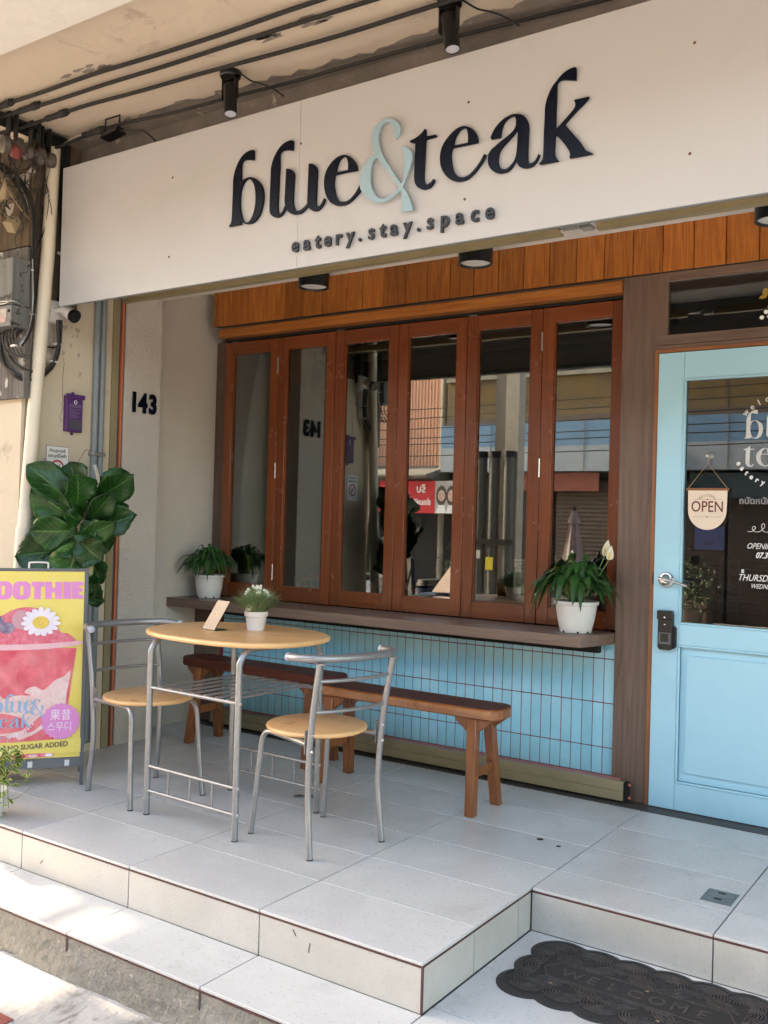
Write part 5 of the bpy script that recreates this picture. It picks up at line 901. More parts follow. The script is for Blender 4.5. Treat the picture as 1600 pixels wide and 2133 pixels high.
# card holder on the table
ch_ = thing('card_stand', 'leaning clear acrylic card stand with a beige card on the cafe table', 'card stand', (-2.815, 2.935, 0.75), rad(78))
# local: x right along card, y back, z up ; card leans right (towards +x) in the photo
b = MB(); b.hexa([(-0.035, -0.045, 0.0015), (-0.033, -0.045, 0.0015), (-0.033, 0.045, 0.0015), (-0.035, 0.045, 0.0015)], [(0.040, -0.045, 0.120), (0.042, -0.045, 0.120), (0.042, 0.045, 0.120), (0.040, 0.045, 0.120)])
b.box(-0.035, 0.035, -0.045, 0.045, 0.0, 0.0014)
part('acrylic_holder', b, 'acrylic', ch_, world=False)
cb = MB(); cb.hexa([(-0.0368, -0.043, 0.004), (-0.0355, -0.043, 0.004), (-0.0355, 0.043, 0.004), (-0.0368, 0.043, 0.004)], [(0.0372, -0.043, 0.1185), (0.0385, -0.043, 0.1185), (0.0385, 0.043, 0.1185), (0.0372, 0.043, 0.1185)])
part('card', cb, 'cardprint', ch_, world=False)
cp = MB()
def onc(u, v, o=0.0006): return (-0.0368+0.074*v-o*0.9, u, 0.004+0.1145*v+o*0.55)
cp.v = [onc(-.025, .50), onc(-.01, .47), onc(.02, .52), onc(.03, .60), onc(.005, .64), onc(-.02, .58)]; cp.f = [(0, 1, 2, 3, 4, 5)]
part('food_picture', cp, 'foodprint', ch_, world=False)
# benches
def bench(label, loc, rz, Lg, Hh, Wd, m_top, m_leg, fx, dark_end=False, grp='teak benches below the counter'):
    t = thing('bench', label, 'bench', loc, rz, grp); th = 0.046
    out = rrect(-Lg/2, Lg/2, -Wd/2, Wd/2, min(0.075, Wd*0.4), 8)
    out2 = rrect(-Lg/2+.006, Lg/2-.006, -Wd/2+.006, Wd/2-.006, 0.065, 8); k = len(out)
    part('seat', slab([(out2, Hh-th), (out, Hh-th+.006), (out, Hh-.007), (out2, Hh-.001)]), m_top, t, world=False)
    part('seat_top', slab([(out2, Hh-.0009), ([(x*0.999, y*0.99) for x, y in out2], Hh)]), 'benchdark', t, world=False)
    for sx in (-1, 1):
        for sy in (-1, 1):
            fxx, fyy = sx*fx, sy*0.113; tx, ty = sx*(fx-0.022), sy*(Wd/2-0.035); h = 0.0205
            b = MB(); b.hexa([(fxx-h, fyy-h, 0), (fxx+h, fyy-h, 0), (fxx+h, fyy+h, 0), (fxx-h, fyy+h, 0)], [(tx-h-.003, ty-h, Hh-th), (tx+h+.003, ty-h, Hh-th), (tx+h+.003, ty+h, Hh-th), (tx-h-.003, ty+h, Hh-th)])
            lg = part('leg', b, m_leg, t, world=False, bevel=0.004, label='dark brown rear leg' if (dark_end and sy > 0 and sx > 0) else None)
        part('stretcher', MB().box(sx*(fx-.008)-.011, sx*(fx-.008)+.011, -0.083, 0.083, 0.155, 0.195), m_leg, t, world=False, bevel=0.002)
        for sy in (-1, 1):
            for dd in (-1, 1):
                x0 = sx*(fx-0.022)+dd*0.024; y = sy*(Wd/2-0.030)
                b = MB().prism([(x0, Hh-th-.001), (x0+dd*0.062, Hh-th-.001), (x0+dd*0.055, Hh-th-.018), (x0+dd*0.022, Hh-th-.042), (x0, Hh-th-.060)] if dd > 0 else [(x0, Hh-th-.060), (x0+dd*0.022, Hh-th-.042), (x0+dd*0.055, Hh-th-.018), (x0+dd*0.062, Hh-th-.001), (x0, Hh-th-.001)], y-0.011, y+0.011, 'Y')
                part('corner_gusset', b, m_leg, t, world=False, bevel=0.0015)
    return t
bench('brown teak bench with rounded ends in front of the blue tiles on the right', (-2.315, 3.660, 0), rad(-0.6), 1.005, 0.448, 0.205, 'bench', 'benchleg', 0.402, True)
bench('dark red brown teak bench half hidden behind the cafe table on the left', (-3.325, 3.818, 0), rad(-0.5), 1.055, 0.455, 0.195, 'benchdark', 'benchleg', 0.405)
# ================================================================== POTS AND PLANTS
def ribbon_leaf(path, wid, name='leaf', seg=4, cup=0.25, prof=None, side=None):
    """blade along a 3D path; uv u across 0..1, v along"""
    P_ = [Vector(p) for p in path]; n = len(P_); b = MB(); b.uv = []
    for i, p in enumerate(P_):
        tt = i/(n-1); tg = (P_[min(i+1, n-1)]-P_[max(i-1, 0)]).normalized()
        sd = (side if side is not None else tg.cross(Vector((0, 0, 1)))); sd = (sd-tg*sd.dot(tg)); 
        sd = sd.normalized() if sd.length > 1e-4 else Vector((1, 0, 0)); nn = sd.cross(tg).normalized()
        wv = wid*(prof(tt) if prof else math.sin(math.pi*min(1, tt**0.8))**0.8)
        for k in range(seg+1):
            u = k/seg*2-1; b.v.append(tuple(p+sd*(u*wv)+nn*(abs(u)**1.6*wv*cup))); b.uv.append((u*0.5+0.5, tt))
    for i in range(n-1):
        for k in range(seg): a = i*(seg+1)+k; b.f.append((a, a+1, a+seg+2, a+seg+1))
    return b
def pot(t, rb, rt_, h, m='potwhite', rim=0.010):
    part('pot', MB().lathe([(rb-.006, 0.0), (rb, 0.002), (rb+(rt_-rb)*0.5, h*0.5), (rt_-rim*0.8, h-0.022), (rt_-rim*0.7, h-0.017), (rt_, h-0.014), (rt_+.001, h-0.006), (rt_, h), (rt_-0.006, h+.0005), (rt_-.012, h-.01), (rt_-.016, h-.02)], (0, 0, 0), 40), m, t, world=False, smooth=25)
    part('soil', MB().lathe([(0.0, h-.018), (rt_-.014, h-.020)], (0, 0, 0), 24), 'soil', t, world=False)
    b = MB()
    for a in (200, 245, 300, 340):
        x, y = (rb+.0006)*math.cos(rad(a)), (rb+.0006)*math.sin(rad(a)); b.lathe([(0.005, -.001), (0.005, 0.002)], (x, y, 0.006), 8, (math.cos(rad(a)), math.sin(rad(a)), 0))
    part('drain_slots', b, 'dark', t, world=False)
def lily(label, loc, rb, rt_, h, nleaf, reach, seed, blade, flowers=()):
    random.seed(seed)
    t = thing('potted_plant', label, 'potted plant', loc, 0, 'peace lilies on the window counter')
    pot(t, rb, rt_, h)
    for i in range(nleaf):
        a = 2.39996*i+random.uniform(-.35, .35); q = ((i+0.5)/nleaf)**0.75; d = Vector((math.cos(a), math.sin(a), 0)); sc_ = reach/0.2
        out = reach*(0.22+0.78*q)*random.uniform(.85, 1.12); top = (0.165-0.075*q)*sc_*random.uniform(.75, 1.15); drop = (0.02+0.10*q*random.random())*sc_
        lim = 1.0
        if d.y > 0 and loc[1]+out*d.y > 4.215: lim = (4.215-loc[1])/(out*d.y)
        if d.x < 0 and loc[0] < -3.9 and loc[0]+out*d.x < -4.15: lim = min(lim, (-4.15-loc[0])/(out*d.x))
        hx_ = Vector((d.x*(1 if d.y > 0 else lim), d.y*lim, 0)) if lim < 1 else d
        if lim < 1 and d.x < 0 and loc[0] < -3.9: hx_.x = max(hx_.x, (-4.15-loc[0])/out)
        if loc[0] > -1.8 and hx_.y > 0.2 and hx_.x > 0.5: hx_.y = 0.1
        p0 = hx_*(0.35*rt_*random.random())+Vector((0, 0, h-.02)); pk = hx_*(out*0.55)+Vector((0, 0, h+top)); tip = hx_*out+Vector((0, 0, h+top-drop-0.02))
        pts = spline([p0, hx_*(out*0.25)+Vector((0, 0, h+top*0.62)), pk, hx_*(out*0.80)+Vector((0, 0, h+top-drop*0.25)), tip], 4)
        n_ = len(pts); k0 = int(n_*0.36)
        lf = ribbon_leaf(pts[k0:], blade*random.uniform(.75, 1.15), seg=4, cup=-0.22, prof=lambda x: (math.sin(math.pi*min(1, (x+0.03)**0.75))**0.9 if x < 0.98 else 0.02), side=d.cross(Vector((0, 0, 1)))+Vector((0, 0, random.uniform(-.6, .6))))
        mt = 'lilyyellow' if (random.random() < 0.05) else 'lily'
        o = part('leaf', lf, mt, t, world=False, smooth=80)
        part('leaf_stalk', MB().tube(pts[:k0+2], 0.0018, 5), 'stem', o, world=False)
    for (base, tip, size, lean) in flowers:
        st_ = spline([Vector(base), (Vector(base)+Vector(tip))*0.5+Vector((lean*.2, 0, 0.01)), Vector(tip)], 5)
        fo = part('flower', ribbon_leaf([Vector(tip)+Vector((lean*s_*0.35, -0.006*math.sin(s_*3), size*s_)) for s_ in [k/8 for k in range(9)]], size*0.26, seg=6, cup=0.9, prof=lambda x: math.sin(math.pi*min(1, (x+.02)**0.62))**0.8 if x < .99 else 0.02, side=Vector((1, 0.5, 0))), 'spathe', t, world=False, smooth=80)
        part('flower_stalk', MB().tube(st_, 0.0022, 6), 'stem', fo, world=False)
        part('spadix', MB().tube([Vector(tip)+Vector((0, -.006, .004)), Vector(tip)+Vector((lean*.1, -.008, size*0.5))], 0.0035, 7), 'pollen', fo, world=False)
    return t
lily('white pot of peace lily with three cream flowers on the right end of the counter', (-1.693, 4.082, 0.7450), 0.070, 0.100, 0.142, 110, 0.235, 5, 0.0205,
     [((0.045, -0.02, 0.15), (0.150, 0.0, 0.335), 0.062, 0.025), ((0.03, 0.0, 0.15), (0.122, 0.02, 0.350), 0.072, 0.04), ((-0.01, 0.02, 0.15), (-0.04, 0.02, 0.305), 0.066, 0.02)])
lily('white pot of dark peace lily without flowers at the left end of the counter', (-4.000, 4.105, 0.7450), 0.066, 0.090, 0.135, 110, 0.205, 9, 0.0135)
# small artificial plant on the table
t = thing('potted_plant', 'small white ceramic pot of artificial grass with white buds on the cafe table', 'potted plant', (-2.690, 3.045, 0.7499))
part('pot', MB().lathe([(0.034, 0.0), (0.036, 0.001), (0.0435, 0.058), (0.0475, 0.0585), (0.049, 0.060), (0.0495, 0.078), (0.048, 0.080), (0.044, 0.080), (0.041, 0.066), (0.0, 0.064)], (0, 0, 0), 40), 'ceramic', t, world=False, smooth=30)
random.seed(12); b = MB()
for i in range(1000):
    a = random.uniform(0, 2*math.pi); q = random.random()**0.6; d = Vector((math.cos(a), math.sin(a), 0)); Lb = random.uniform(.080, .125)
    el = rad(88-58*q+random.uniform(-8, 8)); p0 = d*(0.028*q)+Vector((0, 0, 0.066)); p0 = p0+Vector((0, 0, random.uniform(0, 0.02)))
    dirn = d*math.cos(el)+Vector((0, 0, math.sin(el))); tip = p0+dirn*Lb+d*0.010-Vector((0, 0, 0.012*q)); sd = d.cross(Vector((0, 0, 1)))*0.0017; mid_ = p0+dirn*Lb*0.55
    b.add([p0-sd, p0+sd, mid_-sd, mid_+sd, tip], [(0, 1, 3, 2), (2, 3, 4)])
o = part('grass_blades', b, 'softgreen', t, world=False, smooth=0); o['kind'] = 'stuff'
for i in range(34):
    if i < 24: a = random.uniform(0, 2*math.pi); q = random.random(); x, y, z = 0.062*q*math.cos(a), 0.05*q*math.sin(a), 0.066+0.115-0.035*q*q+random.uniform(-.008, .010)
    else: x, y, z = random.uniform(-.015, .030), -0.048+random.uniform(-.006, .006), 0.066+random.uniform(0.02, .052)
    fl = part('flower', MB().lathe([(0.0, -.005), (.0055, -.003), (.0062, .001), (.004, .0055), (0, .006)], (x, y, z), 9, (random.uniform(-.5, .5), random.uniform(-.9, .3), 1)), 'bud', t, world=False)
    part('flower_stalk', MB().tube([(x*0.35, y*0.5, 0.07), (x*.8, y*.85, z-.02), (x, y, z-.003)], 0.0008, 4), 'softgreen', fl, world=False)
    for k in range(2): x2, y2, z2 = x+random.uniform(-.009, .009), y+random.uniform(-.006, .006), z-random.uniform(.003, .014); part('bud', MB().lathe([(0, -.0025), (.0022, 0), (0, .0028)], (x2, y2, z2), 6), 'bud', fl, world=False)
# fiddle leaf fig behind the poster
FX = Vector((-3.684, 2.940, 0)); ff = thing('fiddle_leaf_fig', 'large fiddle leaf fig with broad dark glossy leaves behind the smoothie poster', 'potted tree', tuple(FX))
part('pot', MB().lathe([(0.07, 0.0), (0.08, 0.01), (0.10, 0.22), (0.105, 0.225), (0.105, 0.24), (0.095, 0.24), (0.09, 0.21), (0, 0.21)], (-0.20, -0.33, 0), 30), 'blackmatt', ff, world=False)
part('trunk', MB().tube(spline([(-0.20, -0.33, 0.20), (-0.10, -0.14, 0.55), (-0.005, 0.0, 0.9), (0.005, 0, 1.15), (0.0, 0, 1.36)], 6), 0.011, 10, taper=0.5), 'bark', ff, world=False)
RV = Vector((math.cos(yaw), math.sin(yaw), 0)); FV = Vector((-math.sin(yaw), math.cos(yaw), 0)); UV_ = Vector((0, 0, 1)); PXM = 0.00236
def figp(px, py, dep): return RV*((px-178)*PXM)+UV_*(1.243-(py-1050)*PXM)+FV*dep
def figleaf(base, tip, wpx, roll, curl=0.0, m='figleaf', name='leaf', bend=None):
    B0 = figp(*base); T0 = figp(*tip); ax = (T0-B0); ln = ax.length; ax.normalize()
    side = ax.cross(-FV).normalized()          # lies in the picture plane
    side = (Matrix.Rotation(roll, 3, ax)@side).normalized(); nn = side.cross(ax).normalized()
    if nn.dot(FV) > 0: nn = -nn
    P_ = []; wid = wpx*PXM/2; NL, NS = 14, 10; b = MB(); b.uv = []
    prof = lambda x: max(0.015, (math.sin(math.pi*min(1, x**1.25*0.97+0.03)))**0.62*(0.62+0.38*min(1, x*1.45))*(1 if x < 0.9 else 1-(x-0.9)*4.2))
    for i in range(NL+1):
        tt = i/NL; cpt = B0+ax*(ln*tt)+nn*(math.sin(math.pi*tt)*0.05*ln+curl*tt*tt*ln)
        wv = wid*prof(tt)
        for k in range(NS+1):
            u = k/NS*2-1; wav = 0.012*math.sin(tt*11+u*2.1+base[0])*abs(u)**1.5
            b.v.append(tuple(cpt+side*(u*wv)+nn*((abs(u)**1.5)*wv*0.30+wav+0.004*math.cos(tt*7*6.283-abs(u)*4.0*6.283*0.62)))); b.uv.append((u*.5+.5, tt))
    for i in range(NL):
        for k in range(NS): a = i*(NS+1)+k; b.f.append((a, a+1, a+NS+2, a+NS+1))
    o = part('leaf', b, m, ff, world=False, smooth=85)
    sv = o.modifiers.new('thick', 'SOLIDIFY'); sv.thickness = 0.0012
    return o
FL = [((172, 1052, -.02), (76, 968, -.10), 84, 0.5), ((170, 1040, .06), (138, 956, .06), 100, -0.3), ((190, 1030, .06), (274, 982, .0), 78, 0.5), ((188, 1022, .10), (254, 974, .10), 66, -0.3),
      ((172, 1048, -.07), (178, 984, -.12), 96, 1.0), ((168, 1072, -.04), (84, 1012, -.08), 88, -0.25), ((182, 1080, 0.0), (244, 1016, -.08), 56, 0.5), ((186, 1085, .08), (258, 1040, .06), 78, 0.1),
      ((190, 1096, .02), (286, 1060, -.04), 74, -0.2), ((174, 1094, -.06), (86, 1096, -.10), 84, -0.3), ((176, 1110, -.07), (258, 1074, -.14), 54, 0.5), ((160, 1100, .0), (80, 1074, -.06), 66, 0.3),
      ((172, 1106, -.06), (226, 1152, -.08), 86, 0.15), ((168, 1132, .0), (46, 1148, -.02), 104, 0.15), ((178, 1110, -.02), (150, 1192, -.03), 104, -0.2, 0, 'figleaf2'), ((150, 1150, .0), (92, 1178, -.02), 60, 0.1),
      ((190, 1140, .04), (212, 1200, .03), 80, 0.3), ((176, 1125, .05), (120, 1190, .04), 76, 0.3), ((186, 1170, .05), (200, 1240, .03), 66, 0.2), ((184, 1222, .03), (220, 1236, .02), 38, 0.2), ((165, 1170, .04), (70, 1200, .03), 80, 0.0),
      ((176, 1076, -.03), (150, 1060, -.10), 70, 0.6), ((178, 1086, -.05), (214, 1104, -.12), 66, -0.3), ((178, 1070, .03), (206, 1040, -.03), 80, 0.4), ((174, 1120, .0), (128, 1128, -.07), 70, 0.3), ((176, 1104, .05), (240, 1110, .02), 80, 0.1),
      ((176, 1060, .08), (120, 1030, .04), 90, 0.0), ((182, 1060, .09), (226, 1020, .06), 84, 0.2)]
for L_ in FL: figleaf(L_[0], L_[1], L_[2]*0.90, *L_[3:])
# variegated plant at the lower left
random.seed(77); VP = Vector((-3.381, 2.355, 0)); vp = thing('variegated_plant', 'low potted plant with yellow edged leaves trailing in at the lower left edge', 'potted plant', tuple(VP))
part('pot', MB().lathe([(0.06, 0.0), (0.075, 0.10), (0.08, 0.105), (0.072, 0.105), (0.07, 0.09), (0, 0.09)], (-0.06, -0.04, 0), 26), 'potwhite', vp, world=False)
def sprig(pts, nl, m='varie', sz=0.017):
    sp_ = spline(pts, 8); st__ = part('stem', MB().tube(sp_, 0.0013, 5), 'stem', vp, world=False)
    for k in range(nl):
        i = int(len(sp_)*(0.25+0.75*k/nl)); i = min(i, len(sp_)-1); p = sp_[i]
        a = 2.4*k+random.uniform(-.5, .5); d = Vector((math.cos(a), math.sin(a)*0.8, random.uniform(-.6, .5))).normalized(); Lf = sz*random.uniform(1.1, 1.9)
        pth = [p+d*(Lf*q)+Vector((0, 0, -0.25*Lf*q*q)) for q in (0, .2, .4, .6, .8, 1.0)]
        part('leaf', ribbon_leaf(pth, sz*0.48, seg=4, cup=0.2, side=d.cross(Vector((random.uniform(-.4, .4), random.uniform(-.9, -.2), 1)))), m, vp, world=False, smooth=80)
def vpt(px, py, dep=0.0):   # placed in the plane facing the street corner at the plant
    return RV*((px-12)*0.0020)+UV_*((1702-py)*0.0020)+FV*dep
for q in range(13):
    x = random.uniform(-12, 44); sprig([vpt(-30, 1640, .05), vpt(x-12, 1600+random.uniform(-10, 10), 0), vpt(x, 1565+random.uniform(-8, 20), -.02)], 13)
for q in range(5):
    x = random.uniform(-10, 30); sprig([vpt(-25, 1640, .05), vpt(x*.6, 1622, -.03), vpt(x, 1655+random.uniform(0, 28), -.05)], 8)
sprig([vpt(-20, 1655, .04), vpt(20, 1668, 0), vpt(50, 1655, -.02), vpt(66, 1640, -.03), vpt(76, 1638, -.03)], 1)
sprig([vpt(-10, 1640, .04), vpt(25, 1640, 0), vpt(48, 1632, -.02), vpt(62, 1614, -.03), vpt(63, 1600, -.03)], 7, sz=0.019)
sprig([vpt(-15, 1700, .04), vpt(0, 1696, 0), vpt(15, 1692, -.02)], 4, sz=0.014)
# ================================================================== SMOOTHIE A-BOARD
bd = Vector((0.6, 0.8, 0)).normalized(); nb = Vector((0.8, -0.6, 0))       # right along the board, outward normal
AB = Vector((-3.520, 2.832, 0))        # foot of the right front leg
ab = thing('smoothie_board', 'yellow smoothie poster on a grey metal pavement stand', 'poster stand', tuple(AB))
lean = rad(3.5); ub = (Vector((0, 0, 1))*math.cos(lean)-nb*math.sin(lean)).normalized(); nf = bd.cross(ub).normalized()
WB, HB = 0.62, 1.02
def bp(u, v, o=0.0): return bd*(u)+ub*(v)+nf*o       # local to AB ; u negative to the left
def bplate(u0, u1, v0, v1, o0, o1): return MB().hexa([bp(u0, v0, o1), bp(u1, v0, o1), bp(u1, v0, o0), bp(u0, v0, o0)], [bp(u0, v1, o1), bp(u1, v1, o1), bp(u1, v1, o0), bp(u0, v1, o0)])
V0, V1 = 0.105, 0.962
part('frame_rail', bplate(-WB, 0.0, V0-.022, V0+.020, -.012, .006), 'framegrey', ab, world=False, bevel=.001)
part('frame_rail', bplate(-WB, 0.0, V1-.004, V1+.008, -.012, .006), 'framegrey', ab, world=False, bevel=.001)
part('frame_stile', bplate(-0.004, 0.011, 0.0, V1+.010, -.020, .006), 'framegrey', ab, world=False, bevel=.001)
part('frame_stile', bplate(-WB-.018, -WB+0.004, 0.0, V1+.012, -.020, .006), 'framegrey', ab, world=False, bevel=.001)
part('rear_leg', MB().beam(bp(0.006, .9, -.02), bp(0.006, .9, -.02)-Vector((0, 0, .886))-nf*0.16, 0.018, 0.012), 'framegrey', ab, world=False)
part('back_panel', bplate(-WB, -.004, V0+.02, V1-.004, -.006, .0015), 'framegrey', ab, world=False)
part('poster_sheet', bplate(-WB+.004, -.006, V0+.0215, V1-.006, .0018, .0026), 'yellow', ab, world=False)
part('carry_handle', MB().tube(spline([bp(-.245, V1+.006, -.003), bp(-.245, V1+.026, -.003), bp(-.238, V1+.034, -.003), bp(-.172, V1+.034, -.003), bp(-.164, V1+.026, -.003), bp(-.164, V1+.006, -.003)], 4), 0.0042, 8), 'cctv', ab, world=False)
for u in (-.06, -.215): part('tape_piece', bplate(u-.010, u+.010, V0-.016, V0+.010, .0062, .0070), 'decal', ab, world=False)
BMX = Matrix(((bd.x, ub.x, nf.x, 0), (bd.y, ub.y, nf.y, 0), (bd.z, ub.z, nf.z, 0), (0, 0, 0, 1)))
lay = [0.0032]
def pr(name, loops, m, o=None):
    z = lay[0] if o is None else o
    if o is None: lay[0] += 0.00025
    me = curve_mesh(loops, 0.0001); me.transform(BMX@Matrix.Translation((0, 0, z))); return part(name, me, m, ab, world=False, smooth=0)
def PU(px): return (px/4.85-180)*0.00204-0.006      # poster crop pixel -> metres along the board
def PV(py): return V1-.006-(py-30)/1955*(V1-V0-.030)
def pl(pts): return [(PU(x), PV(y)) for x, y in pts]
# headline
T_ = 145, 325
def blk(x0, x1, y0, y1): return pl([(x0, y0), (x1, y0), (x1, y1), (x0, y1)])
def rr(x0, x1, y0, y1, r): return [(PU(a), PV(b_)) for a, b_ in rrect(x0, x1, y0, y1, r, 6)]
for x0 in (-33, 150):
    pr('headline_letter', [rr(x0, x0+178, 137, 328, 62), rr(x0+72, x0+105, 182, 284, 14)], 'pink')
pr('headline_letter', [pl([(336, 140), (466, 140), (466, 190), (430, 190), (430, 325), (362, 325), (362, 190), (336, 190)])], 'pink')
pr('headline_letter', [pl([(472, 140), (542, 140), (542, 205), (574, 205), (574, 140), (644, 140), (644, 322), (574, 322), (574, 252), (542, 252), (542, 322), (472, 322)])], 'pink')
pr('headline_letter', [pl([(-262, 140), (-186, 140), (-152, 235), (-118, 140), (-42, 140), (-42, 322), (-98, 322), (-98, 225), (-132, 322), (-172, 322), (-206, 225), (-206, 322), (-262, 322)])], 'pink')
pr('headline_letter', [pl([(-430, 140), (-275, 140), (-275, 185), (-370, 185), (-370, 205), (-272, 205), (-272, 322), (-432, 322), (-432, 278), (-335, 278), (-335, 255), (-432, 255), (-432, 140)])], 'pink')
pr('headline_letter', [blk(655, 738, 140, 320)], 'pink')
pr('headline_letter', [pl([(747, 138), (862, 138), (862, 178), (818, 178), (818, 206), (856, 206), (856, 246), (818, 246), (818, 278), (866, 278), (866, 318), (747, 318)])], 'pink')
# smoothie cup
def sm(pts, per=4): return [(p.x, p.y) for p in spline([(a, b_, 0) for a, b_ in pts], per, True)]
pr('cup_body', [pl([(-560, 820), (810, 845), (695, 1800), (-450, 1820)])], 'berry')
pr('smoothie_top', [pl(sm([(-560, 800), (-300, 560), (-60, 520), (60, 490), (150, 440), (270, 410), (370, 415), (450, 440), (560, 520), (640, 670), (720, 690), (780, 740), (820, 790), (700, 815), (300, 830), (-200, 830)]))], 'berry2')
pr('grey_berry', [pl(sm([(150, 520), (200, 450), (250, 440), (300, 470), (320, 560), (300, 640), (240, 640), (170, 600)]))], mat('mauve_print', (0.52, 0.28, 0.32), 0.5, rand_off=False))
pr('cup_rim', [pl(sm([(-560, 795), (0, 800), (400, 795), (700, 780), (830, 768), (870, 780), (860, 800), (810, 815), (500, 850), (100, 858), (-560, 850)]))], 'clearlip')
pr('cream_swirl', [pl(sm([(755, 1090), (690, 1140), (600, 1180), (540, 1240), (480, 1280), (400, 1240), (330, 1260), (300, 1300), (360, 1330), (200, 1330), (100, 1360), (30, 1300), (-60, 1400), (60, 1440), (-80, 1600), (-100, 1790), (300, 1780), (600, 1600), (700, 1500), (725, 1300)]))], 'cream')
pr('berry_patch', [pl(sm([(-80, 1560), (60, 1510), (260, 1560), (330, 1640), (260, 1700), (60, 1720), (-80, 1700)]))], 'berry')
pr('berry_patch', [pl(sm([(360, 1640), (480, 1540), (500, 1600), (420, 1690), (330, 1720), (310, 1690)]))], 'berry')
pr('berry_patch', [pl(sm([(540, 1440), (600, 1360), (650, 1380), (620, 1470), (560, 1500)]))], 'cream')
for bx, by, r_ in ((-30, 1760, 70), (90, 1780, 60), (200, 1790, 50)): pr('berry_patch', [pl(ngon(bx, by, r_, r_*0.7, 18))], 'berry')
pr('bottom_band', [pl([(-560, 1812), (300, 1812), (540, 1800), (880, 1795), (880, 1945), (-560, 1950)])], 'yellow')
pr('bottom_fruit', [pl([(-560, 1945), (100, 1935), (300, 1937), (480, 1935), (600, 1938), (610, 1960), (590, 1975), (-560, 1985)])], 'berry2')
pr('bottom_fruit', [pl(ngon(270, 1962, 60, 22, 18))], 'printred'); pr('bottom_fruit', [pl(ngon(560, 1958, 40, 18, 18))], 'petal'); pr('bottom_fruit', [pl(ngon(400, 1960, 50, 16, 18))], 'cream')
# blueberries
for bx, by, r_ in ((15, 545, 58), (105, 625, 75), (-40, 620, 50)): pr('blueberry', [pl(ngon(bx, by, r_, r_*0.8, 20))], 'blueberry')
# daisy
random.seed(6)
for k in range(15):
    a = 2*math.pi*k/15+0.1; ca, sa = math.cos(a), math.sin(a); r1 = 200*(0.92+0.1*random.random()); cx, cy = 440, 565
    ptl = [(50, -6), (100, -26), (160, -30), (r1-8, -18), (r1, 0), (r1-8, 18), (160, 30), (100, 26), (50, 6)]
    pr('daisy_petal', [pl([(cx+x*ca-y*sa, cy+(x*sa+y*ca)*0.80) for x, y in ptl])], 'petal')
pr('daisy_centre', [pl(ngon(440, 568, 84, 66, 22))], 'pollen')
# logo on the cup (same lettering as the fascia)
def blogo(keys, px0, py_base, scale):
    allp = [p for k in keys for lp in G[k] for p in lp]; mx = min(p[0] for p in allp)
    for k in keys:
        loops = [[((a-mx)*scale+PU(px0), (b_-2.43)*scale+PV(py_base)) for a, b_ in glyphloop(lp, 3)] for lp in G[k]]
        pr('logo_letter', loops, 'logoblue', 0.0095)
blogo(['b', 'l', 'u', 'e'], -28, 1495, 0.275); blogo(['t', 'e2', 'a', 'k'], -12, 1655, 0.232); blogo(['ampersand'], 362, 1520, 0.24)
def btxt(s_, px, py, size, m, off=0.0, rot=0.0, sx=1.0, align='LEFT', z=0.0098):
    me = text_mesh(s_, size, off, 0.0001, 0, align); me.transform(BMX@Matrix.Translation((PU(px), PV(py), z))@Matrix.Rotation(rot, 4, 'Z')@Matrix.Diagonal((sx, 1, 1, 1))); part('lettering', me, m, ab, world=False)
for k, ch in enumerate('eatery.stay.space'):
    th = rad(232+k*5.6); btxt(ch, 125+340*math.cos(th), 1440-330*math.sin(th), 0.021, 'logoblue' if k < 8 else 'petal', 0.0004, th+math.pi/2)
n_ = 22; burst = []
for k in range(n_*3):
    a = 2*math.pi*k/(n_*3); r_ = 196 if k % 3 != 0 else 180; burst.append((672+r_*math.cos(a), 1612+r_*0.97*math.sin(a)))
pr('pink_badge', [pl(burst)], 'pink', 0.0099)
btxt('果昔', 668, 1588, 0.052, 'petal', 0.0, 0.0, 0.88, 'CENTER', 0.0102); btxt('스무디', 660, 1702, 0.043, 'petal', 0.0, 0.0, 0.90, 'CENTER', 0.0102)
btxt('NO SUGAR ADDED', 150, 1893, 0.0305, 'printgrey', 0.0008, rad(2), 0.95, z=0.0099); btxt('ZSII', 15, 1893, 0.0315, 'printgrey', 0.0008, rad(2), 1.0, z=0.0099)
# ================================================================== DOORMAT
dm = thing('doormat', 'black scalloped rubber doormat with moulded WELCOME on the lower step', 'doormat', (-0.93, 2.755, Z1))
def scallop(xn, yn, W_, H_, r, k=9):
    """outline of arcs: xn bumps along x, yn along y"""
    cx = [-W_/2+r+(W_-2*r)*i/(xn-1) for i in range(xn)]; cy = [-H_/2+r+(H_-2*r)*i/(yn-1) for i in range(yn)]
    import itertools
    cs = [(x, cy[0]) for x in cx]+[(cx[-1], y) for y in cy[1:]]+[(x, cy[-1]) for x in reversed(cx[:-1])]+[(cx[0], y) for y in reversed(cy[1:-1])]
    out = []; N = 720
    for q in range(N):
        a = 2*math.pi*q/N; d = (math.cos(a), math.sin(a)); best = 0
        for c in cs:
            bq = d[0]*c[0]+d[1]*c[1]; cc = c[0]**2+c[1]**2-r*r; disc = bq*bq-cc
            if disc >= 0: best = max(best, bq+math.sqrt(disc))
        out.append((d[0]*best, d[1]*best))
    return out
o1 = scallop(6, 3, 0.76, 0.43, 0.094); o2 = scallop(6, 3, 0.738, 0.408, 0.084); o3 = scallop(6, 3, 0.716, 0.386, 0.076); o4 = scallop(6, 3, 0.70, 0.37, 0.070)
part('rim', slab([(o1, 0.0005), (o1, 0.003), (o2, 0.0085), (o3, 0.0085), (o3, 0.0062), (o4, 0.0060)]), 'rubberrim', dm, world=False, smooth=30)
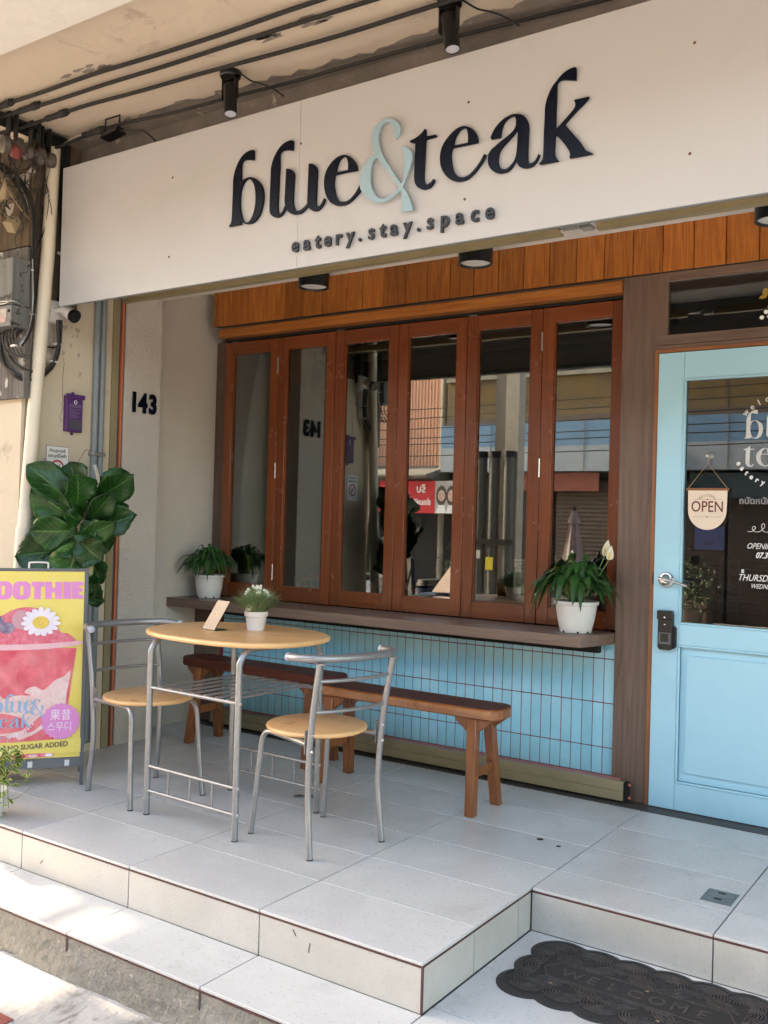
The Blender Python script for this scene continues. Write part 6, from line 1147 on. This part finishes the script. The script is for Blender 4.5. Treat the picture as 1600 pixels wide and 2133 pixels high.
# moulded ribs: nested arcs in each lobe plus plaited bars
b = MB(); rx = [-0.287+0.1148*i for i in range(6)]
def rib(pts, w_=0.0018, h=0.0032):
    for a, c in zip(pts[:-1], pts[1:]):
        b.beam((a[0], a[1], 0.0068), (c[0], c[1], 0.0068), w_*2, h*2)
for i, x in enumerate(rx):
    for sgn in (1, -1):
        for k in range(6):
            r_ = 0.012+0.0095*k
            rib([(x+r_*math.cos(rad(a)), sgn*(0.122+r_*math.sin(rad(a))*0.88)) for a in range(-10, 191, 20)])
for sgn in (1, -1):
    for y in (0.0, 0.078, -0.078):
        for k in range(5):
            r_ = 0.012+0.0095*k; rib([(sgn*(0.295+r_*math.cos(rad(a))), y+r_*math.sin(rad(a))) for a in range(-90, 91, 18)])
for sgn in (1, -1):
    for i in range(5):
        for k in range(7):
            x = rx[i]+0.012*k+0.02; sl__ = 1 if i % 2 else -1; rib([(x, sgn*0.082), (x+sl__*0.036, sgn*0.118)])
            rib([(x-.01, sgn*0.078), (x-.01-sl__*0.024, sgn*0.056)])
part('ribs', b, 'rubber', dm, world=False, smooth=0)
part('field', slab([(o4, 0.0061), ([(x*0.999, y*0.999) for x, y in o4], 0.0064)]), 'mapfield', dm, world=False, smooth=0)
b = MB(); pb = [(-0.255, -0.052), (0.255, -0.052), (0.285, 0.0), (0.255, 0.052), (-0.255, 0.052), (-0.285, 0.0), (-0.255, -0.052)]
for a, c in zip(pb[:-1], pb[1:]): b.beam((a[0], a[1], 0.0075), (c[0], c[1], 0.0075), 0.004, 0.003)
part('name_plate', b, 'rubber', dm, world=False)
for k, ch in enumerate('WELCOME'): me = text_mesh(ch, 0.066, 0.0, 0.0024); me.transform(Matrix.Translation((-0.195+0.065*k, -0.024, 0.0075))); part('moulded_letter', me, 'rubber', dm, world=False)
for (x, y) in ((0.10, -0.12), (-0.23, -0.095), (0.02, 0.03), (0.16, -0.09)): solo('dry_leaf_crumb', MB().box(-0.93+x, -0.93+x+.010, 2.755+y, 2.755+y+.004, Z1+.0095, Z1+.0105), 'soil' if x > .12 else 'twine', ('dry leaf crumb %s' % {0.10: 'on the front lobe of the doormat right of centre', -0.23: 'near the left front corner of the doormat', 0.02: 'in the middle of the doormat beside the lettering', 0.16: 'as a dark speck on the right front part of the doormat'}[x]), 'leaf crumb', 'crumbs on the doormat')
# floor fittings
t = thing('floor_socket', 'metal floor plate with two slots sunk in the porch tiles at the right', 'floor plate', (-0.83, 3.33, 0))
part('frame', MB().box(-0.885, -0.785, 3.24, 3.36, -0.004, 0.0012), 'plate', t)
for yy in (3.272, 3.330):
    me = curve_mesh([rrect(-0.875, -0.797, yy-.024, yy+.024, 0.012)], 0.0012, 0.0006); me.transform(Matrix.Translation((0, 0, 0.0022))); me.transform(Matrix.Translation(-Vector(t.location))); part('slot_plate', me, 'plate', t, world=False)
    me = curve_mesh([rrect(-0.848, -0.822, yy-.006, yy+.006, 0.005)], 0.0006); me.transform(Matrix.Translation((0, 0, 0.0036))); me.transform(Matrix.Translation(-Vector(t.location))); part('slot', me, 'dark', t, world=False)
fc2 = thing('floor_catch', 'small dark metal floor catch under the cafe table', 'floor catch', (-2.62, 3.33, 0))
for a_, w__ in ((0, 1),):
    me = curve_mesh([rrect(-0.055, 0.055, -0.016, 0.016, 0.014)], 0.003, 0.0006); me.transform(Matrix.Translation((0, 0, 0.002))@Matrix.Rotation(rad(35), 4, 'Z')); part('plate', me, 'plate', fc2, world=False)
    me = curve_mesh([rrect(-0.040, -0.018, -0.006, 0.006, 0.0055)], 0.0004); me.transform(Matrix.Translation((0, 0, 0.0046))@Matrix.Rotation(rad(35), 4, 'Z')); part('slot', me, 'dark', fc2, world=False)
for (x, y, lab) in ((-1.56, 3.46, 'small round drain hole in the porch tiles in front of the door'), (-1.47, 3.43, 'chipped black spot on the tile joint beside the round hole')):
    solo('floor_hole', MB().lathe([(0.014 if x < -1.5 else .010, 0.0), (0.013 if x < -1.5 else .008, 0.0008)], (x, y, 0.0004), 14), 'dark', lab, 'floor hole')

for (x, z, ln, a, lab) in ((-1.772, -0.066, .030, 1.4, 'short black scuff mark on the long front riser'), (-1.83, -.035, .022, 2.2, 'faint upper scuff on the long front riser'), (-3.05, -.09, .02, .8, 'small dark scuff on the left end of the front riser')):
    dx, dz = math.cos(a)*ln/2, math.sin(a)*ln/2
    solo('scuff_mark', MB().beam((x-dx, 2.2872, z-dz), (x+dx, 2.2872, z+dz), .0035, .0008, (0, 1, 0)), 'printgrey', lab, 'scuff mark')
# ================================================================== INTERIOR behind the glass
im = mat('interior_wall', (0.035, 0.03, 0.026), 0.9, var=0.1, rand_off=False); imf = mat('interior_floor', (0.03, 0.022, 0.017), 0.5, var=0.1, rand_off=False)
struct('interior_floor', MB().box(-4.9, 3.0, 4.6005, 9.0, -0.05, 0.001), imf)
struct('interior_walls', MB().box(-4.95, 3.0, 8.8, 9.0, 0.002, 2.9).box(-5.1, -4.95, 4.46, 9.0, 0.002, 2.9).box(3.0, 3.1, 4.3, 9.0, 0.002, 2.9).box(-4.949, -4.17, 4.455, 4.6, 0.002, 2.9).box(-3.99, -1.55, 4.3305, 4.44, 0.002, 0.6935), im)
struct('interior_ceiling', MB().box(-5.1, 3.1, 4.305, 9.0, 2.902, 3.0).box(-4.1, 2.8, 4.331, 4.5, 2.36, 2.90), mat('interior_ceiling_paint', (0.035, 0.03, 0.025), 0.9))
solo('duct_beam', MB().box(-4.9, 2.9, 6.2, 6.5, 2.55, 2.85), 'lam_x', 'dark beam crossing the ceiling inside the cafe', 'beam')
def redchair(x, y, rz, lab):
    t = thing('red_chair', lab, 'chair', (x, y, 0.0), rz, 'red plastic chairs inside the window')
    part('seat', MB().box(-0.2, 0.2, -0.2, 0.2, 0.43, 0.46), 'redplastic', t, world=False, bevel=.012)
    for sx in (-1, 1):
        for sy in (-1, 1): part('leg', MB().beam((sx*.19, sy*.19, 0), (sx*.17, sy*.17, .43), .03, .03), 'redplastic', t, world=False)
        part('back_post', MB().tube(spline([(sx*.17, .18, .44), (sx*.175, .20, .65), (sx*.165, .22, .80), (sx*.13, .225, .85)], 4), .014, 10), 'redplastic', t, world=False)
    part('back_rail', MB().tube(spline([(-.135, .225, .85), (-.08, .232, .868), (0, .235, .874), (.08, .232, .868), (.135, .225, .85)], 4), .017, 10), 'redplastic', t, world=False)
    for k in range(5): part('back_slat', MB().tube([(-.11+.055*k, .215, .62), (-.11+.055*k, .228, .86)], .008, 8), 'redplastic', t, world=False)
    part('back_rail', MB().tube([(-.17, .205, .62), (.17, .205, .62)], .012, 10), 'redplastic', t, world=False)
redchair(-3.55, 4.80, math.pi, 'red plastic chair inside behind the second window leaf'); redchair(-3.02, 4.80, math.pi, 'red plastic chair inside behind the third window leaf'); redchair(-1.72, 4.80, math.pi, 'red plastic chair inside behind the right flower pot')
# hanging vine inside the second leaf
random.seed(14); hv = thing('hanging_vine', 'trailing green vine hanging inside the top of the second window leaf', 'hanging plant', (-3.62, 4.60, 2.27))
for k in range(26):
    x, y = random.uniform(-.10, .13), random.uniform(-.05, .05); ln = random.uniform(.12, .40)*(1-abs(x-.02)*2.2)
    pts = spline([(x, y, 0.10), (x+random.uniform(-.02, .02), y, -ln*.5), (x+random.uniform(-.03, .03), y, -ln)], 6)
    st_ = part('vine_stem', MB().tube(pts, .001, 4), 'stem', hv, world=False); b = MB()
    for p in pts[::1]:
        for j in range(2):
            a = random.uniform(0, 6.28); d = Vector((math.cos(a), math.sin(a), random.uniform(-.4, .3)))*.010; s_ = Vector((-d.y, d.x, .003)).normalized()*.005; b.add([p, p+d*.5+s_, p+d, p+d*.5-s_], [(0, 1, 2, 3)])
    part('leaf_spray', b, 'softgreen', st_, world=False, smooth=0)
# back shelving and counter seen darkly through the door
bc = thing('service_counter', 'dark timber service counter inside the cafe behind the door glass', 'counter', (-0.9, 6.4, 0))
part('counter_body', MB().box(-1.9, 1.6, 6.2, 6.8, 0.002, 0.95), 'lam_x', bc); part('counter_top', MB().box(-1.95, 1.65, 6.15, 6.85, 0.951, 0.99), 'teakx', bc)
for k in range(4):
    z = 1.16-.072*k; mp = thing('menu_card', ['uppermost', 'second', 'third', 'lowest'][k]+' grey menu card in the column seen through the door glass', 'menu card', (-1.30, 5.2, z-.12), group='menu cards behind the door glass')
    part('card', MB().box(-1.36, -1.255, 5.20, 5.203, z-.157, z-.09), mat('menu_grey', (0.34, 0.34, 0.35), 0.6), mp)
    if k < 3: part('food_picture', MB().lathe([(.022, 0), (0, .0006)], (-1.285, 5.1995, z-.123), 16, (0, -1, 0)).lathe([(.020, 0), (0, .0006)], (-1.332, 5.1995, z-.123), 16, (0, -1, 0)) if k else MB().lathe([(.022, 0), (0, .0006)], (-1.285, 5.1995, z-.123), 16, (0, -1, 0)), mat('food_dark', (0.13, 0.05, 0.04), 0.6), mp)
    else: part('print_lines', MB().box(-1.345, -1.27, 5.199, 5.1999, z-.122, z-.118).box(-1.33, -1.27, 5.199, 5.1999, z-.135, z-.131), 'printblack', mp)
mn = thing('monitor', 'small blue screen glowing behind the open banner', 'screen', (-1.15, 4.9, 1.2))
scr = bpy.data.materials.new('screen_glow'); scr.use_nodes = True; scr.node_tree.nodes['Principled BSDF'].inputs['Base Color'].default_value = (0.05, 0.08, 0.3, 1); scr.node_tree.nodes['Principled BSDF'].inputs['Emission Color'].default_value = (0.12, 0.2, 0.62, 1); scr.node_tree.nodes['Principled BSDF'].inputs['Emission Strength'].default_value = 0.05
part('screen', MB().box(-1.405, -1.26, 4.9, 4.902, 1.125, 1.24), scr, mn); part('housing', MB().box(-1.42, -1.245, 4.9025, 4.93, 1.105, 1.27), 'black', mn)
me = text_mesh('teak', 0.03, 0, 0.0003); place('lettering', me, 'navy', mn, facing((-1.332, 4.8995, 1.15)))
pt = thing('hanging_sign', 'cream paper notice with mirrored wording inside the fifth window leaf', 'notice', (-2.05, 4.27, 0.95))
part('paper', MB().box(-2.105, -2.030, 4.275, 4.2765, 0.885, 1.055), 'canvas', pt)
for s_, z_ in (('LEOPARD', 1.034), ('ZEBRA', 1.019), ('WHATEVER', 1.004)):
    me = text_mesh(s_, 0.0165, 0.0003, 0.0002); place('lettering', me, 'printblack', pt, facing((-2.0675, 4.2745, z_), sx=-0.85))
me = curve_mesh([[(-.022, -.03), (.018, -.03), (.018, .03), (-.022, .03)], [(-.019, -.027), (.015, -.027), (.015, .027), (-.019, .027)]], 0.0002); place('drawing', me, 'printblack', pt, facing((-2.0675, 4.2745, 0.955)))
# ================================================================== ACROSS THE STREET (seen only as reflections)
YB = -7.5
ocl = mat('opposite_dark', (0.018, 0.016, 0.018), 0.8, var=0.3, vscale=1.0, rand_off=False)
def bld(name, lab, cat, x0, x1, bands, y=YB, group=None):
    t = thing(name, lab, cat, ((x0+x1)/2, y, Z2), group=group)
    for i, (nm, z0, z1, dy, m) in enumerate(bands): part(nm, MB().box(x0, x1, y-3.0, y+dy, z0, z1), m, t)
    return t
ochre = mat('ochre_ledge', (0.16, 0.10, 0.03), 0.8, var=0.1, c2=(0.12, 0.085, 0.045), vscale=2, rand_off=False)
greyband = mat('grey_white_panel', (0.27, 0.31, 0.35), 0.6, c2=(0.20, 0.235, 0.27), vscale=.6, stain=(0.12, 0.12, 0.12), stscale=1.1, stpos=.66, stw=.06, rand_off=False)
blueband = mat('sky_blue_panel', (0.10, 0.19, 0.31), 0.6, var=0.06, rand_off=False)
wallgrey = mat('opposite_upper_wall', (0.06, 0.055, 0.05), 0.85, var=0.15, vscale=1.5, rand_off=False)
bld('shophouse', 'shophouse across the street with ochre ledge and blue fascia panels', 'building', -9.45, 1.0, [('shutter', Z2, 2.2, -0.15, ocl), ('fascia_panel', 2.2, 2.65, 0.25, greyband), ('blue_panel', 2.65, 3.08, 0.25, blueband), ('ledge', 3.1, 4.0, 0.05, ochre), ('upper_wall', 4.0, 5.4, -0.4, wallgrey)])
h2 = bld('shophouse', 'shophouse across the street with yellow sign and windows over a blue fascia', 'building', -16.0, -11.3, [('shopfront', Z2, 1.45, -0.15, ocl), ('yellow_sign', 1.45, 2.15, 0.2, mat('pale_yellow_sign', (0.30, 0.27, 0.12), 0.6, rand_off=False)), ('fascia_panel', 2.25, 2.9, 0.2, greyband), ('blue_panel', 2.9, 3.25, 0.2, blueband), ('upper_wall', 3.3, 5.4, 0.0, mat('beige_upper', (0.20, 0.17, 0.13), 0.85, var=.1, rand_off=False))])
for x in (-15.4, -14.3, -13.2, -12.1):
    wn = part('window', MB().box(x-.40, x+.40, YB-.02, YB+.03, 3.5, 4.5), ochre, h2); part('pane', MB().box(x-.33, x-.03, YB+.031, YB+.035, 3.57, 4.43).box(x+.03, x+.33, YB+.031, YB+.035, 3.57, 4.43), mat('dark_pane', (0.04, 0.05, 0.06), 0.15), wn)
h3 = bld('corrugated_house', 'tall peach rendered house lit by the sun across the street', 'building', -11.25, -9.5, [('ground_floor', Z2, 2.0, -0.3, ocl), ('peach_wall', 2.0, 5.8, -0.2, mat('peach_wall', (0.72, 0.42, 0.28), 0.85, c2=(0.64, 0.37, 0.25), vscale=1.2, stain=(0.25, 0.17, 0.13), stscale=1.6, stpos=.62, stw=.1, rand_off=False))])
bld('shophouse', 'dark shophouse across the street reflected in the door glass', 'building', 1.05, 14.0, [('shopfront', Z2, 2.1, -0.15, mat('dark_blue_shopfront', (0.012, 0.012, 0.02), 0.7)), ('orange_lintel', 2.1, 2.3, 0.0, ochre), ('grey_fascia', 2.3, 3.7, 0.15, mat('grey_fascia', (0.09, 0.092, 0.085), 0.7, var=.06, rand_off=False)), ('ledge', 3.7, 3.9, 0.3, greyband), ('upper_wall', 3.9, 5.6, -0.5, wallgrey)])
# shop details on the opposite facades
shops = [o for o in COL.objects if o.name.startswith('shophouse') and o.parent is None]
mainh = shops[0]; doorh = shops[2]; random.seed(42)
pal = [mat('opp_tone_%d' % k, c, 0.7, var=.2, vscale=3, rand_off=False) for k, c in enumerate(((.05, .035, .03), (.10, .07, .05), (.03, .05, .06), (.16, .15, .13), (.20, .06, .04), (.04, .07, .03), (.22, .20, .16)))]
for x0 in [-9.3+1.05*k for k in range(10)]:
    sh = part('roller_door', MB().box(x0, x0+1.0, YB-.15, YB-.12, Z2, 2.05), pal[0], mainh)
    b = MB()
    for k in range(28): b.box(x0+.01, x0+.99, YB-.12, YB-.11, Z2+.05+.075*k, Z2+.05+.075*k+.05)
    part('slats', b, pal[random.choice((0, 0, 1, 3))], sh)
for k in range(9):
    x0 = -9.1+1.1*k; wn = part('window', MB().box(x0, x0+.75, YB-.40, YB-.36, 4.35, 5.7), pal[3], mainh)
    part('pane', MB().box(x0+.05, x0+.35, YB-.358, YB-.355, 4.42, 5.63).box(x0+.40, x0+.70, YB-.358, YB-.355, 4.42, 5.63), mat('dark_pane2', (0.03, 0.035, 0.04), 0.15), wn)
b = MB()
for k in range(60): b.box(-9.4+.17*k, -9.38+.17*k, YB+.02, YB+.035, 4.0, 4.75)
b.box(-9.42, .9, YB+.01, YB+.045, 4.74, 4.79); part('balcony_railing', b, pal[0], mainh)
for k in range(6): part('ledge_joint', MB().box(-8.9+1.6*k, -8.86+1.6*k, YB+.05, YB+.06, 3.1, 4.0), pal[1], mainh)
part('ledge_stain', MB().box(-9.45, 1.0, YB+.05, YB+.062, 3.1, 3.22), pal[1], mainh); part('ledge_trim', MB().box(-9.45, 1.0, YB+.05, YB+.12, 3.93, 4.0), pal[6], mainh)
for k in range(5):
    x0 = -8.6+1.7*k; ac = part('air_conditioner', MB().box(x0, x0+.75, YB-.4, YB-.05, 3.99, 4.52), pal[6], mainh); part('fan_grille', MB().lathe([(.2, 0), (.2, .012), (0, .012)], (x0+.3, YB-.05, 4.25), 20, (0, 1, 0)), pal[0], ac)
for k in range(14):
    x0 = -9.3+random.uniform(0, 9.8); h_ = random.uniform(.25, .9); part('stacked_goods', MB().box(x0, x0+random.uniform(.2, .6), YB+.1, YB+random.uniform(.3, .6), Z2, Z2+h_), random.choice(pal), mainh)
part('hanging_sign', MB().box(-5.42, -5.36, YB+.3, YB+.9, 1.6, 2.9), pal[6], mainh)
for nm_, s_, x_, z_, m_ in (('lettering', 'EAT', -5.35, 2.35, 'navy'),): pass
part('shop_banner', MB().box(-7.9, -6.3, YB+.12, YB+.14, 1.85, 2.18), pal[4], mainh); part('shop_banner', MB().box(-4.6, -2.6, YB+.12, YB+.14, 1.75, 2.15), pal[2], mainh)
for k in range(12): part('fascia_seam', MB().box(-9.1+.85*k, -9.085+.85*k, YB+.25, YB+.256, 2.2, 3.08), pal[3], mainh)
b = MB()
for k in range(22): b.box(-11.2+.075*k, -11.17+.075*k, YB-.2, YB-.175, 2.1, 5.75)
part('corrugation', b, bpy.data.materials['peach_wall'], h3)
part('low_roof', MB().hexa([(-11.25, YB-.2, 1.98), (-9.5, YB-.2, 1.98), (-9.5, YB+.7, 2.1), (-11.25, YB+.7, 2.1)], [(-11.25, YB-.2, 2.35), (-9.5, YB-.2, 2.35), (-9.5, YB+.7, 2.13), (-11.25, YB+.7, 2.13)]), pal[3], h3)
part('downpipe', MB().tube([(-9.62, YB-.1, Z2), (-9.62, YB-.1, 5.7)], .06, 10), pal[6], h3)
for k in range(6):
    x0 = 1.4+1.9*k; part('roller_door', MB().box(x0, x0+1.6, YB-.15, YB-.1, Z2, 2.0), pal[2], doorh); part('balcony_rail', MB().box(x0, x0+1.7, YB+.1, YB+.14, 4.5, 4.56).box(x0+.3, x0+.34, YB+.1, YB+.14, 3.9, 4.5).box(x0+1.0, x0+1.04, YB+.1, YB+.14, 3.9, 4.5), pal[0], doorh)
for k in range(16): x0 = -15.8+.29*k; part('shop_poster', MB().box(x0, x0+.2, YB+.2, YB+.215, 1.5+.05*(k % 3), 2.0), pal[(k*3) % 7], h2)
for k in range(10): x0 = -15.6+.42*k; part('stacked_goods', MB().box(x0, x0+.3, YB+.1, YB+.5, Z2, Z2+.3+.1*((k*7) % 6)), pal[(k*5) % 7], h2)
# pot plants along the opposite kerb
for k in range(5):
    x0 = -10.6+2.1*k; t = thing('street_shrub', ['potted shrub across the street, nearest the yellow sign', 'potted shrub across the street below the red banner', 'potted shrub across the street left of the reflected pole', 'potted shrub across the street right of the reflected pole', 'potted shrub across the street, furthest down the road'][k], 'shrub', (x0-(9.0 if k == 4 else 0), YB+1.0, Z2), group='potted shrubs on the opposite kerb')
    part('pot', MB().lathe([(.14, 0), (.2, .3), (.18, .3), (0, .28)], (0, 0, 0), 16), pal[1], t, world=False); b = MB()
    for q in range(420):
        v_ = Vector((random.gauss(0, .17), random.gauss(0, .14), .62+random.gauss(0, .2))); n1 = Vector((random.uniform(-1, 1), random.uniform(-1, 1), random.uniform(-1, 1))).normalized()*.045; n2 = n1.orthogonal().normalized()*.02; b.add([v_-n1, v_+n2, v_+n1, v_-n2], [(0, 1, 2, 3)])
    part('foliage', b, pal[5], t, world=False, smooth=0)
# red banner with two portraits
rb = thing('red_banner', 'red Thai banner with a photo of two women, seen reflected in the window', 'banner', (-9.5, YB+.4, 1.43))
part('cloth', MB().box(-10.6, -9.47, YB+.38, YB+.40, 1.40, 2.02), 'printred', rb)
part('photo_panel', MB().box(-9.465, -8.95, YB+.38, YB+.40, 1.40, 2.02), mat('photo_grey', (0.42, 0.38, 0.36), 0.6), rb)
skin = mat('printed_skin', (0.62, 0.42, 0.33), 0.6); hair = mat('printed_hair', (0.09, 0.06, 0.05), 0.6)
for x in (-9.32, -9.10):
    for loops, m_, o_, nm in (([ngon(0, 0.02, .115, .19, 22)], hair, .002, 'printed_hair'), ([ngon(0, 0.02, .078, .105, 22)], skin, .004, 'printed_face'), ([[(-.11, -.31), (.11, -.31), (.07, -.16), (-.07, -.16)]], 'white', .005, 'printed_shirt'), ([[(-.045, .035), (-.018, .035), (-.018, .043), (-.045, .043)], [(.018, .035), (.045, .035), (.045, .043), (.018, .043)], [(-.025, -.035), (.025, -.035), (.015, -.05), (-.015, -.05)]], hair, .006, 'printed_features')):
        me = curve_mesh(loops, .0005); place(nm, me, m_, rb, facing((x, YB+.402+o_, 1.72), (-1, 0, 0)))
for s_, z_, sz in (('รับ', 1.80, .20), ('ซ่อมพัน', 1.56, .15)):
    me = text_mesh(s_, sz, .004, .001); place('lettering', me, 'white', rb, facing((-9.78, YB+.404, z_), (-1, 0, 0)))
me = text_mesh('ยินดี', .22, .004, .001); place('lettering', me, 'printred', h2, facing((-11.9, YB+.203, 1.85), (-1, 0, 0)))
# utility poles and pipes on the near kerb (behind the camera)
ply = -0.95
up_ = thing('utility_pole', 'square concrete utility pole on the kerb, seen reflected in the fifth window leaf', 'pole', (-4.72, ply-.12, Z2))
conc = mat('pole_concrete', (0.36, 0.33, 0.28), 0.9, var=.1, rand_off=False)
part('shaft', MB().box(-4.80, -4.64, ply-.20, ply-.04, Z2, 7.5), conc, up_); part('shaft_dark_side', MB().box(-4.98, -4.83, ply-.30, ply-.15, Z2, 7.0), mat('pole_dark', (0.12, 0.11, 0.10), 0.9), up_)
for i, x in enumerate((-5.06, -4.90, -4.72)):
    t = thing('cable_riser_pipe', ['leftmost', 'middle', 'rightmost'][i]+' of three grey riser pipes strapped to the reflected utility pole', 'pipe', (x, ply, Z2), group='riser pipes on the reflected pole')
    part('pipe', MB().tube([(x, ply, Z2), (x, ply, 2.0+.03*(i == 1))], .062, 18), mat('grey_riser', (0.10, 0.10, 0.095), 0.5, var=.1), t); part('collar', MB().tube([(x, ply, 1.96), (x, ply, 2.03)], .070, 18), 'blackmatt', t)
solo('pole_strap', MB().box(-5.14, -4.63, ply+.05, ply+.075, 1.00, 1.06), 'blackmatt', 'dark strap round the reflected riser pipes', 'strap')
solo('yellow_sticker', MB().box(-4.95, -4.86, ply+.062, ply+.066, .72, .86), mat('sticker_yellow', (0.7, 0.6, 0.05), 0.5), 'yellow sticker on the middle reflected riser pipe', 'sticker')
solo('white_sticker', MB().box(-5.10, -5.02, ply+.060, ply+.066, .84, .93), 'decal', 'grey printed sticker on the leftmost reflected riser pipe', 'sticker')
t = thing('leaning_pole', 'pale leaning pole reflected in the third window leaf', 'pole', (-10.7, YB+3, Z2)); part('shaft', MB().tube([(-7.45, -1.9, Z2), (-6.95, -1.9, 6.0)], .075, 14), conc, t)
wnames = ['topmost', 'second', 'third', 'fourth', 'fifth', 'sixth', 'seventh', 'eighth', 'ninth', 'tenth', 'eleventh', 'twelfth', 'thirteenth', 'lowest']
random.seed(50)
for i in range(14):
    z = (4.62, 4.55, 4.46, 4.40, 4.32, 4.18, 4.10, 3.98, 3.30, 3.12, 2.95, 2.78, 2.62, 2.48)[i]*0.80+0.02; y = -3.0+random.uniform(-.25, .25); sg_ = random.uniform(.04, .16)
    pts = [(-18+2*k, y, z+.25-sg_*math.sin(math.pi*((k % 8)/8))+random.uniform(-.01, .01)) for k in range(18)]
    solo('overhead_wire', MB().tube(pts, .010 if i < 8 else .007, 5), 'blackmatt', wnames[i]+' overhead wire across the street, seen in the window reflections', 'wire', 'overhead street wires')
# closed parasol
t = thing('parasol', 'closed grey pink parasol reflected in the rightmost window leaf', 'parasol', (-4.03, -1.0, Z2))
vs = MB(); k = 24
def ring(z, r_, amp): return [((r_*(1+amp*(1 if q % 3 == 0 else -.35)))*math.cos(2*math.pi*q/k), (r_*(1+amp*(1 if q % 3 == 0 else -.35)))*math.sin(2*math.pi*q/k), z) for q in range(k)]
rings = [ring(1.68, .03, 0), ring(1.55, .07, .05), ring(1.545, .05, .05), ring(1.2, .10, .18), ring(.95, .15, .25), ring(.85, .17, .3)]
vs.v = [p for R_ in rings for p in R_]; vs.f = [(i*k+q, i*k+(q+1) % k, (i+1)*k+(q+1) % k, (i+1)*k+q) for i in range(len(rings)-1) for q in range(k)]
part('folded_canopy', vs, mat('parasol_cloth', (0.22, 0.17, 0.17), 0.8), t, world=False); part('pole', MB().tube([(0, 0, 0), (0, 0, 1.72)], .02, 10), 'blackmatt', t, world=False)
part('base', MB().lathe([(.22, 0), (.22, .05), (.05, .07), (0, .07)], (0, 0, 0), 24), 'blackmatt', t, world=False)
# parked motor scooter on the kerb (dark, reflected low in the middle leaves)
def scooter(x, y, rz, col_, lab):
    t = thing('parked_scooter', lab, 'scooter', (x, y, Z2), rz, 'parked scooters on the kerb')
    for wx in (-.6, .6):
        w_ = part('wheel', MB().lathe([(.13, -.03), (.24, -.045), (.26, 0), (.24, .045), (.13, .03)], (wx, 0, .26), 28, (0, 1, 0)), 'blackmatt', t, world=False); part('rim', MB().lathe([(.0, -.02), (.15, -.015), (.15, .015), (0, .02)], (wx, 0, .26), 20, (0, 1, 0)), 'alu', w_, world=False)
    part('body', slab([(rrect(-.62, .1, -.10, .10, .08), .35), (rrect(-.70, .15, -.14, .14, .12), .55), (rrect(-.66, .0, -.12, .12, .10), .72)]), col_, t, world=False, smooth=60)
    part('footboard', MB().box(.05, .42, -.13, .13, .28, .33), 'blackmatt', t, world=False, bevel=.02); part('leg_shield', MB().beam((.42, 0, .28), (.52, 0, .92), .30, .05, (1, 0, 0)), col_, t, world=False, bevel=.02)
    part('seat', slab([(rrect(-.68, .02, -.12, .12, .10), .725), (rrect(-.66, .0, -.11, .11, .10), .80)]), 'blackmatt', t, world=False, smooth=60)
    part('handlebar', MB().tube(spline([(.40, -.33, 1.0), (.48, -.12, 1.02), (.50, 0, .98), (.48, .12, 1.02), (.40, .33, 1.0)], 4), .016, 8), 'blackmatt', t, world=False)
    part('headlight', MB().lathe([(.0, .05), (.06, .04), (.08, 0), (.06, -.05)], (.56, 0, .90), 16, (1, 0, .1)), 'lens', t, world=False); part('fork', MB().tube([(.52, 0, .9), (.6, 0, .26)], .03, 8), 'alu', t, world=False)
    for s in (-1, 1): part('mirror', MB().tube([(.44, s*.22, 1.0), (.42, s*.26, 1.16)], .006, 6).lathe([(0, -.01), (.05, 0), (0, .01)], (.42, s*.27, 1.20), 14, (1, 0, 0)), 'blackmatt', t, world=False)
    return t
scooter(-6.3, -1.6, 1.9, 'navy', 'dark scooter parked across the kerb, reflected low in the third leaf'); scooter(-7.4, -1.7, 1.7, 'white', 'pale scooter parked further down the kerb'); scooter(-3.2, -1.7, 1.2, 'white', 'white scooter parked near the closed parasol')
# covered stall with striped cloth
t = thing('covered_cart', 'small cart under a striped pinkish cloth reflected in the fourth leaf', 'cart', (-5.6, -1.4, Z2))
b = MB(); b.v = [(-.35, -.3, 0.45), (.35, -.3, .5), (.4, .3, .42), (-.4, .3, .48), (0.02, 0, 1.22), (-.1, -.05, .95), (.12, .06, .9)]; b.f = [(0, 1, 4), (1, 2, 4), (2, 3, 4), (3, 0, 4)]
part('cloth', b, mat('striped_cloth', (0.55, 0.40, 0.33), 0.9, grain='X', gscale=40, c2=(0.62, 0.5, 0.44), rand_off=False), t, world=False, smooth=0); part('frame', MB().box(-.33, .33, -.26, .26, 0.02, .45), 'blackmatt', t, world=False)
# ================================================================== ADDED SUN BLOCKER (left, outside the picture): shades the pavement, cut for two sun patches
na = thing('sun_blocker', 'added flat sun blocker outside the picture on the left, cut for the sun patches', 'light blocker', (-6.5, 2.2, 3.05))
kx = math.cos(rad(SUN_EL))*math.cos(rad(SUN_AZ))/math.sin(rad(SUN_EL)); ky = math.cos(rad(SUN_EL))*math.sin(rad(SUN_AZ))/math.sin(rad(SUN_EL)); dzz = 3.05-Z1
def hx(x): return x-kx*dzz
def hy(y): return y+ky*dzz
blocker_mat = mat('blocker_sheet', (0.42, 0.36, 0.30), 0.85)
def add_blocker(x0, x1, y0, y1): part('blocker_strip', MB().box(x0, x1, y0, y1, 3.05, 3.06), blocker_mat, na)
ya, yb2 = 0.9, 6.5
add_blocker(hx(-2.81), hx(-2.61), ya, yb2)
add_blocker(hx(-2.50), -4.45, ya, yb2)
add_blocker(-30, hx(-3.72), ya, yb2)
add_blocker(hx(-3.72), hx(-2.81), hy(2.235), yb2); add_blocker(hx(-3.72), hx(-2.81), ya, hy(1.83))
add_blocker(hx(-2.61), hx(-2.50), hy(2.215), yb2); add_blocker(hx(-2.61), hx(-2.50), ya, hy(2.035))
struct('neighbour_facade', MB().box(-30, -9.2, 4.0, 9.0, Z2, 2.9), 'partywall')
